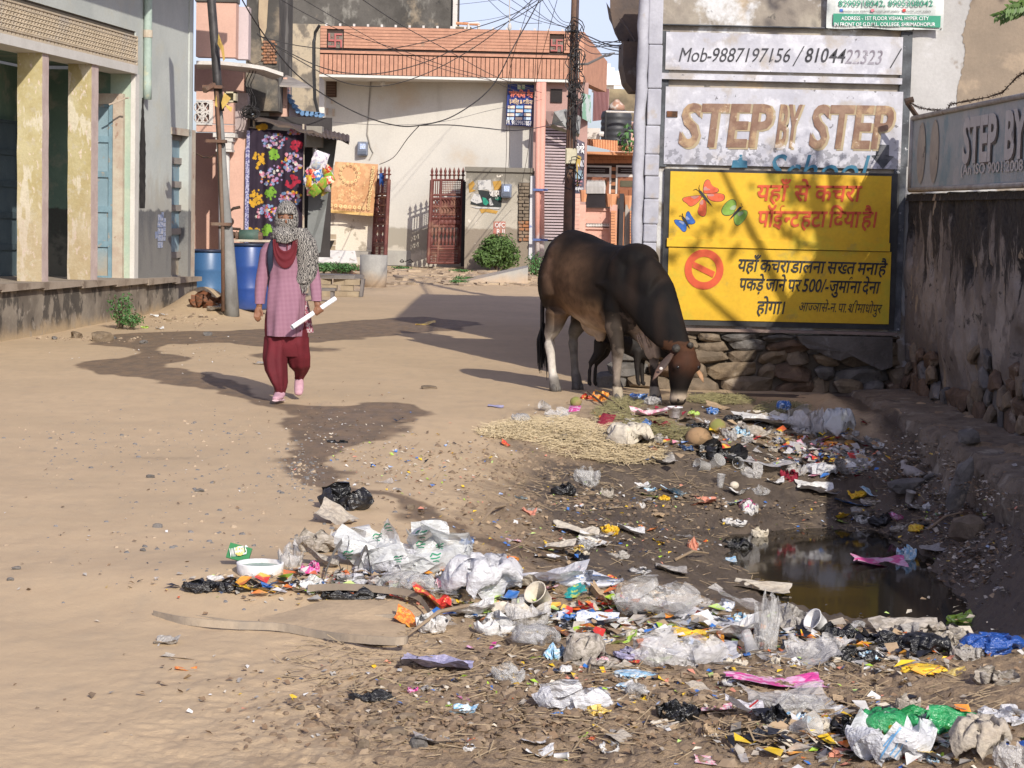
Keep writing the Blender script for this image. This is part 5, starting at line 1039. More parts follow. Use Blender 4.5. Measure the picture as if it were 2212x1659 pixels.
for t_,x0,y0,x1 in (('जादूग',1057,424,1081),('आप',1069,432,1082)): part('lettering', letter([t_], P(x0,y0,YH-.635), P(x1,y0+.5,YH-.635), (0,0,.2 if t_!='आप' else .11), .03, 0), wh_t if t_!='आप' else ps_m['g'], pier)
meter(1083,397,1105,428,YH-.65,'grey electric meter on the poster-covered pier')
# flaky white strip and pipes at the corner
part('whitewashed_strip', fb(MB(), 1146,380,1158,560,YH-.55,.2,.1), pmat('blue_lettered_whitewash',(.58,.58,.6),(.2,.25,.45),5,.9,.3,lo=.58,hi=.64), pier)
pipe_m = pmat('pink_pipe_paint', (.62,.30,.24), (.55,.28,.22), 4, .7, .2, layers=[dict(c=(.66,.6,.58), s=4, z=(.95,.1,.6,-1))])
pipes = thing('pink_drainpipes', 'pair of pink painted drainpipes between the cream house and the roller shutter', 'drainpipes', P(1166,580,YH-.8))
part('wide_pipe', MB().tube([P(1172,178,YH-.7),P(1168,400,YH-.7),P(1168,574,YH-.7)], .085, 12), pipe_m, pipes, True)
part('narrow_pipe', MB().tube([P(1163,178,YH-.8),P(1161,420,YH-.8),P(1161,572,YH-.8)], .055, 10), pipe_m, pipes, True)
for y in (410,518): part('pipe_clamp', MB().box(P(1167,y,YH-.88),(.34,.05,.05)), pmat('clamp_blue',(.1,.14,.3)), pipes)
bush('bush', 'round green bush growing at the foot of the poster pier', 'bush', P(1074,590,YH-1.4), (.56,.45,.45), 5200, .045, 21, pmat('bush_leaf',(.10,.17,.045),(.055,.10,.025),5,.6,0))
bush('bush', 'dry straggly plant beside the kerb behind the bull', 'bush', P(1156,607,YH-3.5), (.25,.2,.3), 500, .035, 33, leafm2)
# roller shutter shop
rs = thing('roller_shutter_shop', 'shuttered shop with lilac roller shutter behind the rusty pole', 'shop', P(1200,560,YH))
part('wall', fb(MB(), 1155,176,1262,560,YH+.3,.3), pmat('brown_pink_plaster',(.40,.25,.22),(.34,.22,.19),2), rs)
slat_m = pmat('lilac_slat_paint', (.42,.34,.35), (.38,.31,.32), 3, .6, .2, layers=[dict(c=(.22,.15,.13), s=4, lo=.62,hi=.7,k=.6)])
shr = part('roller_shutter', fb(MB(), 1175,268,1224,520,YH+.2,.05), pmat('shutter_joint',(.08,.055,.05)), rs)
for i in range(39): yy = 270+i*6.4; part('slat', fb(MB(), 1176,yy,1226,yy+5.2,YH+.2,.02,.05), slat_m, shr)
part('step', fb(MB(), 1172,521,1262,560,YH,.4,.1), pmat('grey_step',(.2,.19,.17)), rs)
part('dark_window', fb(MB(), 1190,192,1214,222,YH+.28,.02,.02), pmat('dark_pane',(.03,.025,.025)), rs)
sgm = [pmat('sign_back_'+str(i), c, c2, 4, .6, .1) for i,(c,c2) in enumerate((((.32,.22,.2),(.26,.18,.17)),((.16,.17,.18),(.35,.36,.36)),((.28,.30,.22),(.2,.22,.17))))]
mb = MB(); mb.add([P(1127,239,YH),P(1175,243,YH),P(1172,270,YH-.6),P(1130,276,YH-.4)],[(0,1,2,3)]); 
for pts,k in (([(1170,240),(1195,240),(1190,276),(1166,272)],0),([(1196,241),(1224,235),(1222,275),(1192,268)],1),([(1222,236),(1255,252),(1252,290),(1222,278)],1),([(1190,268),(1252,290),(1250,296),(1188,276)],2)):
    p_ = [P(x,y,YH-.5+(.1*i)) for i,(x,y) in enumerate(pts)]; part('tilted_signboard', MB().add(p_+[p+Vector((.0,.04,0)) for p in p_],[(0,1,2,3),(7,6,5,4),(0,4,5,1),(1,5,6,2),(2,6,7,3),(3,7,4,0)]), sgm[k], rs)
# second parapet piece above: balcony box
part('green_flex', MB().add([P(1256,200,YH-.2),P(1276,206,YH+.3),P(1277,266,YH+.3),P(1258,256,YH-.2)],[(0,1,2,3)]), pmat('green_flex_print',(.2,.36,.26),(.45,.5,.5),4,.5,0,lo=.5,hi=.55), rs)
# blue service banner
bn = thing('blue_banner', 'dark blue shop banner with orange Hindi lettering and a phone number on the cream wall', 'banner', P(1125,273,HWY(1125)-.1))
part('sheet', qd((1097,181),(1157,184),(1152,274),(1092,270),HWY(1125)-.15,8,.01), pmat('navy_flex',(.015,.03,.17),(.02,.045,.22),2,.45,0), bn)
yb = HWY(1125)-.2
for t_,x0,y0,x1,y1,h_,c in (('सांवरिया बैंड',1099,209,1152,211,18,(.75,.2,.12)),('ई-मित्र & किराना',1100,223,1150,225,12,(.75,.55,.35)),('M. 9829967851',1094,268,1147,271,13,(.7,.7,.7))):
    part('lettering', letter([t_], P(x0,y0,yb), P(x1,y1,yb), (0,0,h_/F*yb), .03, 0), pmat('banner_ink',c,None,4,.5,0), bn)
bwm = [pmat('banner_box',(.6,.45,.38),(.7,.6,.5),9,.5,0), pmat('banner_box_blue',(.2,.38,.6),(.5,.6,.7),9,.5,0)]
for r_ in range(4):
    for c_ in range(3): x = 1096+c_*18-r_*.6; y = 228+r_*8.3; part('price_box', fb(MB(), x+1,y,x+16,y+6.3,yb,-.0,.004), bwm[(r_+c_)%2], bn)
for i in range(2): part('logo', fb(MB(), 1118+i*9,183,1125+i*9,193,yb,.0,.004), pmat('banner_logo',(.5,.55,.4),(.1,.3,.1),9,.5,0), bn)
# ------------------------------------------------ orange tiled house, gateway and roof tank on the right of the rusty pole
YO = 50.0
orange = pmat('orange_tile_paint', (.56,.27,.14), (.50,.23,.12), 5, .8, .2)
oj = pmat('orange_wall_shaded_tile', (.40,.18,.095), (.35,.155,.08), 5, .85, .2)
oh = thing('orange_house', 'orange tiled house with white framed doors behind the pink gateway', 'house', P(1322,520,YO))
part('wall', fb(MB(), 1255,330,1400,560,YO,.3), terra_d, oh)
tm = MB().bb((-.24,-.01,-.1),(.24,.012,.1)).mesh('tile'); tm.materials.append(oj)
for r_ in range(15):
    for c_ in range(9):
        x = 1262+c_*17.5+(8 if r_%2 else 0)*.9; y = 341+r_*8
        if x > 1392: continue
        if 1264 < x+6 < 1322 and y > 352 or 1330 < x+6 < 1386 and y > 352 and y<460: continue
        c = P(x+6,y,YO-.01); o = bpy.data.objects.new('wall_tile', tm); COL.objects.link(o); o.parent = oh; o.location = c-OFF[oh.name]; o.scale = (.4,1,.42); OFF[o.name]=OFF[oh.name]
for x0,x1 in ((1264,1319),(1331,1384)):
    fr_ = part('door_frame', fb(MB(), x0,357,x1,432,YO-.02,.05,.02), pinkw, oh)
    part('vent_light', fb(MB(), x0+4,361,x1-3,376,YO-.05,.03,.02), pmat('dark_pane2',(.03,.02,.02)), fr_)
    for q in (366,370): part('vent_bar', fb(MB(), x0+10,q,x1-12,q+1.4,YO-.08,.01,.01), pmat('pale_bar',(.4,.38,.38)), fr_)
    part('door_leaf', fb(MB(), x0+4,382,x1-4,432,YO-.05,.03,.02), pmat('brown_door_paint',(.24,.09,.045),(.2,.075,.04),5,.6,.1), oh)
    part('glass', fb(MB(), x0+9,390,x1-10,404,YO-.08,.02,.01), pmat('smoked_glass',(.11,.10,.07),None,4,.15,0), oh)
    for q in (x0+7,(x0+x1)/2+1): part('door_panel', fb(MB(), q,410,q+18,428,YO-.08,.02,.01), pmat('brown_panel',(.28,.11,.055)), oh)
# slabs, corrugated drain fascia
part('slab', fb(MB(), 1262,327,1392,336,YO-.9,1.2), orange, oh); part('fascia', fb(MB(), 1334,315,1392,327,YO-1.0,.3), orange, oh)
for i in range(5): part('fascia_rib', fb(MB(), 1344+i*11,315,1349+i*11,328,YO-1.05,.06,.02), pmat('pale_orange_rib',(.66,.38,.22)), oh)
mb = MB(); n = 26; vs = []
for i in range(n+1):
    f=i/n; dz=.03*(i%2); vs += [P(1261+73*f, 299+5*f, YO-1.4)+Vector((0,-dz,0)), P(1261+73*f, 312+16*f, YO-1.5)+Vector((0,-dz,0))]
mb.add(vs, [(2*i,2*i+1,2*i+3,2*i+2) for i in range(n)]); part('corrugated_fascia', mb, orange, oh)
part('old_slab_edge', fb(MB(), 1244,276,1296,300,YO-2.2,.4), pmat('flaking_white_slab',(.55,.5,.45),(.2,.17,.15),5,.9,.5,lo=.5,hi=.6), oh)
part('spout', MB().tube([P(1294,289,YO-2.3),P(1304,290,YO-2.3)], .06, 8), pinkw, oh)
# terrace walls behind
tb = thing('roof_terrace', 'mossy terrace wall and pink corrugated sheets behind the water tank', 'building', P(1350,300,YO+3))
part('mossy_wall', fb(MB(), 1312,192,1400,262,YO+3,.3), pmat('mossy_wall',(.24,.19,.12),(.12,.10,.07),2.4,.95,.6,layers=[dict(c=(.4,.33,.2),s=2,z=(P(1350,200,53).z,.1,.4,1),k=.6)]), tb)
part('pink_wall', fb(MB(), 1320,262,1400,330,YO+2.6,.3), pink, tb); part('white_band', fb(MB(), 1368,265,1400,278,YO+2.5,.1), pmat('patterned_band',(.7,.66,.6),(.6,.2,.12),6,.8,0,lo=.6,hi=.66), tb)
mb = MB(); n=24; vs=[]
for i in range(n+1): f=i/n; d=.05*(i%2); vs += [P(1282+34*f,183+10*f,YO+1)+Vector((0,-d,0)), P(1280+34*f,262-4*f,YO+1)+Vector((0,-d,0))]
mb.add(vs, [(2*i,2*i+1,2*i+3,2*i+2) for i in range(n)]); part('corrugated_sheet', mb, pmat('pink_sheet',(.50,.30,.30),(.45,.27,.27),3), tb)
wt = thing('water_tank', 'ribbed black plastic water tank with rusty lid on the roof', 'water tank', P(1330,314,YO-.4))
c = P(1330,314,YO-.4); k = YO/F; R_ = 33*k; H_ = 74*k; pr = [(R_*.97,0)]
for i in range(5): z = H_*(.06+.17*i); pr += [(R_*.97,z),(R_*1.0,z+.03),(R_*1.0,z+.07),(R_*.97,z+.1)]
pr += [(R_*.97,H_*.88),(R_*.9,H_*.96),(R_*.6,H_*1.0)]
part('tank_body', MB().lathe(c, pr, 36), pmat('black_tank_plastic',(.035,.037,.042),(.05,.052,.058),2,.5,.1,spec=.4), wt, True)
part('lid', MB().lathe(c+Vector((0,0,H_)), [(R_*.55,0),(R_*.5,.12),(R_*.2,.22),(.05,.26)], 20), pmat('rusty_lid',(.35,.2,.14),(.6,.55,.5),5,.7,.3,lo=.45,hi=.6), wt, True)
mb = MB(); mb.tube([P(1309,241,YO-1.2),P(1392,243,YO-1.2)], .025, 6); part('pipe', mb, pinkw, wt); part('pipe', MB().tube([P(1309,241,YO-1.2),P(1308,300,YO-1.2)], .025, 6), dk, wt)
rr = random.Random(5); t = thing('sapling', 'green leafy sapling sprouting beside the black water tank', 'sapling', P(1362,312,YO-1.2))
mb = MB(); mb.add(*leafy(P(1360,298,YO-1.2), (.32,.2,.36), 120, .075, 5)); part('foliage', mb, leafm2, t); part('stem', MB().tube([P(1357,314,YO-1.2),P(1352,295,YO-1.2)], .015, 5), frame_m, t)
wh = thing('white_villa', 'distant white house with a stepped parapet under the street lamp', 'house', P(1320,190,90))
part('wall', fb(MB(), 1285,145,1326,192,90,3), pmat('bright_white_paint',(.78,.77,.76),(.72,.71,.7),2), wh); part('parapet', fb(MB(), 1296,137,1319,146,90,1), pmat('bright_white_paint2',(.78,.77,.76)), wh); part('wing', fb(MB(), 1322,153,1344,192,91,3), bpy.data.materials['bright_white_paint'], wh); part('cornice', fb(MB(), 1284,178,1342,184,89.6,.4), bpy.data.materials['bright_white_paint2'], wh)
# rooftop frame left of centre
rf = thing('roof_railing', 'small orange and white railing frame on the far roof edge', 'railing', P(1010,64,55))
for a_,b_ in (((985,50),(1036,53)),((1012,51),(1012,64)),((1034,50),(1034,66)),((1012,51),(1034,50))): part('rail', MB().tube([P(*a_,55),P(*b_,55)], .04, 6), pinkw if a_[0]>990 else orange, rf)
part('ledge', fb(MB(), 984,57,1018,66,55.2,.3), pmat('tan_ledge',(.5,.42,.3)), rf)
# pink gateway and balustrade
YG = 44.0
gw = thing('pink_gateway', 'faded pink gateway wall with black iron grilles and moulded pillars', 'gateway', P(1300,540,YG))
pgm = pmat('faded_pink_wall', (.60,.36,.29), (.52,.30,.24), 2.5, .9, .3, layers=[dict(c=(.50,.44,.36), s=2.6, lo=.55,hi=.68,k=.8), dict(c=(.17,.13,.11), s=4, lo=.6,hi=.68,k=.6)])
part('wall', fb(MB(), 1262,454,1330,560,YG,.25), pgm, gw); part('coping', fb(MB(), 1260,449,1332,456,YG,.35,.05), pgm, gw)
part('recess', fb(MB(), 1266,482,1320,492,YG,.02,.01), pmat('shadow_recess',(.04,.03,.03)), gw)
for i in range(15): c = P(1268+i*3.4,486,YG-.03); part('small_baluster', MB().lathe(c+Vector((0,0,-.04)), [(.01,0),(.022,.02),(.012,.05),(.02,.07)], 6), pinkw, gw)
part('ledge', fb(MB(), 1264,491,1318,496,YG,.1,.06), pgm, gw)
for x in (1257,1325,1358): part('pillar_shaft', fb(MB(), x-7,442,x+6,560,YG-.2,.3), pgm if x != 1358 else pmat('grey_render_pillar',(.36,.33,.29),(.28,.25,.22),3), gw)
for x0,x1 in ((1238,1253),(1320,1332),(1361,1370)):
    for i in range(14):
        y = 418+i*8.5 if x0==1238 else 455+i*6
        if y < 545: part('pillar_tile', fb(MB(), x0,y,x1,y+ (7.6 if x0==1238 else 5),YG-.45,.2), pgm if x0==1238 else orange, gw)
for x0,x1,y0,y1 in ((1308,1336,418,447),(1346,1374,422,453),(1253,1272,410,436)):
    mb = MB(); a_,b_ = P(x0,y0,YG-.3),P(x1,y1,YG-.3); cx=(a_.x+b_.x)/2; w_=b_.x-a_.x; mb.loft([((cx,YG-.1,b_.z),(w_*.36,0,0),(0,w_*.36,0)),((cx,YG-.1,a_.z-.03),(w_*.5,0,0),(0,w_*.5,0)),((cx,YG-.1,a_.z),(w_*.5,0,0),(0,w_*.5,0))], 4 if False else 8); part('planter', mb, orange, gw)
bl_m = pmat('black_grille',(.035,.03,.032),None,4,.5,0)
part('grille_sheet', fb(MB(), 1266,430,1306,448,YG-.1,.02), bl_m, gw)
for i in range(17): x = 1268+i*2.4; part('grille_bar', MB().tube([P(x,402+i*.3,YG-.15),P(x,448,YG-.15)], .02, 4), bl_m, gw)
for i in range(14): x = 1268+i*2.8; part('grille_tip', MB().lathe(P(x,418,YG-.18), [(.03,0),(.035,.15),(.0,.3)], 4), pmat('silver_tip',(.5,.48,.46)) if i==0 else bpy.data.materials['silver_tip'], gw)
part('gate_leaf', fb(MB(), 1339,418,1345,540,YG-.3,.1), bl_m, gw); part('gap', fb(MB(), 1332,428,1340,545,YG+.5,.1), pmat('gate_gap',(.06,.05,.045)), gw)
part('grille_sheet', fb(MB(), 1374,440,1386,470,YG-.1,.02), bl_m, gw); part('white_pipe', MB().tube([P(1372,445,YG-.5),P(1368,540,YG-.5)], .03, 6), pinkw, gw)
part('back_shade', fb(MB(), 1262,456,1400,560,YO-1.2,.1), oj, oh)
# tall poster strip beside the pole
tp = thing('vertical_flex_poster', 'tall dark vertical flex poster with white Hindi lettering beside the rusty pole', 'poster', P(1251,415,YG+.5))
mb = MB(); Yq = YG+.4
part('sheet', MB().add([P(1246,300,Yq),P(1263,308,Yq),P(1261,420,Yq),P(1239,418,Yq)],[(0,1,2,3)]), pmat('dark_flex',(.06,.06,.09),(.12,.10,.13),4,.5,0), tp)
for r,c_ in (((1246,346,1261,360),(.55,.55,.6)),((1241,368,1259,386),(.3,.42,.5)),((1243,390,1258,394),(.5,.25,.3)),((1241,398,1256,401),(.6,.3,.3))): part('print_block', fb(MB(), *r, Yq-.02,.01), pmat('flex_block',c_,tuple(q*.5 for q in c_),9,.5,0), tp)
for t_,x0,y0,x1,h_ in (('गोविंद',1244,330,1262,22),('राज ज्वेलर्स',1240,411,1260,9)): part('lettering', letter([t_], P(x0,y0,Yq-.04), P(x1,y0+.4,Yq-.04), (0,0,h_/F*Yq), .03,0), white_p, tp)
# ------------------------------------------------ rusty steel pole with boxes
YR = 33.5
rp = thing('utility_pole', 'rusty brown steel utility pole tangled with cables behind the bull', 'pole', P(1226,660,YR))
part('shaft', MB().tube([P(1244,-80,YR),P(1240,60,YR),P(1236,200,YR),P(1232,320,YR),P(1228,450,YR),P(1224,664,YR)], [.055,.058,.07,.075,.08,.085], 12), rust, rp, True)
part('shaft_edge', MB().tube([P(1250,-80,YR-.03),P(1246,60,YR-.03),P(1242,200,YR-.03),P(1239,450,YR-.03),P(1235,640,YR-.03)], .028, 8), pmat('purple_brown_steel',(.07,.045,.05),(.05,.035,.035),6,.7,.2), rp, True)
mb = MB(); fb(mb, 1222,320,1246,355,YR-.12,.2); part('meter_box', mb, jb, rp); part('box_lid', fb(MB(), 1224,322,1244,353,YR-.14,.02,.01), pmat('cream_lid',(.56,.52,.38),(.5,.46,.33),5,.5,.1), rp)
mb = MB(); mb.add([P(1248,335,YR-.2),P(1256,339,YR-.2),P(1252,362,YR-.2),P(1248,352,YR-.2),P(1249,400,YR-.2),P(1246,405,YR-.2),P(1245,352,YR-.2)],[tuple(range(7))]); part('torn_flag', mb, flag, rp)
for y in (66,118,206,360): part('band', MB().tube([P(1240-(y*.018),y,YR),P(1240-(y*.018),y+4,YR)], .095, 10), dk, rp)
wire_m = pmat('black_cable', (.028,.026,.027), (.05,.048,.048), 6, .6, 0); wire_g = pmat('grey_service_wire', (.16,.15,.15), None, 6, .6, 0)
tg = MB(); rr = random.Random(2)
for i in range(36):
    cy = rr.choice([70,85,130,175,190,205,225,245,265,370,385]); cx = 1240-cy*.018+rr.uniform(-4,14); r = rr.uniform(.05,.2); a0 = rr.random()*6; c = P(cx,cy,YR-.15)
    tg.tube([c+Vector((r*.7*math.cos(a0+a)+.03*math.sin(3*a+i), .1*math.sin(a+i), r*1.3*math.sin(a0+a))) for a in np.linspace(0,rr.uniform(3,6.2),12)], .008, 4, False)
for i in range(12):
    x0 = 1232+rr.uniform(0,22); y0 = rr.uniform(60,240); tg.tube([P(x0+rr.uniform(-4,4)*math.sin(k),y0+k*rr.uniform(18,26),YR-.13) for k in range(6)], .008, 4)
o = solo('cable_tangle', tg, wire_m, 'tangled loops of black service cable round the rusty pole', 'cables', kind='stuff')
tg = MB()
for i in range(26):
    c = P(539+rr.uniform(-9,12),243+rr.uniform(-6,6),YS-.7); r = rr.uniform(.03,.12); tg.tube([c+Vector((r*math.cos(a+i),.05*math.sin(a*2),r*.7*math.sin(a+i))) for a in np.linspace(0,5.5,10)], .007, 4, False)
for x0 in (535,541,547): tg.tube([P(x0+6*math.sin(k*1.3+x0),140+k*14,YS-.6) for k in range(8)], .008, 4)
solo('cable_tangle', tg, wire_m, 'black wire knot above the floral curtain at the shop corner', 'cables', kind='stuff')
# overhead cables: photo points with distances; each one a cable of its own
def cable(label, pts, r=.013, m=None):
    P_ = [P(x,y,Y) for x,y,Y in pts]; out = []      # smooth the run
    n = len(P_)
    for i in range(n-1):
        p0,p1,p2,p3 = P_[max(i-1,0)],P_[i],P_[i+1],P_[min(i+2,n-1)]
        for k in range(8):
            t = k/8; out.append(.5*((2*p1)+(p2-p0)*t+(2*p0-5*p1+4*p2-p3)*t*t+(3*p1-p0-3*p2+p3)*t**3))
    out.append(P_[-1]); solo('overhead_cable', MB().tube(out, r*.56, 5), m or wire_m, label, 'cable', 'overhead cables across the street', True)
Y1, Y2 = 30.5, 33.4
cable('thickest black cable, sagging lowest across the cream wall towards the rusty pole', [(515,-15,28),(560,60,30),(630,150,31),(700,205,31.5),(780,248,32),(850,270,32),(905,271,32),(980,250,32.5),(1060,190,33),(1110,100,33),(1160,10,33.4),(1180,-40,33.4)], .018)
cable('black cable from the low sag point on to the roller shutter shop', [(905,271,32),(970,270,33),(1040,276,34),(1110,282,36),(1170,274,40),(1215,262,44)], .016)
cable('cable looping from the blackened corner over the parapet flutes to the rusty pole', [(555,72,32),(600,100,32),(680,140,32),(750,158,32.5),(830,157,32.5),(930,130,33),(1030,80,33),(1120,35,33.4),(1200,-20,33.4)], .014)
cable('cable from the blackened corner dipping under the balcony slab', [(556,74,32),(620,115,32),(700,160,32),(760,182,32.5),(840,184,32.5),(940,150,33),(1050,85,33),(1150,0,33.4),(1175,-20,33.4)], .013)
cable('cable crossing the middle of the striped parapet', [(560,78,32),(640,98,32),(740,108,32.5),(830,107,32.5),(930,88,33),(1020,62,33),(1110,30,33),(1200,-25,33.4)], .013)
cable('thin cable falling from top left across the parapet to the blue banner', [(590,-10,31),(680,40,32),(760,75,32),(870,110,33),(960,142,34),(1040,165,36),(1110,195,40),(1160,210,44)], .010)
cable('second thin cable falling from top left over the parapet', [(640,-10,31),(760,60,32),(870,118,33),(980,156,36),(1080,178,40),(1170,200,44)], .009)
cable('third thin cable from top centre left to the shutter shop', [(770,-10,31),(860,50,33),(960,105,36),(1070,165,40),(1160,195,44)], .012)
cable('thin wire along the cream wall below the parapet shadow', [(500,210,32),(600,245,34),(700,262,36),(850,270,38),(960,262,40),(1060,238,42),(1170,215,45)], .008, wire_g)
cable('cable hanging from the low sag down to the carpet corner', [(905,272,32),(880,300,36),(850,340,42),(820,355,46)], .014)
for i,(x0,y0,x1,y1) in enumerate(((1090,-10,1244,66),(1120,-10,1246,70),(1060,-10,1240,62),(985,10,1150,-15),(1000,48,1110,30),(1165,-10,1244,60),(1180,-10,1242,50),(1045,-10,1170,50))):
    cable(('','second ','third ','fourth ','fifth ','sixth ','seventh ','eighth ')[i].strip().capitalize()+' thin wire fanning across the sky to the head of the rusty pole', [(x0,y0,29+i*.3),((x0+x1)/2,(y0+y1)/2+10+i*2,31),(x1,y1,33.4)], .008) if i < 3 or i>4 else cable(('fourth','fifth')[i-3]+' thin wire crossing the grey sky patch', [(x0,y0,40),((x0+x1)/2,(y0+y1)/2+3,42),(x1,y1,44)], .008)
for i,(y0,x1,y1) in enumerate(((66,1344,100),(70,1340,104),(74,1346,112),(80,1350,96),(78,1342,86),(90,1352,118),(64,1350,92))):
    cable(('highest','second','third','fourth','fifth','lowest','slack')[i]+' bundled cable running from the rusty pole to the sheet iron hood', [(1242,y0,33.4),(1275,y0+ (14+i*2),30),(1310,(y0+y1)/2+12,25),(x1,y1,18.9)], .010 if i else .016)
for i,(x0,x1,xe,ye) in enumerate(((1100,1102,1098,560),(1158,1155,1140,520),(1130,1098,1090,400),(1176,1160,1120,430))):
    cable(('left','middle','slanting','right')[i]+' slack drop wire hanging down in front of the poster pier', [(x0+10*i,-10,33),(x1,170,36),((x1+xe)/2,330,42),(xe,ye if i!=0 else 360,46)], .009)
# hanging insulator
mb = MB(); mb.tube([P(1101,-10,30),P(1101,50,30),P(1103,66,30)], .008, 5); mb.ell(P(1101,58,30),(.03,.03,.06)); solo('insulator', mb, pinkw, 'small cream insulator hanging on a wire against the sky', 'insulator')
# street lamp
sl_ = thing('street_lamp', 'grey LED street lamp arm pointing up right from the rusty pole', 'street lamp', P(1290,140,YR))
part('arm', MB().tube([P(1240,140,YR),P(1270,138,YR),P(1290,128,YR),P(1310,118,YR)], .022, 6), wire_g, sl_); mb = MB(); a_=P(1308,121,YR-.05); b_=P(1328,114,YR-.05); mb.loft([(a_,(0,.07,0),(0,0,.02)),((a_+b_)/2,(0,.09,0),(0,0,.03)),(b_,(0,.05,0),(0,0,.012))], 8); part('lamp_head', mb, pmat('lamp_grey',(.35,.36,.38)), sl_)
mb = MB(); mb.tube([P(1352,78,60),P(1353,150,60)], .04, 5); mb.ell(P(1352,66,60),(.05,.05,.14)); solo('antenna_mast', mb, pinkw, 'thin far antenna mast above the white villa', 'antenna')
# ------------------------------------------------ bench of stone slabs, concrete ring and rubbish by the compound wall
cem = pmat('cement_ring', (.36,.35,.32), (.28,.27,.25), 3, .9, .4, layers=[dict(c=(.14,.14,.14), s=3, st=(1,1,.4), lo=.56,hi=.7,k=.7), dict(c=(.45,.33,.22), s=4, z=(.22,.15,.3,-1),k=.8)])
c = onG(803,622); c.y += .4; r = 29.5/F*c.y; cr = thing('concrete_ring', 'grey concrete ring tank standing on the street in front of the compound wall', 'concrete ring', c); part('ring', MB().lathe(c+Vector((0,0,-.05)), [(r*.94,0),(r,.3),(r,.66),(r*.86,.66),(r*.84,.1)], 28), cem, cr, True)
c = onG(738,640); bn_t = thing('stone_bench', 'grey stone slab bench on stacked bricks beside the walking woman', 'bench', c)
sl = pmat('grey_slate_slab',(.20,.18,.17),(.15,.135,.125),4,.85,.5)
mb = MB(); mb.loft([(c+Vector((-.1,.1,.31)),(.46,0,0),(0,.42,0)),(c+Vector((-.1,.1,.37)),(.48,.03,0),(0,.42,0))], 8); part('seat', mb, sl, bn_t)
blk = pmat('yellowish_block',(.36,.29,.2),(.28,.22,.15),5,.9,.6)
for i,(dx,dz) in enumerate(((-.28,0),(.02,0),(.22,0),(-.2,.10),(.1,.10),(-.3,.2),(-.02,.2),(.2,.2))): part('block', MB().box(c+Vector((dx,-.12+random.uniform(-.02,.02),dz+.05)), (.26 if i%2 else .22,.2,.09), random.uniform(-.06,.06)), blk, bn_t)
part('leg', MB().box(c+Vector((.36,-.1,.16)),(.05,.3,.3),0,0,.1), sl, bn_t); part('leg', MB().box(c+Vector((-.52,-.1,.14)),(.06,.3,.28)), sl, bn_t)
c2 = onG(702,652); b2 = thing('low_stone_step', 'low slab step on uprights in front of the stone bench', 'step', c2)
part('slab', MB().box(c2+Vector((0,0,.2)),(.34,.3,.04)), sl, b2); part('support', MB().box(c2+Vector((-.1,0,.09)),(.05,.25,.18)), sl, b2); part('support', MB().box(c2+Vector((.12,0,.09)),(.05,.25,.18)), sl, b2)
stk = [pmat('stick_'+str(i), q, None, 6, .85, .2) for i,q in enumerate(((.20,.11,.07),(.35,.26,.17),(.12,.08,.06)))]
rr = random.Random(8); c0 = onG(735,590)
for i in range(16):
    a_ = P(700+rr.uniform(0,50), 548+rr.uniform(0,30), 42+rr.uniform(0,2)); b_ = P(730+rr.uniform(0,60), 565+rr.uniform(0,30), 41+rr.uniform(0,2)); a_.z = float(HT(a_.x,a_.y))+rr.uniform(.05,.35); b_.z = float(HT(b_.x,b_.y))+rr.uniform(.02,.15)
    solo('stick', MB().tube([a_,(a_+b_)/2+Vector((0,0,rr.uniform(-.02,.03))),b_], rr.uniform(.012,.03), 5), stk[i%3], ('reddish','pale','dark')[i%3]+' dry stick in the brush pile behind the stone bench, '+('left end, upper','left end, lower','left end, outermost','centre, upper','centre, lower','right end')[i//3], 'stick', 'sticks in the brush pile')
for i,(x,y) in enumerate(((722,562),(700,585),(742,580),(755,560),(716,600))):
    c = P(x,y,41.5); c.z = float(HT(c.x,c.y))+.08; bush('cut_brush', ('feathery cut green branch high on the brush pile','wilting green branch at the left of the brush pile','cut green twigs in the middle of the brush pile','small green sprig at the right of the brush pile','green cuttings behind the stone bench')[i], 'brush', c, (.3,.2,.12), 260, .03, 60+i, leafm2, 4)
mb = MB(); c = P(728,552,42); c.z=.5; mb.box(c,(.8,.5,.02),.2,.5); solo('white_board', mb, pmat('dirty_white_board',(.6,.57,.52),(.3,.25,.2),6,.8,.1,lo=.6,hi=.66), 'broken white board resting on the brush pile', 'board')
c = P(702,538,43); t = thing('black_basin', 'black rubber basin on stacked bricks by the compound wall', 'basin', c); part('bowl', MB().lathe(c, [(.12,0),(.2,.18),(.19,.18),(.11,.02)], 16), dk, t)
for i in range(4): part('brick', MB().box(c+Vector((.05,.2,-.1+i*.12)),(.3,.2,.1),.1*i), blk, t)
# apron of rubble before the gates
apr = MB(); rr = random.Random(12)
for i in range(170):
    x = rr.uniform(838,1160); y = rr.uniform(578,618); c = onG(x,y); apr.box(c+Vector((0,0,.01)), (rr.uniform(.05,.4),rr.uniform(.05,.3),rr.uniform(.01,.06)), rr.uniform(0,3), rr.uniform(-.1,.1))
o = solo('broken_paving', apr, pmat('dusty_paving_bits',(.42,.33,.23),(.30,.23,.17),4,.95,.5), 'broken paving and dry debris strewn before the house gates', 'debris', kind='stuff')
for i,(x,y) in enumerate(((985,612),(1010,605),(870,582),(1030,578),(1000,588))):
    c = onG(x,y); bush('grass_tuft', ('flat grass tuft before the poster pier kerb','thin grass tuft left of the pier kerb','small weed tuft near the gate step','weed tuft at the foot of the pier','sparse grass between gate and kerb')[i], 'grass tuft', c, (.28,.2,.04), 160, .03, 80+i, leafm2, 2)
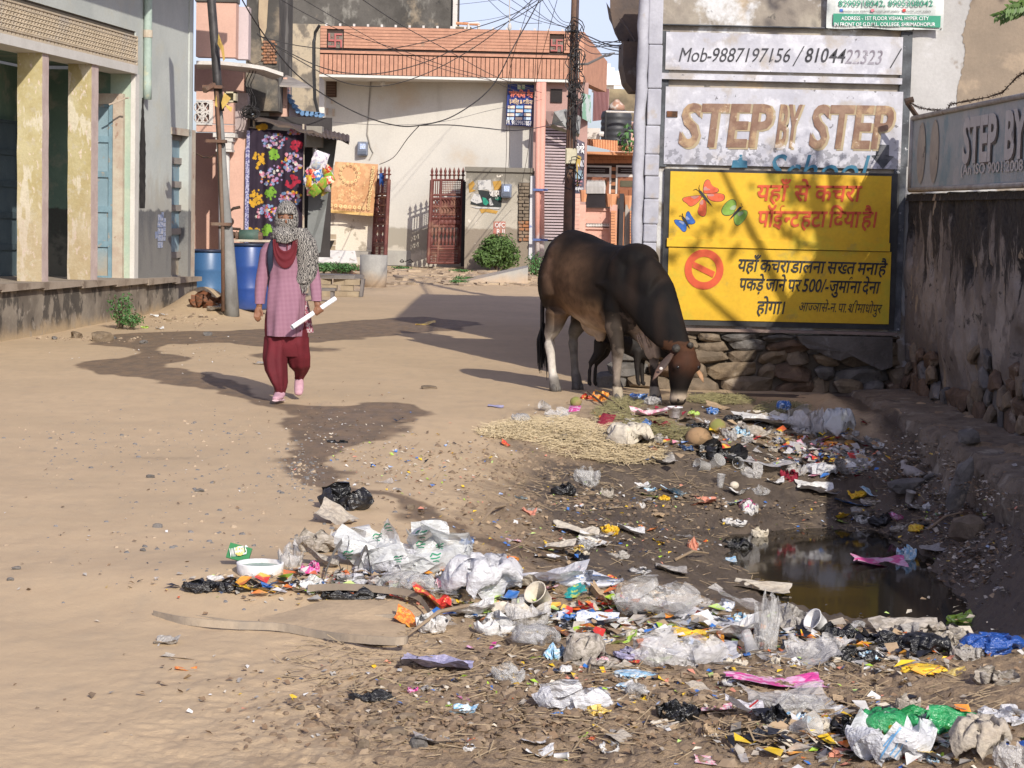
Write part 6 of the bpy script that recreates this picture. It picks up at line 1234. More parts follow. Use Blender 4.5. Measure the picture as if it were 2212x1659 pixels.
part('kerb_block', MB().add(*(lambda a,b:([a,b,b+Vector((0,1.6,0)),a+Vector((0,1.6,0)),a+Vector((0,0,.02)),b+Vector((0,0,.32)),b+Vector((0,1.6,.32)),a+Vector((0,1.6,.05))],[(3,2,1,0),(4,5,6,7),(0,1,5,4),(1,2,6,5),(2,3,7,6),(3,0,4,7)]))(onG(1000,612),onG(1140,612))), cem, pier)
# ------------------------------------------------ bull
def attr_mat(name, rough=.6, bump=.2, spec=.35, bs=60):
    m, nt, b = newmat(name); at = nt.nodes.new('ShaderNodeAttribute'); at.attribute_name = 'coat'
    n = nz(nt, coord(nt), 14, 5); c = mixc(nt, mr(nt,n,.35,.7,0,.35), at.outputs[0], (.01,.008,.006)); L(nt, c, b.inputs['Base Color']); b.inputs['Roughness'].default_value = rough; b.inputs['Specular IOR Level'].default_value = spec
    bumpn(nt, b, nz(nt, coord(nt,'pos',(1,1,.3)), bs, 4), bump, .004); return m
CO = Vector((.76,17.1,0)); hd = Vector((.54,-.842,0)); lt = Vector((.842,.54,0))
cw_ = lambda x,y,z: CO+hd*x+lt*y+Vector((0,0,z))
mb = MB()
def ringc(x,y,z,hu,wv,tilt=0):  # tilt: angle of U axis from vertical toward +x
    return (cw_(x,y,z), hd*(hu*math.sin(tilt))+Vector((0,0,hu*math.cos(tilt))), lt*wv)
mb.loft([ringc(*r) for r in ((-.76,0,1.09,.10,.07),(-.71,0,1.06,.22,.16),(-.62,0,1.03,.31,.23),(-.50,0,1.03,.355,.265),(-.3,0,.98,.375,.275),(-.1,0,.925,.375,.30),(.08,0,.90,.37,.30),(.25,0,.89,.375,.28),(.42,0,.895,.38,.235),(.56,0,.88,.35,.19),(.68,0,.90,.26,.15),(.76,0,.86,.18,.11))], 24)
mb.ell(cw_(.44,0,1.145), (.19,.19,.145), 16, 10, None)
def nring(x,y,Y,hw,ang,dp):
    return (P(x,y,Y), Vector((math.cos(ang),0,math.sin(ang)))*hw*Y/F, Vector((-.35,.93,0))*dp)
mb.loft([nring(1352,590,16.72,70,.35,.17),nring(1378,612,16.62,66,.42,.17),nring(1400,640,16.53,60,.48,.16),nring(1418,672,16.45,52,.5,.14),nring(1434,705,16.38,45,.48,.12),nring(1450,732,16.32,36,.42,.10),nring(1464,752,16.29,28,.3,.09)], 22)
# dewlap
for (x,z,rx,rz,ry) in ((.58,.60,.13,.17,.045),(.66,.52,.11,.18,.03),(.76,.50,.11,.15,.028),(.86,.47,.08,.11,.024),(.50,.60,.12,.12,.07)):
    R_ = Matrix((hd, lt, Vector((0,0,1)))).transposed(); mb.ell(cw_(x,0,z), (rx,ry,rz), 14, 10, R_)
RC = Matrix((hd, lt, Vector((0,0,1)))).transposed()
# hip bones, ribs, belly pouch, sheath
for s in (-1,1):
    mb.ell(cw_(-.44,s*.19,1.17), (.12,.07,.09), 12, 8, RC); mb.ell(cw_(.40,s*.155,.92), (.15,.10,.27), 14, 10, RC); mb.ell(cw_(-.54,s*.15,.93), (.19,.125,.27), 14, 10, RC)
mb.ell(cw_(-.12,0,.62), (.19,.10,.14), 12, 8, RC); mb.ell(cw_(-.05,0,.53), (.07,.045,.10), 12, 8, RC)
# legs
def leg(pts):
    pts = [(cw_(x,y,z),r) for x,y,z,r in pts]; mb.tube([p for p,_ in pts],[r for _,r in pts],14)
leg(((.40,-.13,1.02,.04),(.40,-.14,.95,.12),(.38,-.16,.74,.105),(.38,-.165,.60,.082),(.42,-.16,.47,.058),(.435,-.16,.40,.056),(.43,-.16,.33,.045),(.43,-.16,.20,.034),(.43,-.16,.13,.037),(.445,-.16,.085,.046),(.455,-.16,.03,.048),(.455,-.16,-.01,.05)))
leg(((.42,.13,1.02,.04),(.42,.14,.95,.12),(.44,.16,.74,.10),(.46,.16,.60,.078),(.50,.155,.47,.056),(.51,.155,.40,.054),(.51,.155,.33,.043),(.52,.155,.20,.033),(.52,.155,.13,.037),(.53,.155,.085,.046),(.54,.155,.02,.05)))
leg(((-.52,-.09,1.18,.04),(-.52,-.10,1.10,.12),(-.52,-.125,.95,.165),(-.48,-.145,.80,.145),(-.47,-.155,.68,.11),(-.52,-.155,.55,.078),(-.585,-.15,.47,.058),(-.59,-.15,.40,.05),(-.56,-.15,.28,.038),(-.535,-.15,.16,.036),(-.51,-.15,.10,.046),(-.49,-.15,.03,.048),(-.49,-.15,-.01,.05)))
leg(((-.52,.09,1.18,.04),(-.52,.10,1.10,.12),(-.52,.125,.95,.165),(-.52,.145,.80,.145),(-.53,.155,.68,.11),(-.60,.155,.55,.076),(-.665,.15,.47,.056),(-.67,.15,.40,.048),(-.65,.15,.28,.037),(-.63,.15,.16,.036),(-.61,.15,.10,.046),(-.59,.15,.03,.048),(-.59,.15,-.01,.05)))
# head, hanging straight down and turned to the street
hx = Vector((.35,-.93,0)).normalized(); hy = Vector((.93,.35,0)).normalized(); H0_ = P(1474,748,16.28); 
def hp(f, s, z): return Vector((H0_.x,H0_.y,0))+hx*f+hy*s+Vector((0,0,z))
zt0 = H0_.z
mb.loft([(hp(.0,0,zt0+.035),hx*.05,hy*.055),(hp(.0,0,zt0),hx*.095,hy*.095),(hp(.02,-.003,zt0-.06),hx*.124,hy*.110),(hp(.03,-.006,zt0-.14),hx*.132,hy*.116),(hp(.03,-.014,zt0-.21),hx*.12,hy*.104),(hp(.03,-.024,zt0-.28),hx*.102,hy*.086),(hp(.035,-.034,zt0-.35),hx*.08,hy*.067),(hp(.04,-.042,zt0-.40),hx*.074,hy*.068),(hp(.04,-.046,zt0-.44),hx*.064,hy*.068),(hp(.035,-.048,zt0-.47),hx*.045,hy*.052)], 20)
for s in (-1,1): mb.ell(hp(.085,s*.085,zt0-.15), (.045,.045,.05), 10, 8); mb.ell(hp(.10,s*.03-.045,zt0-.425), (.022,.022,.022), 8, 6)
me = fuse(mb, .0125, 9)
co = np.empty(len(me.vertices)*3); me.vertices.foreach_get('co', co); co = co.reshape(-1,3)
rel = co-np.array(CO); lx = rel@np.array(hd); ly = rel@np.array(lt); lz = co[:,2]
hr = co-np.array([H0_.x,H0_.y,0]); hf = hr@np.array(hx); hs = hr@np.array(hy); hz = zt0-co[:,2]
n1 = np.array([mnoise.noise(Vector(v)*5) for v in co]); n2 = np.array([mnoise.noise(Vector(v)*16) for v in co]); n3 = np.array([mnoise.noise(Vector((v[0]*9,v[1]*9,v[2]*2))) for v in co])
def mixn(c, t, col): t = np.clip(t,0,1)[:,None]; return c*(1-t)+np.array(col)*t
dark=(.006,.005,.005); brown=(.115,.066,.038); tan=(.25,.15,.08); cream_c=(.44,.34,.25); white_c=(.56,.52,.46)
c = np.tile(np.array(dark),(len(co),1))
fl_ = np.exp(-((lx+.16)/.27)**2)*sst(1.32,1.0,lz)*sst(.5,.66,lz)*1.15+.12*n1; c = mixn(c, fl_, brown)
c = mixn(c, .85*np.exp(-((lx+.46)/.07)**2-((lz-1.08)/.16)**2)+.1*n3, (.17,.10,.065))
c = mixn(c, sst(.88,.60,lz+.08*n1)*sst(-.5,-.3,lx)*(1-sst(.22,.36,lx))*(lz>.5), tan)
c = mixn(c, sst(.70,.60,lz+.05*n1)*np.exp(-((lx+.05)/.25)**2)*(lz>.45), cream_c)
dw = (1-sst(.60,.70,lz+.05*n2))*sst(.46,.56,lx)*(1-sst(.74,.84,lx))*(np.abs(ly)<.10)*(lz>.3)
c = mixn(c, dw*(.95+.9*n3), cream_c)
legm = (lz<.72)
hind = legm*(lx<-.36); fore = legm*(lx>.28)*(lx<.62)*(np.abs(ly)>.085)
c = mixn(c, hind*sst(.62,.44,lz+.06*n1)*np.where(ly>0,.35,.95), white_c); c = mixn(c, hind*sst(.16,.08,lz+.05*n2)*.8,(.10,.09,.085)); c = mixn(c, hind*np.exp(-((lz-.52)/.1)**2)*.5*(n1>0), (.2,.16,.13))
c = mixn(c, fore*sst(.80,.6,lz)*.18+fore*.3*(n2>.15), (.16,.12,.09)); c = mixn(c, fore*sst(.42,.3,lz+.1*n2)*sst(.08,.2,lz)*.55*(n1>-.05), (.40,.33,.27)); c = mixn(c, (lz<.11)*(np.abs(ly)>.085)*(lx<.7)*(lx>.2)*.8, (.45,.38,.28))
hm = (hf>-.11)*(np.abs(hs)<.15)*(hf<.2)*(hz>-.04)*(lx>.9)
c = mixn(c, hm*sst(.30,.08,hz+.09*n1+.03*n3)*sst(-.04,.02,hz)*sst(-.03,.05,hf+.03*n1), (.065,.028,.016)); c = mixn(c, hm*(hz<.03)*.6, (.09,.04,.02))
c = mixn(c, hm*np.exp(-((hz-.40)/.032)**2)*.85, (.50,.40,.30)); c = mixn(c, hm*(hz>.445)*.9, (.03,.025,.025))
for s in (-1,1):
    e = np.exp(-((hs-s*.095)/.03)**2-((hz-.165)/.035)**2-((hf-.09)/.05)**2); c = mixn(c, hm*e*1.1, (.01,.008,.008))
    c = mixn(c, hm*(np.exp(-((hs-s*.03+.045)/.014)**2-((hz-.425)/.016)**2)>.5)*(hf>.07), (.01,.008,.008))
c *= (1+.12*n2)[:,None]
bull = thing('bull', 'dark brown humped bull with white hind shins eating from the rubbish heap', 'bull', CO)
a = me.color_attributes.new('coat','FLOAT_COLOR','POINT'); a.data.foreach_set('color', np.concatenate([c,np.ones((len(c),1))],1).astype(np.float32).ravel())
me.transform(Matrix.Translation(-CO)); link('body', me, attr_mat('bull_coat', .72, .35, .12), bull)
coat_d = pmat('dark_coat',(.02,.016,.014),(.05,.035,.025),12,.6,.2); horn_m = pmat('horn',(.07,.062,.05),(.035,.03,.027),30,.6,.3)
# tail
tb_ = cw_(-.77,0,1.16)
tp_ = [cw_(-.74,-.0,1.16),cw_(-.80,-.03,1.08),cw_(-.83,-.06,.9),cw_(-.82,-.08,.7),cw_(-.80,-.09,.52),cw_(-.79,-.09,.45)]
part('tail', MB().tube(tp_, [.035,.028,.024,.021,.019,.018], 8), coat_d, bull, True)
tf = MB(); rr = random.Random(3)
for i in range(46):
    a0 = tp_[-1]+Vector((rr.uniform(-.015,.015),rr.uniform(-.015,.015),rr.uniform(0,.12))); o1 = Vector((rr.uniform(-.05,.05),rr.uniform(-.05,.05),0)); tf.tube([a0, a0+o1*.8+Vector((0,0,-.14)), a0+o1*.9+Vector((.01,0,-rr.uniform(.25,.40)))], [.008,.010,.002], 4)
part('tail_tuft', tf, pmat('black_hair',(.012,.011,.012),None,9,.5,0), bull)
# ears: leaf-shaped shells
def ear(base, tip, wid, nrm, m):
    base = Vector(base); tip = Vector(tip); d = tip-base; side = d.cross(nrm).normalized(); mb = MB(); rows = []
    for i in range(9):
        t = i/8; w_ = wid*math.sin(math.pi*min(1,(t*.86+.14)))**.8; rows.append((base+d*t, side*max(w_,.003), nrm*(.010*(1-t)+.003)))
    mb.loft([(c_+nrm*(.02*math.sin(t_*3)),u,v) for (c_,u,v),t_ in zip(rows,np.linspace(0,1,9))], 10); return mb
e1 = part('ear', ear(P(1452,764,16.15), P(1410,822,16.0), .032, Vector((-.3,-.9,.2)).normalized(), None), pmat('ear_skin',(.13,.075,.055),(.05,.035,.03),9,.6,.2), bull, True)
part('ear_tag', MB().ell(P(1428,796,15.97),(.014,.004,.012),8,6), pinkw, e1)
part('ear', ear(P(1502,795,16.35), P(1519,826,16.3), .022, Vector((.3,-.9,.2)).normalized(), None), pmat('ear_back',(.38,.22,.12),None,9,.6,.2), bull, True)
for x,y,Y,r in ((1461,753,16.14,.036),(1492,746,16.2,.026)):
    h_ = part('horn_stub', MB().lathe(P(x,y,Y), [(r,0),(r*.95,.012),(r*.6,.03),(r*.25,.034)], 14, axis=(-.45,-.85,.2)), horn_m, bull, True)
for s,x_,y_ in ((-1,1451,0),(1,1492,0)):
    p = hp(.115,s*.088,zt0-.16); part('eye', MB().ell(p,(.017,.014,.017),10,8), pmat('wet_eye',(.01,.008,.008),None,4,.08,0,spec=.8), bull, True)
# folds of the dewlap
for i in range(7):
    xx = .50+i*.05+random.uniform(-.012,.012); part('dewlap_fold', MB().tube([cw_(xx,-.045,.66-.01*i),cw_(xx+.02,-.055,.58),cw_(xx+.05,-.045,.50),cw_(xx+.08,-.03,.42+.01*i)], [.002,.007,.008,.002], 6), pmat('dewlap_skin',(.46,.35,.26),(.3,.21,.15),14,.7,.2) if i==0 else bpy.data.materials['dewlap_skin'], bull, True)
for x_,y_ in ((.462,-.16),(.545,.155),(-.485,-.15),(-.585,.15)):
    for s in (-.022,.022): part('hoof', MB().loft([(cw_(x_+.005,y_+s,-.015),hd*.052,lt*.026),(cw_(x_,y_+s,.03),hd*.045,lt*.024),(cw_(x_-.01,y_+s,.062),hd*.032,lt*.020)],10), pmat('hoof_grey',(.11,.10,.09),None,20,.6,.3) if 'hoof_grey' not in bpy.data.materials else bpy.data.materials['hoof_grey'], bull, True)
# dark dog behind the forelegs
dg = thing('dog', 'dark brown dog scavenging in the shade behind the bull', 'dog', P(1320,830,17.3))
mb = MB(); DY=17.45
q = lambda x,y,dy=0: P(x,y,DY+dy)
mb.loft([(q(1298,730),(0,.06,0),(0,0,.06)),(q(1310,728),(0,.09,0),(0,0,.10)),(q(1340,735),(0,.10,0),(0,0,.10)),(q(1372,745),(0,.10,0),(0,0,.12)),(q(1395,755),(0,.07,0),(0,0,.09)),(q(1410,775),(0,.05,0),(0,0,.06)),(q(1418,800),(0,.045,0),(0,0,.05)),(q(1420,818),(0,.03,0),(0,0,.03))],14)
for x,dy in ((1300,-.06),(1312,.07)): mb.tube([q(x,735,dy),q(x-8,765,dy),q(x-24,785,dy),q(x-26,800,dy),q(x-28,828,dy),q(x-22,831,dy)],[.07,.045,.025,.02,.018,.022],10)
for x,dy in ((1378,-.06),(1388,.06)): mb.tube([q(x,755,dy),q(x-2,790,dy),q(x,828,dy),q(x+6,831,dy)],[.05,.026,.018,.022],10)
mb.tube([q(1298,728),q(1286,745),q(1282,765)],[.02,.014,.008],8)
me = fuse(mb, .011, 5); me.transform(Matrix.Translation(-OFF[dg.name])); link('body', me, pmat('dog_coat',(.018,.014,.012),(.01,.008,.008),10,.7,.3), dg)
for x in (1408,1416): part('ear', ear(q(x,762,-.03), q(x+4,778,-.05), .014, Vector((0,-1,0)), None), coat_d, dg)
# ------------------------------------------------ walking woman
WYd = 16.0; k_ = WYd/F
wq = lambda x,y,d=0.: P(x,y,WYd+d)
def wring(x,y,hw,dep,d=0.): return (wq(x,y,d), Vector((hw*k_,0,.0)), Vector((0,dep,0)))
woman = thing('person', 'woman walking in maroon salwar and pink checked kurta, face scarf-wrapped, holding a rolled white paper', 'person', wq(618,865))
skin = pmat('skin', (.23,.105,.055), (.20,.09,.05), 9, .55, .1, spec=.4)
mb = MB()
mb.loft([wring(618,520,10,.045),wring(618,528,38,.07),wring(618,545,42,.09),wring(618,590,33,.085),wring(618,620,31,.08),wring(618,660,36,.08),wring(618,690,34,.08)],16)   # torso
mb.loft([wring(618,535,12,.05),wring(618,505,12,.05),wring(618,492,13,.06)],12)
mb.ell(wq(618,468,-.01),(.072,.088,.108),16,12)
mb.ell(wq(618,478,-.1),(.012,.02,.02),8,6)
mb.tube([wq(600,685),wq(598,760,-.06),wq(602,850,-.10)],[.055,.045,.034],12); mb.tube([wq(600,850,-.10),wq(603,860,-.17)],[.035,.03],10)
mb.tube([wq(636,685,.02),wq(643,765,.06),wq(647,822,.22)],[.055,.045,.034],12); mb.tube([wq(647,822,.22),wq(646,848,.16)],[.035,.028],10)
armL = [wq(582,532),wq(568,590),wq(561,640,-.03),wq(560,662,-.05)]; mb.tube(armL,[.045,.038,.03,.024],12)
armR = [wq(656,532),wq(676,590),wq(683,635,-.06),wq(684,652,-.10)]; mb.tube(armR,[.045,.038,.03,.024],12)
# left hand hanging (palm, four fingers, thumb)
hc_ = wq(558,672,-.06); mb.loft([(wq(560,661,-.05),(.022,0,0),(0,.015,0)),(wq(558,670,-.06),(.030,0,0),(0,.014,0)),(wq(557,679,-.065),(.030,0,0),(0,.013,0))],12)
for i,(dx,l) in enumerate(((-7,15),(-2.5,18),(2,17),(6,13))): b0 = wq(557+dx,677,-.065); mb.tube([b0, wq(556+dx*.9,677+l*.45,-.078), wq(557.5+dx*.8,677+l*.8,-.07), wq(559+dx*.75,677+l,-.055)],[.0085,.0082,.0075,.006],8)
mb.tube([wq(563,668,-.065),wq(567,676,-.085),wq(566,684,-.09)],[.011,.009,.007],8)
# right fist around the roll
tA, tB = wq(631,707,-.30), wq(724,645,-.02); td = (tB-tA).normalized()
fc = tA.lerp(tB,.60); mb.loft([(wq(684,652,-.10),(.022,0,0),(0,.018,0)),(fc+Vector((-.005,.03,.05)),(.030,0,0),(0,.018,0)),(fc+Vector((-.002,.032,-.01)),td*.040,(0,.016,0))],12)
up_ = Vector((0,0,1)); pr_ = td.cross(Vector((0,1,0))).normalized()
for i in range(4):
    b = fc+td*(-.033+.021*i); r=.026
    mb.tube([b+Vector((0,math.cos(a)*r,0))+pr_*math.sin(a)*r*(-1) for a in np.linspace(.3,3.9,7)], [.0095,.0095,.0092,.009,.0085,.008,.007], 8)
mb.tube([fc+Vector((0,.02,.03)),fc+td*-.03+Vector((0,-.012,.03)),fc+td*-.035+Vector((0,-.03,.005))],[.011,.010,.008],8)
me = fuse(mb, .0055, 2); me.transform(Matrix.Translation(-OFF[woman.name])); link('body', me, skin, woman)
part('paper_roll', MB().tube([tA,tB], .019, 18, False).tube([tA+td*.002,tB-td*.002], .0172, 18, False), pmat('white_paper_roll',(.80,.79,.80),(.76,.75,.78),3,.6,0), woman, True)
# pink check cloth
def check_mat(name, c, c2, sc):
    m, nt, b = newmat(name); co = coord(nt); 
    wv = []
    for ax in ('X','Z'):
        s = nt.nodes.new('ShaderNodeSeparateXYZ'); L(nt, co, s.inputs[0]); wv.append(mr(nt, ma(nt,'SINE', ma(nt,'MULTIPLY', s.outputs[ax], sc)), -.2,.5))
    f = ma(nt,'MULTIPLY', ma(nt,'ADD', wv[0], wv[1]), .5); L(nt, mixc(nt, f, c2, c), b.inputs['Base Color']); b.inputs['Roughness'].default_value = .9
    bumpn(nt, b, nz(nt, co, 7, 4), .5, .02); return m
kurta = check_mat('pink_check_cotton', (.36,.21,.26), (.15,.05,.09), 640)
maroon = pmat('maroon_cloth', (.125,.012,.019), (.09,.009,.014), 4, .8, .3, bs=20, bd=.01)
def folded(rings, n=28, amp=.04, fr=7, ph=0., seed=1):
    mb = MB(); vs = []; 
    for i,(c,u,v) in enumerate(rings):
        c=Vector(c);u=Vector(u);v=Vector(v); t = i/max(1,len(rings)-1)
        for k in range(n):
            a = 2*math.pi*k/n; q = 1+amp*math.sin(fr*a+ph+1.5*t)*(.4+.6*t)+amp*1.3*mnoise.noise(Vector((math.cos(a)*1.6,math.sin(a)*1.6,t*3.5+seed*5)))
            vs.append(c+(u*math.cos(a)+v*math.sin(a))*q)
    fs = [(i*n+k,i*n+(k+1)%n,(i+1)*n+(k+1)%n,(i+1)*n+k) for i in range(len(rings)-1) for k in range(n)]; return mb.add(vs, fs)
def dens(rs, m=3):  # densify pixel rings (x,y,hw,dep,d)
    out = []
    for a,b in zip(rs,rs[1:]):
        for j in range(m): t=j/m; out.append(tuple(p*(1-t)+q*t for p,q in zip(a,b)))
    return [wring(*r) for r in out+[rs[-1]]]
part('kurta', folded(dens([(618,512,14,.06,0),(619,519,32,.075,0),(620,528,43,.09,0),(620,545,45,.105,0),(620,575,40,.115,0),(620,600,37,.115,0),(619,635,40,.12,-.02),(617,670,41,.125,-.03),(615,700,39,.13,-.03),(613,725,36,.13,-.04)],4), 40, .085, 7, .5), kurta, woman, True)
part('sleeve', folded(dens([(588,524,15,.055,0),(578,540,16,.06,0),(571,575,15,.055,0),(565,605,13.5,.05,-.01),(562,635,12.5,.045,-.03),(561,656,11,.04,-.04)],4), 20, .06, 3, 0,2), kurta, woman, True)
part('sleeve', folded(dens([(654,524,15,.055,0),(664,540,16,.06,0),(673,575,15,.055,0),(680,605,13,.05,-.03),(683,628,12,.045,-.06),(684,650,11,.04,-.09)],4), 20, .06, 3, 2,3), kurta, woman, True)
part('salwar', folded(dens([(618,640,36,.11,0.02),(616,680,44,.125,.02),(616,712,47,.13,.02),(617,745,47,.125,.02),(618,768,46,.115,.03)],3), 32, .05, 7, 0,4), maroon, woman, True)
part('salwar_leg', folded(dens([(598,728,26,.10,-.01),(598,742,26,.11,-.02),(595,775,25.5,.11,-.05),(597,800,24,.11,-.07),(603,825,18,.095,-.09),(606,838,13,.075,-.10),(605,848,11,.06,-.10)],4), 36, .11, 6, 1,5), maroon, woman, True)
part('salwar_leg', folded(dens([(640,728,26,.10,.02),(640,742,27,.11,.02),(642,770,27,.11,.05),(647,792,22,.11,.10),(650,803,14,.095,.16),(648,812,10.5,.07,.2),(646,818,9.5,.06,.21)],4), 36, .11, 6, 2,6), maroon, woman, True)
shoe = pmat('pink_knit_shoe', (.50,.30,.35), (.43,.25,.30), 30, .8, .3); sole = pmat('pale_sole',(.6,.42,.45))
g0 = wq(604,862,-.14); gz = float(HT(g0.x,g0.y))
for nm,path in (('shoe',[((606,845,-.08),.040,.035),((605,851,-.11),.044,.037),((602,857,-.17),.044,.028),((598,860,-.24),.038,.02),((594,861,-.29),.022,.013)]),('shoe',[((646,816,.20),.034,.036),((646,826,.19),.038,.036),((646,838,.15),.040,.034),((645,848,.11),.036,.026),((644,853,.09),.024,.016)])):
    mb = MB(); cs = [wq(*p) for p,_,_ in path]; n=len(cs); rings=[]
    for i,(c,(p,u,v)) in enumerate(zip(cs,path)):
        t = (cs[min(i+1,n-1)]-cs[max(i-1,0)]).normalized(); up2 = Vector((1,0,0)).cross(t).normalized(); rings.append((c,Vector((u,0,0)),up2*v))
    mb.loft(rings, 16); o = part(nm, mb, shoe, woman, True); sd_s = o.modifiers.new('s','SUBSURF'); sd_s.levels=1; sd_s.render_levels=1
mb = MB(); mb.loft([(wq(606,863,-.05),(.036,0,0),(0,0,.008)),(wq(603,864.5,-.17),(.046,0,0),(0,0,.008)),(wq(595,865,-.29),(.026,0,0),(0,0,.008))],12); part('shoe_sole', mb, sole, woman)
# maroon dupatta hung in a U on the chest
mb = MB(); n=18; m_=7; vs = []
for i in range(n+1):
    a = math.pi*i/n
    for j in range(m_+1):
        t = j/m_; ax = 27*math.cos(a)*(1-.40*t) ; ay = (63-38*t)*math.sin(a)**(.8)
        vs.append(wq(616-ax, 517+ay*1.0+ (1-math.sin(a))*0, -.118-.02*math.sin(a)-.012*math.sin(j*2.2)))
mb.add(vs, [(i*(m_+1)+j,i*(m_+1)+j+1,(i+1)*(m_+1)+j+1,(i+1)*(m_+1)+j) for i in range(n) for j in range(m_)]); part('dupatta', mb, maroon, woman, True)
mb = MB(); mb.add([wq(619,518,-.115),wq(622,518,-.115),wq(621,541,-.125),wq(619.5,541,-.125)],[(0,1,2,3)]); part('placket', mb, maroon, woman)
part('dupatta_end', folded(dens([(655,650,10,.05,.05),(659,680,12,.05,.05),(662,705,12,.05,.05),(664,718,12,.04,.05)],3), 20, .1, 5, 0,8), pmat('maroon_white_net',(.25,.06,.09),(.5,.42,.42),60,.9,.2,lo=.5,hi=.56), woman, True)
strap = pmat('navy_strap', (.02,.028,.05),None,9,.8,.2); mb = MB(); sp = [wq(594,512,-.02),wq(588,522,-.095),wq(584,540,-.115),wq(583,560,-.10),wq(586,590,-.06),wq(588,605,0)]
rings = [(p,Vector((.022,0,.006)),Vector((0,.006,0))) for p in sp]; mb.loft(rings, 8); part('backpack_strap', mb, strap, woman, True)
mb = MB(); mb.loft([(wq(616,545,.19),(.12,0,0),(0,.05,0)),(wq(616,560,.20),(.14,0,0),(0,.09,0)),(wq(616,620,.20),(.14,0,0),(0,.09,0)),(wq(616,635,.19),(.11,0,0),(0,.05,0))],16); part('backpack', mb, strap, woman, True)
# scarf: hood with an eye slit, wrapped neck, long end over the shoulder
m, nt, b = newmat('scroll_print_scarf'); co_ = coord(nt); n = nz(nt, co_, 42, 1, .4, 2.2); v = nt.nodes.new('ShaderNodeTexWave'); v.inputs['Scale'].default_value = 22; v.inputs['Distortion'].default_value = 12; v.inputs['Detail'].default_value = 1; v.inputs['Detail Scale'].default_value = 1.5; L(nt, co_, v.inputs['Vector'])
L(nt, mixc(nt, mr(nt, v.outputs[0], .50,.66), (.045,.041,.039), (.30,.28,.25)), b.inputs['Base Color']); b.inputs['Roughness'].default_value = .9; bumpn(nt, b, nz(nt, co_, 18, 3), .4, .01); scarf_m = m
mb = MB(); vs = []; nA, nB = 40, 30; fs = []
hcn = wq(619,470,0)
for j in range(nB+1):
    ph = -1.45+ (1.52+1.45)*j/nB
    for i in range(nA):
        a = 2*math.pi*i/nA; r = 1+.03*mnoise.noise(Vector((math.cos(a)*2,math.sin(a)*2,ph*3)))
        low = max(0,-ph); vs.append(hcn+Vector((math.cos(a)*math.cos(ph)*(.092+.02*low)*(1-.20*max(0,low-.35))*r, math.sin(a)*math.cos(ph)*.112*r, math.sin(ph)*(.135 if ph>0 else .15))))
for j in range(nB):
    for i in range(nA):
        f = [j*nA+i, j*nA+(i+1)%nA, (j+1)*nA+(i+1)%nA, (j+1)*nA+i]; c = sum((vs[q] for q in f), Vector())/4
        zp = (hcn.z-c.z)/k_+470    # photo row
        if c.y < hcn.y-.055 and 461.5 < zp < 473 and abs(c.x-hcn.x) < .062: continue
        fs.append(tuple(f))
mb.add(vs, fs); o = part('scarf_hood', mb, scarf_m, woman, True); so_ = o.modifiers.new('s','SOLIDIFY'); so_.thickness=.006
for s in (-1,1):
    part('eye', MB().ell(wq(618+s*8.5,468.5,-.085),(.013,.009,.006),10,6), pmat('eye_white_shaded',(.35,.3,.27),None,9,.3,0), woman); part('iris', MB().ell(wq(618+s*8.5,468.5,-.094),(.006,.003,.006),8,6), dk, woman); part('eyebrow', MB().tube([wq(618+s*4,464.5,-.097),wq(618+s*9,463,-.096),wq(618+s*14,464.5,-.085)], .0028, 5), dk, woman)
part('scarf_wrap', folded(dens([(617,486,18,.09,0),(616,494,23,.11,-.01),(616,504,31,.125,-.01),(617,513,32,.125,-.01),(618,521,22,.11,-.02)],4), 36, .06, 5, 1,11), scarf_m, woman, True)
for i in range(4): part('scarf_fold', MB().tube([wq(588+i*2,490+i*7,-.06),wq(600,505+i*5,-.13),wq(618,511+i*4,-.145),wq(640,500+i*5,-.12)], [.01,.014,.014,.01], 8), scarf_m, woman, True)
part('scarf_end', folded(dens([(640,492,22,.11,0),(655,520,27,.12,-.01),(662,550,24.5,.10,-.03),(664,580,22,.075,-.05),(660,600,21,.06,-.06),(656,612,18,.05,-.06)],4), 30, .06, 5, 1,13), scarf_m, woman, True)
fr2 = MB()
for i in range(16): x = 640+i*2.0; fr2.tube([wq(x,606,-.09),wq(x+rr.uniform(-2,2),622+rr.uniform(0,14)*math.sin(i/15*3.1),-.09)], .004, 4)
part('scarf_fringe', fr2, scarf_m, woman)
# ------------------------------------------------ dove on the bank
c = onG(1972,1035); dv = thing('dove', 'small grey dove standing on the dark bank beside the flat stone', 'dove', c)
k2 = c.y/F; dp = lambda x,y,d=0: c+Vector(((x-1972)*k2, d, (1035-y)*k2))
mb = MB(); mb.loft([(dp(2003,1026),(0,.01,0),(0,0,.006)),(dp(1990,1022),(0,.03,0),(0,0,.018)),(dp(1974,1019),(0,.045,0),(0,0,.038)),(dp(1960,1017),(0,.045,0),(0,0,.042)),(dp(1951,1012),(0,.032,0),(0,0,.032)),(dp(1950,1005),(0,.02,0),(0,0,.02))],14)
mb.tube([dp(1951,1012),dp(1950,1004),dp(1949,1000)],[.026,.018,.018],10); mb.ell(dp(1949,999),(.02,.018,.018),10,8)
me = fuse(mb,.004,3); me.transform(Matrix.Translation(-OFF[dv.name])); link('body', me, pmat('dove_feathers',(.34,.30,.28),(.40,.37,.35),30,.8,.2), dv)
part('beak', MB().tube([dp(1945,1000),dp(1941,1001)],[.005,.001],6), dk, dv); part('tail', MB().box(dp(2004,1027),(.08,.03,.008),0,0,.25), pmat('dove_tail',(.14,.125,.12)), dv)
for s in (-.015,.015): part('leg', MB().tube([dp(1965,1027,s),dp(1965,1036,s)],.003,5), pmat('dove_leg',(.35,.12,.1)), dv)
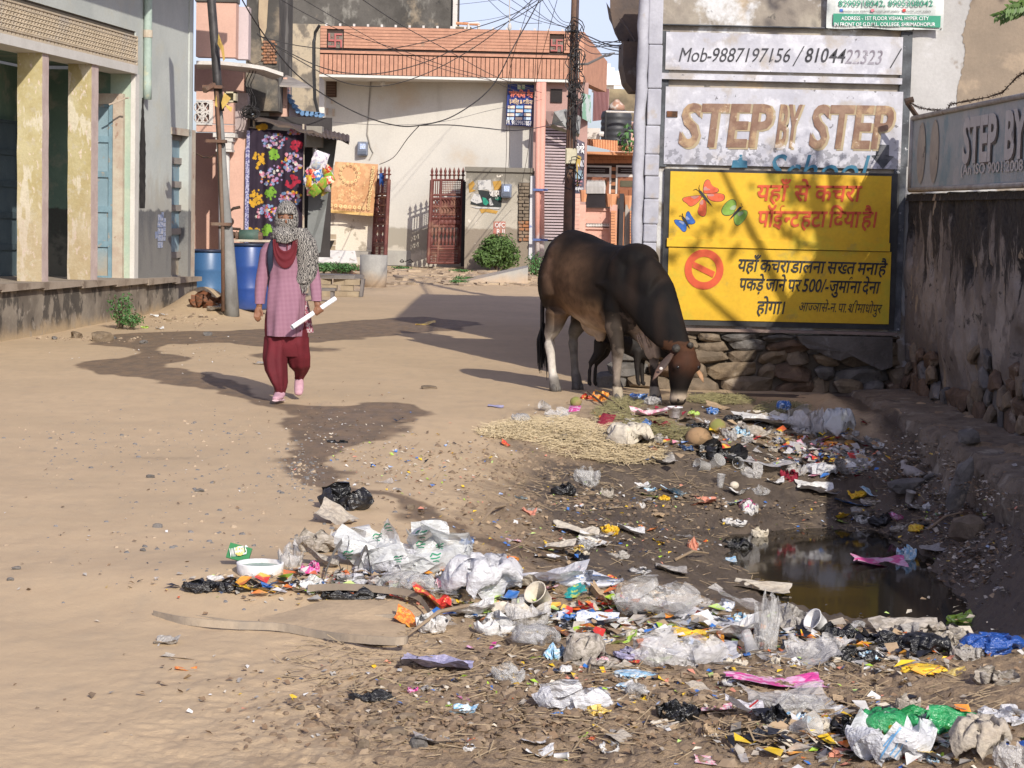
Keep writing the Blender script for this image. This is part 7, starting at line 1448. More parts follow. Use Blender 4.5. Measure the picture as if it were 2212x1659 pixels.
# ------------------------------------------------ tree outside the frame whose shade dapples the wall
tr = thing('neem_tree', 'leafy neem tree beyond the boundary wall with leaves hanging into the top right corner', 'tree', (5.3,12.8,0))
mb = MB(); mb.tube([(5.3,12.8,-.1),(5.25,12.8,1.2),(5.1,12.9,2.4),(4.9,13.0,3.6),(4.6,12.9,5.0)],[.2,.16,.13,.1,.05],12)
for e in ((3.6,13.4,4.8),(4.0,12.0,4.6),(5.6,12.2,5.0),(5.9,13.8,4.9),(4.3,14.0,4.5)): mb.tube([(5.1,12.9,2.6),((5.1+e[0])/2,(12.9+e[1])/2,3.7),e],[.07,.045,.02],8)
part('trunk', mb, pmat('bark',(.13,.10,.07),(.09,.07,.05),6,.95,.8), tr)
mb = MB(); rr = random.Random(31)
for i in range(12):
    c = Vector((rr.uniform(4.0,6.9),rr.uniform(11.6,14.3),rr.uniform(4.3,6.5))); r = rr.uniform(.25,.5); mb.add(*leafy(c,(r,r,r*.7),rr.randint(35,80),.075,500+i))
part('crown', mb, leafm, tr)
mb = MB(); rr = random.Random(6)
for i in range(9):
    a_ = P(2235+rr.uniform(-5,10),-20+rr.uniform(-15,25),13.0); b_ = P(2150+rr.uniform(0,60), 6+rr.uniform(0,34), 13.0+rr.uniform(-.2,.2)); st_ = (b_-a_)
    for k in range(12):
        c = a_+st_*(k/11)+Vector((0,0,-.02*math.sin(k/11*3)))
        for s in (-1,1): d = (st_.normalized()*.6+Vector((0,rr.uniform(-.5,.5),s*.6-.3))).normalized()*.055; w_ = d.cross(Vector((0,1,0))).normalized()*.011; mb.add([c,c+d*.5+w_,c+d,c+d*.5-w_],[(0,1,2,3)])
part('leaf_spray', mb, pmat('sunlit_leaf',(.09,.16,.035),(.06,.11,.025),9,.5,0), tr)
# ------------------------------------------------ litter
def film(name, c, alpha, rough=.25, c2=None, s=6):
    m, nt, b = newmat(name); n = nz(nt, coord(nt,'obj'), s, 4); L(nt, mixc(nt, mr(nt,n,.4,.6), c, c2 or c), b.inputs['Base Color']); b.inputs['Roughness'].default_value = rough; b.inputs['Specular IOR Level'].default_value = .7
    b.inputs['Alpha'].default_value = alpha; bumpn(nt, b, nz(nt, coord(nt,'obj'), 5, 4), .5, .05); return m
def pap(name, c, c2=None, s=9, rough=.8, lo=.45, hi=.55, spec=.3): 
    m, nt, b = newmat(name); n = nz(nt, coord(nt,'obj'), s, 3); d = nz(nt, coord(nt), 9, 5); cc = mixc(nt, mr(nt,n,lo,hi), c, c2 or tuple(q*.85 for q in c)); cc = mixc(nt, mr(nt,d,.52,.78,0,.55), cc, (.25,.18,.12))
    L(nt, cc, b.inputs['Base Color']); b.inputs['Roughness'].default_value = rough; b.inputs['Specular IOR Level'].default_value = spec; bumpn(nt, b, nz(nt, coord(nt,'obj'), 7, 4), .35, .04); return m
LM = dict(white=pap('scrap_white',(.64,.63,.61)), cream=pap('scrap_cream',(.58,.52,.42)), grey=pap('scrap_grey',(.36,.34,.31),(.27,.25,.23)), black=film('black_plastic',(.012,.012,.013),1,.28), clear=film('clear_film',(.56,.55,.53),.38,.2), milky=film('milky_film',(.60,.60,.62),.78,.3), frost=film('frosted_film',(.56,.54,.52),.52,.25), greenprint=film('green_printed_film',(.60,.61,.60),.72,.25), beige=pap('beige_pouch',(.42,.37,.30),(.34,.30,.25)), dirtycloth=pap('soiled_cloth',(.40,.36,.31),(.27,.24,.2)),
  red=pap('wrapper_red',(.55,.04,.03),(.65,.45,.08),6,.35,.55,.6,.6), orange=pap('wrapper_orange',(.70,.16,.03),(.75,.35,.05),6,.35,spec=.6), yellow=pap('wrapper_yellow',(.75,.50,.03),(.6,.12,.03),9,.35,.58,.63,.6), blue=pap('wrapper_blue',(.04,.16,.48),(.45,.55,.7),5,.35,.5,.6,.6), lightblue=pap('wrapper_light_blue',(.25,.48,.68),(.6,.68,.72),5,.4,spec=.6), green=film('green_bag',(.02,.24,.075),1,.3,(.03,.3,.10)), lime=pap('lime_paper',(.34,.52,.05),(.45,.6,.2),5,.6), magenta=pap('magenta_print',(.55,.05,.25),(.6,.35,.5),4,.4,spec=.5), pink=pap('pink_print',(.65,.25,.33),(.65,.6,.58),9), kraft=pap('kraft_card',(.40,.29,.18),(.33,.24,.15)), brown=pap('brown_box',(.20,.075,.035),(.12,.06,.035)), maroon=pap('maroon_card',(.20,.012,.03),(.26,.02,.04)), teal=pap('teal_packet',(.02,.34,.33),(.5,.55,.1),3,.35,.5,.56,.6), lilac=pap('lilac_foil',(.38,.36,.50),(.25,.24,.36),5,.4), deepblue=film('deep_blue_bag',(.015,.07,.30),1,.3), gold=pap('gold_foil',(.65,.42,.06),(.75,.6,.2),9,.25,spec=.8), silver=pap('silver_foil',(.5,.49,.48),(.3,.3,.3),9,.25,spec=.9), redprint=film('red_printed_bag',(.60,.58,.60),.9,.35), blueprint=pap('blue_line_print',(.60,.62,.66),(.10,.22,.5),7,.6,.6,.63), whiteblue=film('blue_printed_bag',(.60,.61,.64),.8,.3), stone=pap('coconut_husk',(.30,.19,.10),(.20,.13,.07)), coco=pap('green_coconut_husk',(.20,.20,.06),(.28,.20,.10)), salmon=pap('salmon_scrap',(.60,.25,.17)), foam=pap('brown_foam',(.32,.17,.05),(.25,.13,.04),20))
def sheet_mesh(seed, amp=1.):
    r = random.Random(seed); n = 11; fold = [(r.uniform(0,math.pi), r.uniform(-.4,.4), r.uniform(.15,.5)) for _ in range(5)]; vs = []
    tl = r.uniform(-.25,.25)
    for i in range(n+1):
        for j in range(n+1):
            u, v = i/n-.5, j/n-.5; z = 0
            ed = 1+.13*mnoise.noise(Vector((u*4,v*4,seed*1.7)))
            for a,o,k in fold: z += k*abs((u*math.cos(a)+v*math.sin(a))-o)
            z = z*.55 + .16*mnoise.noise(Vector((u*3,v*3,seed))) + .09*abs(mnoise.noise(Vector((u*8,v*8,seed+5.)))) + tl*u
            vs.append(Vector((u*ed, v*ed, z*amp)))
    zm = min(v.z for v in vs); vs = [(v.x,v.y,v.z-zm) for v in vs]; fs = [(i*(n+1)+j,(i+1)*(n+1)+j,(i+1)*(n+1)+j+1,i*(n+1)+j+1) for i in range(n) for j in range(n)]
    me = bpy.data.meshes.new('crumpled_sheet'); me.from_pydata(vs,[],fs); me.update(); me.polygons.foreach_set('use_smooth',[r.random()<.0]*len(fs)); zr = max(v[2] for v in vs)
    me['zr'] = zr; return me
def crumple(seed, n=22, tgt=(.36,.32,.22), its=90, rel=20, G=.0016):
    """press a springy sheet into a shrinking hollow, then let it drop: creases come out of the motion"""
    g = np.random.default_rng(seed); N = n+1; h = 1.0/n
    I, J = np.meshgrid(np.arange(N), np.arange(N), indexing='ij'); p = np.stack([I*h-.5, J*h-.5, .0*I], -1).astype(float)
    for _ in range(4):
        a = g.random()*math.pi; k = g.uniform(3,9); p[...,2] += g.uniform(.02,.06)*np.sin(k*(p[...,0]*math.cos(a)+p[...,1]*math.sin(a))+g.random()*6)
    p += g.normal(0,.006,p.shape); v = np.zeros_like(p)
    S0 = [(1,0),(0,1)]; D0 = [(1,1),(1,-1)]
    def solve(q, di, dj, rest, k, only=None):
        for par in (0,1):
            i0 = slice(par*abs(di) if di else 0, N-di, 2*di if di else 1)
            if dj >= 0: j0 = slice(par*dj if (dj and not di) else 0, N-dj, (2*dj if not di else 1) if dj else 1); A = q[i0, j0]; ii = np.arange(N)[i0]; jj = np.arange(N)[j0]
            else: ii = np.arange(N)[i0]; jj = np.arange(-dj, N); 
            a = (ii[:,None], jj[None,:]); b = (ii[:,None]+di, jj[None,:]+dj); d = q[b]-q[a]; l = np.linalg.norm(d,axis=-1,keepdims=True)+1e-9; c = (l-rest)/l*.5*k
            if only == 'min': c = np.minimum(c, 0)
            q[a] = q[a]+d*c; q[b] = q[b]-d*c
    R0 = np.array([.75,.75,.5]); R1 = np.array(tgt)
    ax = g.normal(0,.12,3); ax[2] = 0
    for t in range(its+rel):
        f = min(1,t/its); f = f*f*(3-2*f); R = R0*(1-f)+R1*f; v *= .86; v[...,2] -= G; 
        q = p+v+g.normal(0,.0009*(1-f)+.0002,p.shape)
        for _ in range(4):
            for d in S0: solve(q, *d, h, 1.)
            for d in D0: solve(q, *d, h*1.414, .8)
            solve(q, 2, 0, 2*h*.93, .22, 'min'); solve(q, 0, 2, 2*h*.93, .22, 'min')
            if t < its:
                r = np.linalg.norm((q-[0,0,R[2]*.8])/R,axis=-1,keepdims=True); q = np.where(r>1, (q-[0,0,R[2]*.8])*(1-(1-1/np.maximum(r,1))*.6)+[0,0,R[2]*.8], q)
            q[...,2] = np.maximum(q[...,2], 0)
        v = q-p; p = q; gm = p[...,2] < .002; v[gm] *= .4
    return p.reshape(-1,3), [(i*N+j,(i+1)*N+j,(i+1)*N+j+1,i*N+j+1) for i in range(n) for j in range(n)]
def simmesh(name, seed, n, tgt, rel, G, flip=False, smooth=False):
    p, f = crumple(seed, n, tgt, 85, rel, G); lo = p.min(0); hi = p.max(0); p = (p-(lo+hi)/2)/(hi-lo)
    if flip: p[:,2] *= -1; f = [q[::-1] for q in f]
    p[:,2] += .5; me = bpy.data.meshes.new(name); me.from_pydata([tuple(c) for c in p],[],f); me.update(); me['zr'] = 1.
    if smooth: me.polygons.foreach_set('use_smooth',[True]*len(f))
    return me
BG = [simmesh('crumpled_bag', 20+i, 26, ((.30,.27,.27),(.36,.30,.22),(.40,.32,.18))[i%3], 8, .0003, i%4==3, i%2==1) for i in range(14)]
FL = [sheet_mesh(i) for i in range(14)]; _mm = {}
def inst(me, m, name):
    k = (me.name, m.name)
    if k not in _mm: c = me.copy(); c.materials.append(m); _mm[k] = c
    o = bpy.data.objects.new(name, _mm[k]); COL.objects.link(o); OFF[o.name] = Vector((0,0,0)); return o
cnt = [0]
def place(kind, name, x0, y0, x1, y1, mt, label, cat, rot=None, lift=0., group=None):
    """kind of object filling the photo box x0..x1, y0..y1 and resting where its lower edge meets the soil"""
    cnt[0] += 1; i = cnt[0]; cx = (x0+x1)/2; g = onG(cx, y1-(y1-y0)*(.30 if kind in ('sheet','flat') else .12)); g.z = max(g.z, ZW-.01); k = g.y/F; w = (x1-x0)*k; h = (y1-y0)*k
    fore = CZ/g.y+.05         # how much lying depth shows as height
    m = LM[mt] if isinstance(mt,str) else mt; r = random.Random(i*13+1)
    if kind in ('sheet','flat'):
        me = (FL[i%14] if kind=='flat' or i%3 else BG[i%14]); o = inst(me, m, name); dpt = min(w*.9, max(w*.45, h/fore*.45)); hz = max(.004, (h-dpt*fore)*.9); hz = min(max(hz, w*.12 if kind=='sheet' else w*.05), h*1.0)
        o.scale = (w*1.12, dpt*1.15, hz*1.1/me['zr']); o.location = g+Vector((0,dpt*.15,-.004+lift)); o.rotation_euler = (0,0,r.uniform(-.25,.25) if rot is None else rot)
    elif kind == 'bag':
        o = inst(BG[i%len(BG)], m, name); dpt = min(w*.75, h*1.3); hz = max(h-dpt*fore*.4, h*.65); o.scale = (w*1.22,dpt*1.3,hz*1.15); o.location = g+Vector((0,dpt*.3,-.006-hz*.07+lift)); o.rotation_euler = (0,0,r.choice((0,math.pi))+r.uniform(-.3,.3) if rot is None else rot)
    elif kind == 'packet':
        o = packet(i, m, g, w, (-math.pi/2+r.uniform(.2,.6), r.uniform(-.2,.2), r.uniform(-.3,.3)) if rot is None else rot, None, name); o.scale=(w,w*.9,max(h/fore*.5,w*.6)/1.24); o.location = g+Vector((0,w*.25,h*.35))
    elif kind == 'cup':
        mb = MB(); q = rot if rot is not None else (.25,-.3,.92); a = Vector(q).normalized(); R = w*.42 if abs(a.z)>.5 else h*.5; Hh = (h if abs(a.z)>.5 else w)*.95
        mb.lathe((0,0,0), [(R*.7,0),(R*.72,.004),(R*.98,Hh*.96),(R*1.06,Hh*.965),(R*1.05,Hh),(R*.95,Hh*.99),(R*.69,.012)], 20, False, a); mb.lathe((0,0,0),[(.001,.003),(R*.7,.003)],20,False,a)
        o = solo(name, mb, m, None, None, smooth=True); o.location = g+Vector((0,0,R*.0 if abs(a.z)>.5 else R*.1)) ; o.location.z += 0
        if abs(a.z)<=.5: o.location = g+Vector((0,R,0))
    elif kind == 'husk':
        mb = MB(); mb.ell((0,0,0),(w*.5,w*.42,h*.52),18,12); o = solo(name, mb, m, None, None, smooth=True); o.location = g+Vector((0,w*.3,-.01)); 
    elif kind == 'strip':
        mb = MB(); n = 14; vs = []; a = onG(x0,(y0 if rot is None else y1)); b = onG(x1,(y1 if rot is None else y0)); wd = max(.012,k*5)
        for q in range(n+1):
            t = q/n; c = a.lerp(b,t); c.z = float(HT(c.x,c.y))+.012+.022*abs(math.sin(t*5+i)); s_ = Vector((.2,.8,.25*math.sin(t*7)))*wd; vs += [c+s_, c-s_]
        mb.add(vs, [(2*q,2*q+1,2*q+3,2*q+2) for q in range(n)]); o = solo(name, mb, m, None, None)
    elif kind == 'slab':
        o = inst(ROCKS[i%9], m, name); o.scale = (w*.5, w*.32, h*.5); o.location = g+Vector((0,w*.15,h*.2)); o.rotation_euler = (0,0,r.uniform(-.2,.2))
    return tag(o, label, cat, group)
I = place
# -- back heap, below the bull and the wall
for a in (
('bag','cloth',1256,850,1283,864,'red','crumpled red cloth at the edge of the heap left of the bull\'s hoof','cloth'),
('bag','plastic_bag',1281,846,1312,870,'orange','shiny orange plastic bag beside the bull\'s near front hoof','plastic bag'),
('flat','banana_leaf',1288,841,1316,856,'yellow','yellow strip lying over the orange bag by the hoof','leaf'),
('husk','coconut',1231,858,1257,880,'coco','small green coconut at the left edge of the heap','coconut'),
('packet','wrapper',1228,877,1254,889,'magenta','bright pink wrapper above the straw pile','wrapper'),
('cup','plastic_cup',1163,872,1189,892,'clear','clear plastic cup lying at the far left of the heap','cup',(-.8,-.5,.4)),
('bag','plastic_bag',1106,895,1143,922,'clear','clear film bag at the left edge of the straw','plastic bag'),
('bag','plastic_bag',1180,880,1228,906,'frost','wrinkled clear bag behind the straw, right of the fallen clear cup','plastic bag'),
('sheet','paper',1166,906,1198,918,'white','small white paper on the straw','paper'),
('packet','carton',1292,898,1323,923,'maroon','dark red printed carton standing in the straw','carton'),
('bag','plastic_sack',1318,920,1405,976,'cream','long white crumpled pouch lying on the straw','pouch'),
('husk','bark_piece',1396,964,1424,984,'brown','reddish brown husk at the right end of the white pouch','husk'),
('sheet','cloth',1406,980,1457,1009,'grey','pale grey torn cloth below the reddish husk','cloth'),
('sheet','wrapper',1468,960,1498,981,'blue','blue triangular wrapper below the brown coconut','wrapper'),
('husk','coconut',1481,928,1537,972,'stone','big brown coconut shell in the middle of the heap','coconut'),
('husk','coconut',1531,907,1569,940,'coco','greenish coconut husk behind the big brown coconut shell','coconut'),
('flat','card',1411,908,1446,932,'maroon','maroon card leaning in the heap under the bull\'s muzzle','card'),
('sheet','wrapper',1386,906,1408,930,'blue','blue and white wrapper left of the maroon card','wrapper'),
('sheet','printed_paper',1371,872,1452,912,'pink','crumpled pink printed paper left of the white bucket','paper'),
('flat','wrapper',1363,850,1397,876,'blue','dark blue printed box flap in front of the bull\'s far hoof','wrapper'),
('bag','plastic_bag',1394,858,1428,878,'frost','clear bag between the bull\'s hoof and muzzle','plastic bag'),
('bag','wrapper',1488,886,1510,897,'lime','neon green wrapper right of the white bucket','wrapper'),
('flat','cardboard',1528,866,1574,890,'kraft','torn cardboard flap right of the bull\'s muzzle','cardboard'),
('sheet','wrapper',1526,880,1552,900,'blue','blue wrapper tucked under the torn cardboard flap','wrapper'),
('bag','plastic_rag',1566,897,1602,915,'black','black plastic rag right of the greenish coconut','plastic rag'),
('bag','plastic_rag',1484,911,1523,927,'black','black plastic rag between bucket and big coconut','plastic rag'),
('bag','sack',1578,914,1662,944,'dirtycloth','long grey soiled sack across the heap','sack'),
('sheet','paper',1553,925,1587,953,'white','white and purple paper next to the big coconut','paper'),
('bag','cloth',1511,952,1608,1004,'black','black cloth lump below the long grey sack','cloth'),
('sheet','paper',1590,934,1628,950,'white','white paper below the long grey sack','paper'),
('sheet','wrapper',1625,925,1650,948,'maroon','maroon wrapper at the right end of the long grey sack','wrapper'),
('cup','plastic_cup',1501,996,1534,1026,'clear','clear cup on its side below the black cloth','cup',(-.85,-.45,.2)),
('cup','plastic_cup',1532,990,1567,1018,'clear','clear cup leaning right of the fallen one','cup',(.5,-.6,.55)),
('cup','plastic_cup',1578,994,1609,1020,'clear','round clear cup facing the camera','cup',(.2,-.9,.3)),
('cup','plastic_cup',1546,1026,1569,1057,'clear','clear cup standing upside down at the mud edge','cup',(.1,0,1)),
('bag','plastic_bag',1604,1000,1648,1034,'frost','dull clear bag right of the clear cups','plastic bag'),
('husk','ball',1576,1040,1597,1057,'cream','dull beige ball below the clear cups','ball'),
('bag','plastic_bag',1755,888,1800,948,'frost','white plastic carrier tied beside the printed rice bag','plastic bag'),
('bag','plastic_bag',1783,890,1845,951,'greenprint','blue and green printed rice bag standing in the heap','bag'),
('sheet','paper',1700,925,1736,945,'white','white torn paper left of the printed rice bag','paper'),
('sheet','paper',1665,905,1712,930,'grey','grey paper scrap behind the red and white packet','paper'),
('packet','wrapper',1701,955,1742,978,'redprint','red and white packet in the middle of the back heap','packet'),
('sheet','paper',1830,938,1888,972,'white','bunch of torn white paper right of the rice bag','paper'),
('husk','foam_piece',1824,950,1851,967,'foam','brown foam piece below the rice bag','foam'),
('sheet','wrapper',1780,953,1812,970,'orange','orange and yellow wrapper under the rice bag','wrapper'),
('bag','wrapper',1700,965,1728,982,'green','dark green wrapper below the red and white packet','wrapper'),
('bag','paper',1796,968,1840,988,'white','white crumpled paper above the large clear bag','paper'),
('bag','plastic_bag',1800,978,1881,1027,'frost','large clear crumpled bag at the right of the back heap','plastic bag'),
('bag','plastic_bag',1741,1002,1804,1031,'milky','white knotted plastic bag left of the large clear bag','plastic bag'),
('bag','plastic_bag',1700,1000,1742,1028,'frost','dirty clear bag left of the white knotted bag','plastic bag'),
('sheet','paper',1884,955,1910,975,'white','small crumpled white paper at the right tip of the heap','paper'),
('sheet','cloth',1727,1040,1803,1078,'white','clean white cloth spread on the dark mud','cloth'),
('sheet','wrapper',1806,1070,1876,1101,'blue','blue and yellow chip packet on the dark mud','packet'),
('bag','wrapper',1688,1012,1722,1042,'maroon','maroon and silver wrapper at the lower edge of the back heap','wrapper'),
('sheet','paper',1659,1030,1692,1050,'white','long white paper near the lower edge of the back heap','paper'),
# -- mud flat
('bag','plastic_bag',1241,1010,1293,1055,'clear','dull clear bag standing alone on the brown soil','plastic bag'),
('bag','plastic_rag',1193,1042,1242,1073,'black','black rag lying left of the lone clear bag','plastic rag'),
('sheet','paper',1371,1042,1402,1061,'white','crumpled white tissue on the mud','paper'),
('sheet','wrapper',1388,1062,1419,1078,'lime','bright green scrap on the mud','wrapper'),
('sheet','wrapper',1423,1069,1447,1084,'yellow','bright yellow scrap right of the green one','wrapper'),
('sheet','wrapper',1557,1075,1602,1098,'lightblue','pale blue wrapper on the dark mud','wrapper'),
('sheet','wrapper',1496,1072,1545,1100,'salmon','faded striped rag left of the pale blue wrapper','rag'),
('flat','scrap',1130,1096,1157,1118,'salmon','salmon pink scrap on the mud','scrap'),
('sheet','newspaper',1203,1127,1290,1168,'cream','large soiled white paper on the wet mud','paper'),
('sheet','newspaper',1250,1150,1305,1188,'white','white crumpled paper against the large soiled one','paper'),
('sheet','wrapper',1298,1134,1337,1163,'yellow','yellow and red packet between two white papers','packet'),
('sheet','newspaper',1336,1128,1391,1164,'white','white printed paper right of the yellow and red packet','paper'),
('sheet','film',1146,1163,1238,1202,'cream','long beige film in front of the soiled white paper','film'),
('sheet','foil',1236,1177,1259,1201,'gold','gold foil at the right end of the beige film','foil'),
('sheet','paper',1158,1190,1222,1218,'white','torn white paper below the beige film','paper'),
('bag','plastic_rag',1316,1188,1357,1208,'grey','grey lump of plastic on the wet mud','plastic rag'),
('sheet','wrapper',1563,1119,1614,1143,'white','white wrapper with green print on the mud beside the puddle','wrapper'),
('flat','scrap',1411,1162,1434,1178,'yellow','curled yellow scrap on the wet mud','scrap'),
('bag','peel',1486,1160,1507,1191,'salmon','orange brown peel standing on the wet mud','peel'),
('bag','plastic_rag',1565,1165,1624,1193,'black','black plastic at the far edge of the puddle','plastic rag'),
('bag','paper',1624,1150,1657,1178,'cream','crumpled cream paper beside the black plastic at the puddle','paper'),
('sheet','wrapper',1551,1200,1589,1215,'lightblue','white and blue wrapper at the left shore of the puddle','wrapper'),
('flat','scrap',1060,1290-80,1040+50,1222,'salmon','thin pinkish scrap on the mud left of the puddle','scrap'),
('sheet','wrapper',1084,950,1101,969,'red','small red and yellow wrapper lying alone on the dry soil','wrapper'),
('flat','wrapper',1055,873,1086,883,'lilac','flattened blue and white wrapper on the dry road','wrapper'),
('strip','rag_strip',850,912,902,916,'black','narrow black rag strip on the road beside the wet patch','rag'),
('bag','rag',708,948,748,958,'black','small black rag in the wet patch','rag'),
('flat','film',813,1032,847,1049,'clear','thin clear film right of the wet patch','film'),
('cup','plastic_cup',1954,1064,1980,1091,'grey','dirty white cup on the dark bank','cup',(.15,-.2,.95)),
('bag','plastic_bag',1881,1108,1936,1140,'black','black plastic bag on the dark bank right of the puddle','plastic bag'),
('sheet','card',1840,1096,1890,1122,'grey','folded brown card above the black bag on the bank','card'),
('sheet','sticker',1963,1134,1998,1160,'yellow','bright yellow torn wrapper on the dark bank','wrapper'),
('sheet','paper',1994,1164,2060,1197,'grey','long pale torn paper sloping on the dark bank','paper'),
('flat','scrap',2022,1105,2036,1116,'teal','small turquoise scrap near the leaning slab','scrap'),
('bag','plastic_bag',1940,1200,1977,1238,'lightblue','light blue bag standing at the far right shore of the puddle','plastic bag'),
('sheet','cloth',1850,1228,1953,1262,'magenta','magenta cloth half sunk in the puddle','cloth'),
# -- front bank of refuse
('bag','plastic_bag',694,1046,797,1108,'black','glossy black plastic bag lying alone on the road edge','plastic bag'),
('flat','cardboard',690,1084,762,1150,'beige','pale curled card leaning behind the knotted grey cloth','card'),
('bag','cloth_bundle',643,1146,745,1200,'dirtycloth','knotted pale grey cloth at the left head of the rubbish bank','cloth'),
('sheet','cloth',668,1180,728,1245,'dirtycloth','grey cloth tail hanging down below the knotted grey cloth','cloth'),
('bag','plastic_bag',736,1120,994,1252,'greenprint','large clear bag printed with green leaves','plastic bag'),
('bag','plastic_bag',602,1168,650,1232,'frost','crumpled clear bag right of the white tub','plastic bag'),
('bag','plastic_rag',398,1250,480,1284,'black','black plastic scraps at the left tip of the rubbish bank','plastic rag'),
('bag','plastic_rag',470,1246,550,1283,'black','black and white torn plastic next to the yellow packet','plastic rag'),
('sheet','paper',450,1240,500,1264,'white','white paper flakes at the left tip of the bank','paper'),
('sheet','wrapper',512,1252,594,1286,'yellow','yellow snack packet below the white tub','packet'),
('sheet','paper',646,1242,700,1290,'white','folded white paper right of the yellow snack packet','paper'),
('bag','plastic_rag',703,1264,820,1300,'black','black and silver torn plastic under the curved strap','plastic rag'),
('sheet','wrapper',756,1220,850,1265,'redprint','red and white printed wrapper in front of the large leaf-print bag','wrapper'),
('bag','plastic_bag',820,1240,930,1300,'clear','clear film bag beside the red chips packet','plastic bag'),
('sheet','wrapper',896,1266,970,1338,'red','red and yellow chips packet standing in the bank','packet'),
('sheet','wrapper',856,1312,908,1368,'orange','orange packet left of the red chips packet','packet'),
('sheet','newspaper',898,1324,965,1382,'white','crumpled white printed paper below the red chips packet','paper'),
('bag','plastic_sack',965,1208,1116,1312,'milky','large white stuffed plastic sack in the middle of the bank','sack'),
('flat','card',974,1290,1062,1352,'white','clean white card leaning on the stuffed white sack','card'),
('bag','cloth',1028,1322,1108,1378,'white','white crumpled cloth below the stuffed white sack','cloth'),
('flat','sheet',1060,1226,1160,1296,'cream','large cream paper sheet right of the stuffed sack','paper'),
('cup','paper_bowl',1130,1276,1192,1322,'cream','cream paper bowl facing up left','bowl',(-.5,-.6,.6)),
('bag','plastic_bag',1098,1298,1184,1370,'frost','round clear bag below the cream paper bowl','plastic bag'),
('bag','plastic_bag',1108,1352,1204,1402,'clear','flattened clear bag under the round clear bag','plastic bag'),
('flat','wrapper',1198,1260,1260,1300,'teal','teal and yellow snack packet lying flat','packet'),
('sheet','wrapper',1190,1310,1278,1348,'blue','blue landscape-print milk packet','packet'),
('sheet','paper',1248,1318,1332,1368,'blueprint','white paper with small coloured prints','paper'),
('flat','cardboard',1280,1258,1338,1322,'kraft','upright piece of kraft cardboard','cardboard'),
('bag','plastic_bag',1331,1248,1502,1332,'clear','big transparent zip bag with white piping','plastic bag'),
('sheet','film',1432,1298,1572,1368,'milky','long white translucent film beneath the zip bag','film'),
('sheet','wrapper',1456,1356,1535,1402,'yellow','yellow and orange packet with red edge beneath the cream flap','packet'),
('flat','paper',1436,1340,1530,1364,'cream','cream paper flap over the yellow and orange packet','paper'),
('flat','paper',1531,1328,1635,1414,'white','white paper sheet leaning at the right of the bank','paper'),
('cup','plastic_cup',1602,1368,1638,1422,'clear','clear plastic glass lying beside the leaning white sheet','cup',(.25,-.5,-.8)),
('bag','plastic_bag',1632,1288,1682,1420,'clear','tall clear plastic bag right of the leaning white sheet','plastic bag'),
('sheet','wrapper',1200,1350,1256,1392,'brown','dark brown printed box in the front of the bank','box'),
('flat','cardboard',1252,1350,1298,1378,'kraft','small kraft flap beside the dark brown box','cardboard'),
('bag','film',1222,1374,1304,1448,'dirtycloth','grey cone of dirty film in the front of the bank','film'),
('sheet','paper',1335,1360,1374,1398,'lime','lime green crumpled paper in the middle front','paper'),
('sheet','paper',1386,1408,1452,1446,'lime','lime green torn paper at the front edge','paper'),
('sheet','foil',1326,1392,1398,1438,'lilac','lilac torn foil between the two lime papers','foil'),
('flat','paper',1352,1344,1444,1390,'white','flat pale sheet above the lilac foil','paper'),
('bag','plastic_bag',1366,1362,1560,1450,'frost','long clear plastic sheet sliding down the front of the bank','plastic sheet'),
('sheet','wrapper',1540,1292,1586,1330,'blueprint','blue and yellow dotted wrapper behind the white film','wrapper'),
('sheet','paper',1590,1254,1702,1286,'cream','dirty cream paper boat at the near shore of the puddle','paper'),
('sheet','wrapper',1420,1214,1482,1246,'grey','tangled red and grey wrapper on the near mud','wrapper'),
('sheet','scrap',1360,1222,1406,1246,'silver','silver bottle scrap on the near mud','scrap'),
('sheet','wrapper',1015,1384,1066,1412,'magenta','magenta torn wrapper below the white cloth','wrapper'),
('sheet','film',878,1400,1012,1466,'lilac','long curved lilac film strip below the bank','film'),
('bag','plastic_rag',758,1486,846,1520,'black','shredded black plastic on the front soil','plastic rag'),
('sheet','foil',976,1518,1026,1552,'lightblue','crushed blue foil on the front soil','foil'),
('sheet','wrapper',900,1572,1010,1622,'silver','long silver packet at the front soil mound','packet'),
('flat','scrap',990,1592,1028,1612,'red','red scrap at the right end of the silver packet','scrap'),
('sheet','scrap',928,1512,972,1540,'lime','flat green leaf-like wrapper on the front soil','wrapper'),
('bag','plastic_bag',1066,1430,1130,1480,'clear','small clear bag below the magenta wrapper','plastic bag'),
('sheet','wrapper',1320,1444,1430,1478,'lightblue','light blue wrapper lying before the bank','wrapper'),
('bag','plastic_bag',1164,1472,1315,1540,'milky','white crumpled carrier bag in the foreground','plastic bag'),
('bag','net',1272,1518,1318,1546,'gold','yellow net scrap at the right end of the white carrier bag','net'),
('bag','plastic_bag',1424,1516,1508,1566,'black','black plastic lump in the foreground','plastic bag'),
('sheet','plastic_bag',1572,1492,1650,1568,'redprint','white carrier bag with red lettering standing in the foreground','plastic bag'),
('sheet','wrapper',1520,1516,1580,1546,'pink','pink and green rag left of the red-lettered bag','wrapper'),
('bag','plastic_bag',1645,1522,1704,1576,'black','black bag right of the red-lettered bag','plastic bag'),
('bag','plastic_bag',1655,1498,1774,1552,'clear','long transparent bag in the lower right heap','plastic bag'),
('sheet','cloth',1586,1446,1778,1500,'magenta','magenta glossy magazine pages fanned on the mud','magazine'),
('bag','plastic_bag',1706,1364,1824,1432,'frost','big clear crumpled bag at the near mud','plastic bag'),
('cup','paper_cup',1732,1338,1790,1370,'white','crushed white paper cup among black scraps','cup',(-.7,-.4,.5)),
('bag','plastic_bag',1676,1308,1750,1366,'grey','grey crumpled film at the near shore of the puddle','plastic bag'),
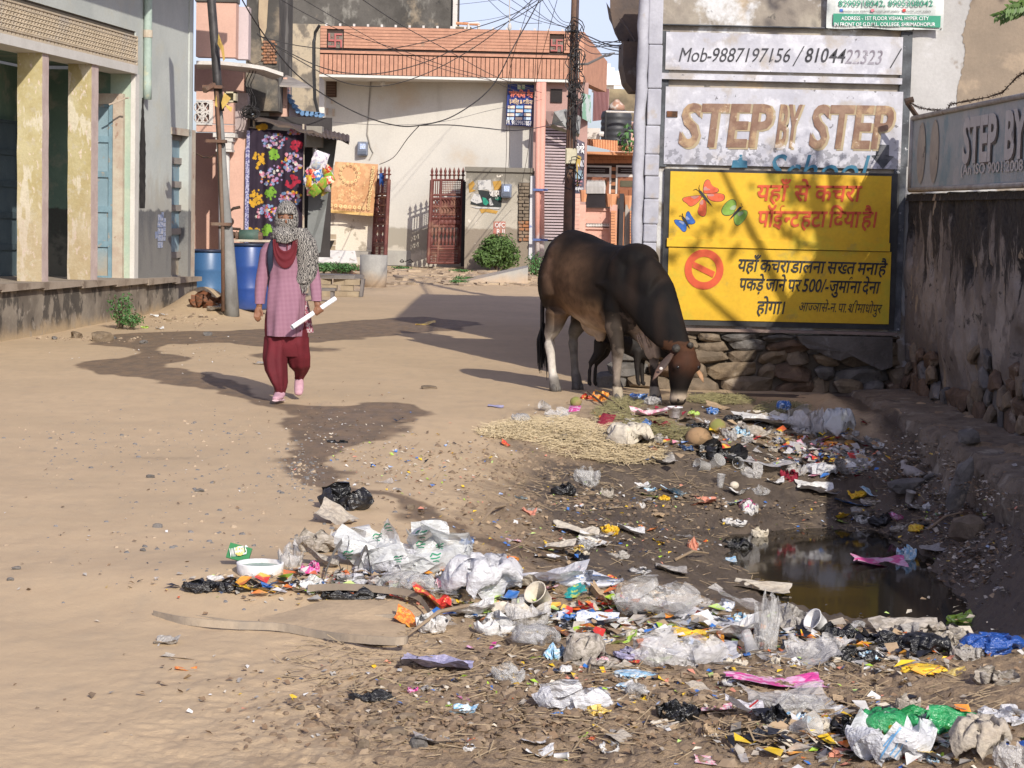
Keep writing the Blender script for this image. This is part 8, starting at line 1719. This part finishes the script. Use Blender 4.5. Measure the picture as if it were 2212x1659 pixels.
('bag','plastic_rag',1770,1346,1870,1392,'black','black torn plastic mass at the near shore','plastic rag'),
('bag','plastic_rag',1860,1362,1960,1412,'black','wide black torn plastic in the right-hand mass','plastic rag'),
('bag','plastic_rag',1950,1372,2050,1424,'black','black shredded plastic before the grey bags','plastic rag'),
('bag','plastic_rag',1800,1396,1900,1440,'black','low black plastic sheets in the right-hand mass','plastic rag'),
('bag','plastic_bag',1942,1344,2022,1386,'grey','peaked grey bag at the near shore','plastic bag'),
('bag','plastic_bag',1998,1350,2088,1398,'dirtycloth','rounded grey bag beside the peaked one','plastic bag'),
('bag','plastic_bag',2084,1372,2208,1424,'deepblue','deep blue plastic bag at the right edge','plastic bag'),
('bag','plastic_bottle',2052,1322,2131,1353,'lime','lime green plastic bottle lying at the right shore','bottle'),
('sheet','bag',1898,1340,1968,1368,'grey','grey and green carton half in the water','carton'),
('bag','cup',2056,1392,2120,1432,'grey','grey bowl-shaped cup in the right-hand mass','cup'),
('bag','cloth',2108,1438,2198,1482,'dirtycloth','grey cloth hood near the right edge','cloth'),
('sheet','wrapper',1830,1404,1886,1430,'magenta','pink and yellow sweet wrapper in the black mass','wrapper'),
('sheet','wrapper',1948,1430,2046,1468,'yellow','long yellow and green wrapper on the mud','wrapper'),
('sheet','wrapper',2030,1436,2084,1464,'gold','yellow brown carton piece right of the long wrapper','carton'),
('sheet','cardboard',1806,1494,1886,1526,'kraft','torn kraft cardboard above the green bag','cardboard'),
('bag','rag',1938,1496,1986,1546,'dirtycloth','twisted pale rag behind the green bag','rag'),
('bag','plastic_bag',1868,1534,1960,1598,'green','left lobe of torn green plastic bag','plastic bag'),
('bag','plastic_bag',1950,1522,2084,1600,'green','big bright green plastic bag in the lower right heap','plastic bag'),
('bag','plastic_bag',2040,1536,2132,1566,'green','flat right-hand wing of green plastic','plastic bag'),
('bag','plastic_bag',1846,1546,2012,1656,'whiteblue','large white translucent bag with blue stripes in front of the green bag','plastic bag'),
('bag','pouch',2062,1554,2178,1656,'beige','stiff beige pouch in the lower right corner','pouch'),
('sheet','film',2118,1512,2230,1580,'milky','pale film spread at the right edge','film'),
('sheet','cloth',2172,1594,2230,1620,'deepblue','dark blue cloth at the lower right edge','cloth'),
('bag','plastic_bag',2150,1600,2225,1670,'frost','printed clear bag in the bottom right corner','plastic bag'),
('cup','dome_cup',1712,1562,1778,1614,'clear','clear dome cup lying open in the lower right heap','cup',(.6,-.6,.4)),
('sheet','cup',1718,1548,1757,1580,'orange','orange printed paper cup behind the clear dome cup','cup'),
('bag','paper_ball',1752,1552,1802,1588,'cream','white paper ball right of the orange cup','paper'),
('flat','plate',1760,1522,1828,1548,'white','white paper plate on the black plastic','plate'),
('bag','plastic_bag',1804,1542,1886,1596,'black','black bag between plate and green bag','plastic bag'),
('sheet','paper',1778,1580,1864,1608,'orange','orange and yellow paper before the black bag','paper'),
('sheet','paper',1770,1612,1848,1642,'salmon','pinkish printed paper at the bottom','paper'),
('sheet','wrapper',1984,1604,2060,1650,'gold','yellow rolled wrapper beside the beige pouch','wrapper'),
('sheet','wrapper',1504,1628,1582,1656,'pink','pink and lime wrapper at the bottom edge','wrapper'),
('sheet','plastic_sheet',780,1176,905,1262,'milky','limp white film draped beside the leaf-print bag','plastic sheet'),
('sheet','plastic_sheet',862,1232,985,1306,'frost','limp clear film between leaf-print bag and stuffed sack','plastic sheet'),
('flat','plastic_sheet',1120,1208,1256,1290,'milky','broad white film behind the cream paper bowl','plastic sheet'),
('sheet','plastic_sheet',1180,1226,1340,1282,'blueprint','printed white sheet behind the teal packet','plastic sheet'),
('flat','plastic_sheet',1330,1276,1470,1352,'frost','sagging clear film below the zip bag','plastic sheet'),
('sheet','plastic_sheet',1400,1372,1590,1452,'milky','long limp white sheet at the front of the bank','plastic sheet'),
('flat','plastic_sheet',1060,1300,1180,1380,'cream','cream stiff sheet right of the stuffed sack','plastic sheet'),
('sheet','plastic_sheet',1560,1262,1700,1352,'frost','limp clear film above the leaning white sheet','plastic sheet'),
('flat','plastic_sheet',1660,1378,1800,1450,'frost','flattened clear film on the near mud','plastic sheet'),
('sheet','plastic_sheet',1240,1398,1370,1460,'dirtycloth','dirty grey film right of the grey cone','plastic sheet'),
('sheet','plastic_sheet',1900,1330,2040,1400,'dirtycloth','grey film over the black plastic mass','plastic sheet'),
('flat','plastic_sheet',1620,1470,1790,1560,'frost','wide clear film in the lower right heap','plastic sheet'),
('sheet','plastic_sheet',1700,880,1800,950,'frost','limp clear film behind the printed rice bag','plastic sheet'),
('sheet','plastic_sheet',1560,960,1700,1020,'milky','limp white film in the middle of the back heap','plastic sheet'),
('flat','plastic_sheet',1600,890,1720,930,'white','white papers spread behind the long grey sack','paper'),
('flat','cardboard',1318,1572,1372,1592,'grey','grey card flake in the foreground','card'),
('flat','wrapper',1366,1553,1420,1566,'blue','flattened blue and red wrapper in the foreground','wrapper'),
('sheet','cup',1140,1604,1192,1644,'white','crushed white paper cup at the bottom edge','cup'),
('cup','paper_cup',1196,1628,1230,1644,'white','small fallen white cup next to the crushed one','cup',(1,-.2,.1)),
('sheet','wrapper',690,1440,740,1456,'orange','flat orange wrapper on the dry soil at left','wrapper') if False else ('sheet','wrapper',380,1436,424,1452,'orange','faded orange wrapper on the dry road at lower left','wrapper'),
('flat','film',335,1370,382,1400,'grey','grey film scrap on the dry road below the buried sheet','film'),
('flat','paper',355,1408,432,1426,'cream','thin white and yellow scraps above the faded orange wrapper','scraps'),
('sheet','wrapper',900,692,938,706,'yellow','white and yellow wrapper on the shaded wet road','wrapper'),
('sheet','scrap',552,778,600,790,'grey','small grey scrap on the wet track behind the woman','scrap'),
): place(*a)
# white bucket the bull is nosing
g = onG(1458,903); k = g.y/F; t = thing('bucket', 'small white plastic bucket under the bull\'s muzzle', 'bucket', g)
part('pail', MB().lathe(g+Vector((0,.03,0)), [(12*k,0),(16*k,22*k),(17.5*k,22*k),(17.5*k,24*k),(15.5*k,24*k),(11.5*k,.005)], 24), LM['milky'] if False else pap('bucket_white',(.72,.7,.72)), t, True)
# green carton and white tub at the left head of the bank
g = onG(512,1228); k = g.y/F; t = thing('green_carton', 'green printed carton lid standing on the rubbish', 'carton', g)
c = g+Vector((0,.06,.03+12*k)); part('card', MB().box(c,(50*k,.015,34*k),0,-.35,.25), pmat('green_carton',(.02,.16,.05),(.03,.22,.07),3,.4,0), t)
R_ = Matrix.Rotation(-.35,3,'X')
ca = c+Vector((-20*k,-.016,-8*k)); part('lettering', letter(["WHEELS"], ca, ca+Vector((38*k,0,9*k)), (0,0,.05), .02, 0, proud=.004), white_p, t)
part('sun_logo', MB().lathe(c+Vector((2*k,-.014,6*k)), [(.02,0),(.02,.004)], 10, axis=(0,-1,.3)), LM['gold'], t)
g = onG(557,1246); k = g.y/F; t = thing('white_tub', 'shallow white round tub with green rim stain in the rubbish', 'tub', g)
part('tub', MB().lathe(g+Vector((0,.07,-.005)), [(46*k,0),(50*k,.01),(52*k,26*k),(52*k,28*k),(48*k,28*k),(46*k,.014),(.001,.012)], 36, False), pap('tub_white',(.74,.73,.72)), t, True)
part('inner_base', MB().lathe(g+Vector((0,.07,16*k)), [(.001,0),(48*k,.0)], 30, False), pmat('tub_green',(.20,.34,.27),(.4,.45,.4),8,.6,0), t)
# straps, buried sheet edges
def band(label, pts, wd, m, name='strap', cat='strap', up=.7):
    mb = MB(); P_ = []
    for x,y,lift in pts: g = onG(x,y); P_.append(g+Vector((0,0,lift)))
    out = []; n = len(P_)
    for i in range(n-1):
        p0,p1,p2,p3 = P_[max(i-1,0)],P_[i],P_[i+1],P_[min(i+2,n-1)]
        for q in range(6): t = q/6; out.append(.5*((2*p1)+(p2-p0)*t+(2*p0-5*p1+4*p2-p3)*t*t+(3*p1-p0-3*p2+p3)*t**3))
    out.append(P_[-1]); vs = []
    for i,p in enumerate(out): q = Vector((0,wd*(1-up),wd*up)); vs += [p, p+q, p+q+Vector((0,.006,0)), p+Vector((0,.006,0))]
    mb.add(vs, [(4*i+j,4*i+(j+1)%4,4*i+4+(j+1)%4,4*i+4+j) for i in range(len(out)-1) for j in range(4)]+[(3,2,1,0)]); return solo(name, mb, m, label, cat)
rub = pmat('grey_rubber',(.10,.095,.09),(.15,.14,.125),6,.7,.3); bst = pmat('dusty_brown_band',(.20,.16,.12),(.27,.215,.16),5,.85,.4)
band('curved dark rubber strap arching over the rubbish bank', [(696,1284,0),(704,1256,.03),(728,1236,.09),(752,1232,.11),(748,1268,.02)], .03, rub)
band('second dark rubber strap looping right of the first', [(772,1262,.05),(790,1238,.09),(802,1262,.0)], .03, rub)
band('long brown plastic band running across the front of the bank', [(664,1290,.02),(740,1292,.03),(820,1298,.03),(890,1314,.04),(920,1336,.03),(944,1362,.0)], .035, bst, 'plastic_band', 'band')
lip = pmat('dusty_tarp_lip',(.36,.29,.21),(.25,.21,.165),7,.9,.6)
band('nearer raised lip of the half-buried sheet in the dry soil', [(330,1330,-.01),(400,1350,.0),(500,1362,.005),(600,1366,.005),(700,1384,.005),(800,1404,.02),(872,1412,.03),(880,1398,.03)], .034, lip, 'buried_sheet_edge', 'buried sheet', .8)
band('farther raised lip of the half-buried sheet in the dry soil', [(368,1318,-.02),(450,1336,-.01),(540,1348,-.005),(640,1342,-.01),(760,1340,.0),(870,1346,.02)], .02, lip, 'buried_sheet_edge', 'buried sheet', .7)
g0 = [(700,1300),(860,1300),(876,1345),(876,1396),(800,1398),(700,1378),(560,1356),(560,1340),(640,1320)]
mb = MB(); ps = [onG(x,y)+Vector((0,0,.008)) for x,y in g0]; cc = sum(ps,Vector())/len(ps); mb.add([cc+Vector((0,0,.01))]+ps,[(0,1+(i+1)%len(ps),1+i) for i in range(len(ps))]); solo('buried_sheet', mb, pmat('dust_covered_sheet',(.46,.345,.22),(.37,.28,.185),6,.95,.7), 'dust-covered stiff sheet half buried in front of the rubbish bank', 'buried sheet')
# stones on the bank and soil
for i,(x0,y0,x1,y1,mi,lb) in enumerate(((875,1086,898,1101,0,'round tan stone right of the lone black bag'),(920,1118,955,1132,1,'flat grey stone behind the leaf-print bag'),(925,1134,990,1158,0,'flat broad stone behind the leaf-print bag'),(2056,925,2109,966,1,'pale squared rock on the earth ledge'),(1914,1033,2016,1073,1,'long flat grey slab beside the dove'),(1994,1018,2030,1036,1,'small stone behind the long flat slab'),(770,1590,800,1624,0,'pale rock at the left of the front stone cluster'),(825,1560,880,1600,0,'large tan clod in the front stone cluster'),(880,1580,925,1626,1,'grey clod in the front stone cluster'),(790,1550,830,1576,0,'clod at the top of the front stone cluster'),(855,1536,900,1560,0,'cream clod above the front stone cluster'),(600+40,1500+20,660,1536,0,'small clod at the left of the front soil'),(1228,1050-20,1300-60,1040,0,'pebble beside the lone clear bag'),(314,1022,336,1034,1,'dark stone on the dry road'),(418,1052,442,1064,1,'grey stone at the middle left road'),(328,1128,352,1142,1,'square grey stone on the dry road'),(22,1220,45,1232,1,'grey stone at the left edge of the road'),(12,1245,30,1256,1,'dark stone below the left edge stone'),(1000+40,908+80,1062,1000,0,'clod at the straw edge'),(905,830,945,842,0,'small mound of dung on the road'),(300,1182,316,1192,1,'little grey stone on the lower left road'),(880,1140,905,1152,1,'round stone at the end of the wet patch'),(1290,1010,1305,1020,0,'pebble at the lower straw edge'))):
    if x1 > x0 and y1 > y0:
        o = place('slab','rock',x0,y0,x1,y1,rock_m[mi],lb,'rock')
        if 'ledge' in lb: o.location = (3.05,13.5,.10); o.scale = (.09,.07,.06)
        if 'dove' in lb: o.location.z += .03; o.rotation_euler = (0,-.1,.35)
g = onG(2086,1100); t = MB(); k = g.y/F
o = inst(ROCKS[3], rock_m[1], 'leaning_slab'); o.scale = (.075,.05,.20); o.rotation_euler = (.1,.30,.1); o.location = (2.83,12.72,-.13); tag(o,'tall grey stone slab leaning against the earth ledge','slab')
# stones and clods edging the ledge
rr = random.Random(15)
for i in range(9):
    y_ = 12.2+5.2*i/9+rr.uniform(-.08,.08); x_ = 2.84+rr.uniform(-.05,.10); s_ = rr.uniform(.05,.12); o = rock(i, rock_m[rr.choice([0,1,2])], (x_,y_,-.36+rr.uniform(-.05,.03)), (s_*1.1,s_*1.3,s_*.9), (0,0,rr.uniform(0,3))); tag(o, ('squarish','rounded','flat','narrow','broad')[i%5]+' soil-caked edging stone of the earth ledge, '+('at its far end' if y_>16 else 'in its far half' if y_>14.6 else 'in its near half' if y_>13.3 else 'at its near end'), 'stone', 'edging stones of the earth ledge')
# straw
def straws(name, polys, n, ln, m, label, cat, hgt=.05, r=.0022, seed=1):
    rr = random.Random(seed); mb = MB()
    for i in range(n):
        cx,cy,rx,ry = rr.choice(polys); a = rr.random()*6.28; q = math.sqrt(rr.random()); g = onG(cx+rx*q*math.cos(a), cy+ry*q*math.sin(a)); l = rr.uniform(.4,1)*ln; an = rr.gauss(0,.7)+(0 if rr.random()<.7 else 1.5)
        d = Vector((math.cos(an),math.sin(an)*.8,rr.gauss(0,.25))).normalized()*l/2; s_ = Vector((0,0,1)).cross(d).normalized()*r*rr.uniform(.6,1.6); z = Vector((0,0,rr.random()**1.5*hgt*(1-q*.6)+.006)); g = g+z
        u_ = Vector((0,0,r)); mb.add([g-d+s_, g-d-s_, g+d-s_, g+d+s_, g-d+u_, g+d+u_], [(0,1,2,3),(0,4,5,3),(1,2,5,4)])
    return solo(name, mb, m, label, cat, kind='stuff')
straw_m = pmat('dry_straw',(.60,.49,.31),(.42,.33,.19),60,.8,0,lo=.4,hi=.6)
straws('straw', [(1220,935,120,30),(1290,962,130,32),(1170,930,110,26),(1350,985,90,20),(1110,935,80,16),(1240,945,80,26)], 5200, .12, straw_m, 'pale dry straw strewn over the left part of the back heap', 'straw', .07, .0019)
grass_m = pmat('dried_fodder',(.27,.24,.11),(.18,.16,.08),40,.8,0)
straws('fodder', [(1345,875,42,14),(1330,895,50,16),(1540,865,60,9),(1580,868,50,8),(1690,885,60,14),(1400,925,60,18),(1450,940,50,16)], 3000, .10, grass_m, 'dull green dried fodder and grass on the back heap', 'fodder', .06, .002, 5)
straws('twigs', [(1600,1000,300,60),(1500,1200,400,90),(1300,1060,230,50),(1900,1120,200,70),(1500,1430,600,90),(1850,1540,320,100),(1200,1580,500,70),(900,1440,300,80)], 1800, .11, pmat('twig_litter',(.22,.16,.10),(.35,.27,.17),30,.9,0), 'small twigs and stalks scattered through the rubbish and soil', 'twigs', .012, .0022, 9)
# sticks
for i,(a,b,lb) in enumerate((((1270,862),(1405,985),'long dark stick lying slantwise on the straw heap'),((1300,868),(1420,960),'second dark stick beside the long slanted one'),((1090,1100),(1040,1140),'thin bent twig left of the mud flat'),((2005,1150),(2080,1116),'pale reed on the dark bank'),((1460,1216),(1530,1206),'thin red cord piece on the near mud'),((1010,1320),(880,1390),'thin twig poking from the buried sheet'))):
    A_ = onG(*a)+Vector((0,0,.06 if i<2 else .02)); B_ = onG(*b)+Vector((0,0,.03)); solo('stick', MB().tube([A_,(A_+B_)/2+Vector((0,0,.03)),B_],[.009,.008,.005],6), stk[2 if i<2 else 1], lb, 'stick')
mb = MB(); pts=[P(2080,1545,6.6),P(2120,1522,6.6),P(2140,1522,6.6),P(2155,1545,6.6),P(2172,1578,6.5)]
mb.tube(pts,.004,6); solo('wire_handle', mb, pmat('pale_cord',(.5,.47,.42)), 'thin white bucket handle arching over the green bag', 'wire')
# generic scraps: individuals, then the crumbs nobody could count
ZN = [ # centre x,y, radii, count, zone phrase
 ((1560,935),(300,50),48,'in the back heap below the wall'),((1780,985),(120,45),26,'in the right part of the back heap'),((1400,1085),(330,45),18,'on the mud between the two heaps'),((1960,1120),(150,60),20,'on the dark bank by the ledge'),((1250,1180),(260,50),16,'on the wet mud left of the puddle'),
 ((790,1265),(270,30),30,'in the left half of the front bank'),((1300,1330),(330,65),52,'in the middle of the front bank'),((1750,1400),(250,60),36,'in the right half of the front bank'),((1250,1480),(420,60),20,'on the brown soil before the bank'),((1880,1590),(280,70),40,'in the lower right heap'),((1300,1600),(380,50),12,'on the front soil')]
cols = ['white','white','cream','grey','cream','black','black','kraft','blue','red','yellow','lime','lightblue','orange','pink','clear','frost','beige','dirtycloth','silver','magenta']
CW = dict(white='white paper',cream='cream paper',grey='grey paper',black='black plastic',kraft='kraft card',blue='blue wrapper',red='red wrapper',yellow='yellow wrapper',lime='lime green',lightblue='pale blue wrapper',orange='orange wrapper',pink='pink printed',clear='clear film',frost='frosted film',beige='beige card',dirtycloth='soiled cloth',silver='silver foil',magenta='magenta wrapper')
rr = random.Random(77); seen = {}
for (c_,r_,n_,ph_) in ZN:
    for i in range(n_):
        a = rr.random()*6.28; q = math.sqrt(rr.random()); x = c_[0]+r_[0]*q*math.cos(a); y = c_[1]+r_[1]*q*math.sin(a); 
        if 1590<x<2060 and 1185<y<1335 or x>2215 or y>1655: continue
        sc = (y-430)/850; w_ = rr.uniform(16,44)*(.5+.6*sc); h_ = w_*rr.uniform(.4,.8); ck = rr.choice(cols); kd = rr.choice(['sheet','sheet','flat','bag'])
        fx_ = (x-c_[0])/r_[0]; fy_ = (y-c_[1])/r_[1]; wh_ = ('far ' if fy_<-.3 else 'near ' if fy_>.3 else '')+('left' if fx_<-.3 else 'right' if fx_>.3 else 'middle')
        sz_ = 'large' if w_>32 else 'medium' if w_>23 else 'small'
        place(kd,'scrap',x-w_/2,y-h_,x+w_/2,y,ck,sz_+' '+('crumpled' if kd=='sheet' else 'flat' if kd=='flat' else 'balled')+' '+CW[ck]+' scrap '+ph_+', '+wh_,'scrap',rr.uniform(-3,3),0.,'loose scraps '+ph_)
def crumbs(name, zones, n, sz, cols_, label, cat, seed, zf=.5):
    rr = random.Random(seed); me_v=[];me_f=[];mi=[]
    mb = MB(); 
    for i in range(n):
        cx,cy,rx,ry = rr.choice(zones); x = rr.gauss(cx,rx*.55); y = rr.gauss(cy,ry*.55)
        if not(0<x<2230 and 560<y<1700): continue
        g = onGf(x,y); s_ = sz*rr.uniform(.4,1.5); an = rr.random()*6.28; t = Vector((math.cos(an),math.sin(an),rr.uniform(-zf,zf)))*s_; b_ = Vector((-math.sin(an),math.cos(an),rr.uniform(-zf,zf)))*s_*rr.uniform(.3,.9); g.z += s_*zf*.9+.002
        mb.add([g-t-b_*.5, g+t*.8-b_, g+t+b_*.7, g-t*.3+b_+Vector((0,0,s_*.4))], [(0,1,2,3)]); mi.append(rr.randrange(len(cols_)))
    o = solo(name, mb, [LM[c] if isinstance(c,str) else c for c in cols_], label, cat, kind='stuff'); o.data.polygons.foreach_set('material_index', mi); return o
def onGf(x,y):   # fast: few fixed-point steps
    d = ray(x,y); z = 0.
    for _ in range(6): t = (z-CZ)/d.z; z = .5*z+.5*HTs(d.x*t,d.y*t)
    t = (z-CZ)/d.z; return Vector((d.x*t,d.y*t,z))
soil_c = pmat('soil_crumb',(.20,.145,.10),(.14,.10,.065),30,.95,0); soil_d = pmat('leaf_crumb',(.24,.165,.10),(.2,.13,.08),30,.9,0)
crumbs('litter_fragments', [(1500,930,360,50),(1780,990,160,50),(1400,1080,420,50),(1950,1120,200,80),(1250,1170,330,55),(800,1270,330,30),(1300,1340,380,60),(1800,1420,320,60),(1250,1480,500,60),(1850,1600,350,70),(900,1000,200,60)], 5200, .011, ['white','cream','grey','cream','black','kraft','salmon','blue','yellow','lime','beige',soil_d,soil_d,soil_c], 'countless tiny torn bits of paper, plastic and leaf in the soil', 'litter fragments', 3)
crumbs('torn_packaging', [(1580,940,280,45),(1790,985,110,40)], 420, .03, ['white','cream','frost','black','kraft','blue','red','yellow','grey','maroon','pink','clear'], 'mass of small torn packaging making up the back heap', 'rubbish', 13, .45)
crumbs('torn_packaging', [(780,1268,230,22),(1250,1330,260,50),(1500,1370,200,45)], 700, .027, ['white','cream','frost','black','kraft','milky','white','red','orange','grey','lime','blue','clear'], 'mass of small torn packaging making up the front bank', 'rubbish', 14, .45)
crumbs('torn_packaging', [(1900,1400,210,35),(1850,1600,240,50)], 620, .025, ['black','black','grey','dirtycloth','frost','kraft','yellow','cream','orange','white'], 'mass of dark torn plastic and packaging at the lower right', 'rubbish', 15, .45)
crumbs('bank_debris', [(2060,1080,120,90),(1990,1010,120,60),(2100,1200,90,90)], 2200, .014, [soil_d,soil_c,'kraft','beige','cream','grey',soil_d], 'dry leaves and debris on the shaded bank and earth ledge', 'debris', 24)
crumbs('dead_leaves', [(1300,1130,450,60),(1200,1460,600,70),(1500,1560,600,80),(1000,1560,400,60),(1950,1060,200,120)], 2400, .010, [soil_c,soil_c,soil_d,soil_d,'kraft'], 'dead leaf bits and soil crumbs littering the damp ground', 'dead leaves', 4)
crumbs('litter_fragments', [(640,1500,500,120),(500,1100,500,160),(700,900,150,60),(720,960,100,60),(420,760,200,30)], 700, .008, ['white','cream','grey',soil_c,soil_d], 'tiny scraps dotting the dry road', 'litter fragments', 8)
# pebbles and clods
def pebbles(name, zones, n, lo, hi, ms, label, cat, seed):
    rr = random.Random(seed); mb = MB(); mi=[]
    for i in range(n):
        cx,cy,rx,ry = rr.choice(zones); x = rr.gauss(cx,rx*.55); y = rr.gauss(cy,ry*.55)
        if not(-20<x<2230 and 640<y<1720): continue
        g = onGf(x,y); s_ = rr.uniform(lo,hi)*(rr.random()**2*1.6+.4); vs=[]
        for k in range(6): a=k*1.047+rr.uniform(-.3,.3); vs.append(g+Vector((math.cos(a)*s_*rr.uniform(.7,1.2),math.sin(a)*s_*rr.uniform(.6,1.),-s_*.1)))
        for k in range(4): a=k*1.57+rr.uniform(-.4,.4); vs.append(g+Vector((math.cos(a)*s_*.55,math.sin(a)*s_*.5,s_*rr.uniform(.35,.65))))
        q=rr.randrange(len(ms)); fs=[(0,1,7,6),(1,2,7),(2,3,8,7),(3,4,8),(4,5,9,8),(5,0,6,9),(6,7,8,9)]; mb.add(vs,fs); mi+= [q]*7
    o = solo(name, mb, ms, label, cat, kind='stuff'); o.data.polygons.foreach_set('material_index', mi)
peb = [pmat('pebble_grey',(.20,.19,.185),(.13,.125,.12),20,.9,0), pmat('pebble_tan',(.42,.33,.23),(.33,.25,.17),20,.9,0), pmat('pebble_pale',(.52,.46,.38),None,20,.9,0)]
pebbles('pebbles', [(450,1020,420,110),(300,950,350,60),(600,1200,400,90),(650,1020,60,40)], 1100, .004, .011, [peb[0],peb[0],peb[1]], 'small stones embedded in the dry road', 'pebbles', 4)
clod = [pmat('clod_brown',(.215,.155,.105),(.165,.12,.082),14,.95,0), pmat('clod_tan',(.29,.22,.15),(.24,.175,.12),14,.95,0)]
pebbles('clods', [(900,1570,260,60),(1300,1560,500,70),(1000,1480,300,60),(1350,1090,350,40),(1150,1000,150,50),(1700,1480,300,50)], 2600, .006, .017, [clod[0],clod[0],clod[1]], 'soil clods and crumbs on the churned front ground', 'soil clods', 6)
pebbles('rubble', [(850,1590,80,30)], 120, .008, .02, [clod[1],clod[0],clod[1]], 'heap of small rubble at the front edge of the soil', 'rubble', 9)
pebbles('plinth_rubble', [(360,690,60,20),(430,690,60,12),(230,733,140,6)], 200, .008, .025, [clod[1],clod[0],peb[1]], 'loose rubble and soil along the foot of the stained plinth', 'rubble', 10)
for i,(x,y,ck) in enumerate(((333,684,'white'),(352,680,'white'),(312,708,'lime'),(345,710,'white'),(362,693,'cream'))): place('sheet','scrap',x-8,y-5,x+8,y+4,ck,('white scrap left on the soil heap by the plinth','white paper on top of the soil heap','pale green scrap at the foot of the soil heap','second white scrap at the foot of the soil heap','cream scrap on the right side of the soil heap')[i],'scrap')
c = onG(440,664); bg_ = place('bag','sack',412,632,486,668,'brown','dirty brown sack slumped between plinth corner and pole','sack')
place('flat','cement_sheet',450,655,500,680,'grey','broken grey cement sheet leaning at the foot of the pole','cement sheet')

def bag_print(box, strokes, mname, col, owner):
    ob = [o for o in bpy.data.objects if o.get('label') == owner][0]; me = ob.data; bm = bmesh.new(); bm.from_mesh(me); from mathutils.bvhtree import BVHTree
    Mw = Matrix.LocRotScale(ob.location, ob.rotation_euler, ob.scale); bm.transform(Mw); bv = BVHTree.FromBMesh(bm); bm.free(); mb = MB(); eye = Vector((0,0,CZ))
    for pts,wd in strokes:
        prev = None
        for i in range(len(pts)-1):
            for q in range(4):
                a = [pts[i][k]*(1-q/4)+pts[i+1][k]*q/4 for k in (0,1)]; b = [pts[i][k]*(1-(q+1)/4)+pts[i+1][k]*(q+1)/4 for k in (0,1)]
                dx,dy = b[0]-a[0], b[1]-a[1]; l = math.hypot(dx,dy) or 1; nx,ny = -dy/l*wd/2, dx/l*wd/2; quad = []
                for (x,y) in ((a[0]+nx,a[1]+ny),(a[0]-nx,a[1]-ny),(b[0]-nx,b[1]-ny),(b[0]+nx,b[1]+ny)):
                    h = bv.ray_cast(eye, ray(x,y).normalized())
                    if h[0] is None: break
                    quad.append(h[0]+ (h[1] if h[1].dot(ray(x,y))<0 else -h[1])*.003)
                if len(quad) == 4: mb.add(quad, [(0,1,2,3)])
    if mb.v:
        off = ob.location; p = link('print', mb.mesh('print', (0,0,0)), pmat(mname,col,None,5,.4,0)); p['kind'] = 'stuff'; p.parent = ob; p.matrix_parent_inverse = Mw.inverted(); OFF[p.name] = Vector((0,0,0))
lf = lambda x,y,s=1: [([(x-9*s,y+1*s),(x-4*s,y-4*s),(x+3*s,y-2*s),(x+9*s,y-5*s)],2.2*s),([(x-8*s,y+4*s),(x,y+3*s),(x+8*s,y+1*s)],2.*s),([(x-4*s,y+8*s),(x+2*s,y+7*s),(x+6*s,y+8*s)],1.6*s)]
bag_print(None, sum([lf(x,y,s) for x,y,s in ((842,1136,1.2),(815,1158,1.2),(910,1152,1.3),(910,1174,1.2),(752,1196,1.3),(950,1178,1.),(940,1202,1.3),(775,1238,1.1),(860,1205,1.),(868,1136,1.))],[]), 'green_leaf_print', (.03,.27,.14), 'large clear bag printed with green leaves')
bag_print(None, [([(1900,1640),(1925,1600),(1945,1570)],4),([(1915,1640),(1940,1605)],3),([(1930,1636),(1958,1600)],2.5),([(1908,1612),(1930,1585)],3)], 'pale_blue_stripe', (.16,.38,.66), 'large white translucent bag with blue stripes in front of the green bag')
bag_print(None, [([(1600,1560),(1612,1545),(1622,1548),(1628,1540)],2.2),([(1603,1552),(1615,1540),(1630,1532)],2),([(1618,1528),(1632,1520),(1640,1512)],4)], 'red_bag_print', (.5,.03,.03), 'white carrier bag with red lettering standing in the foreground')
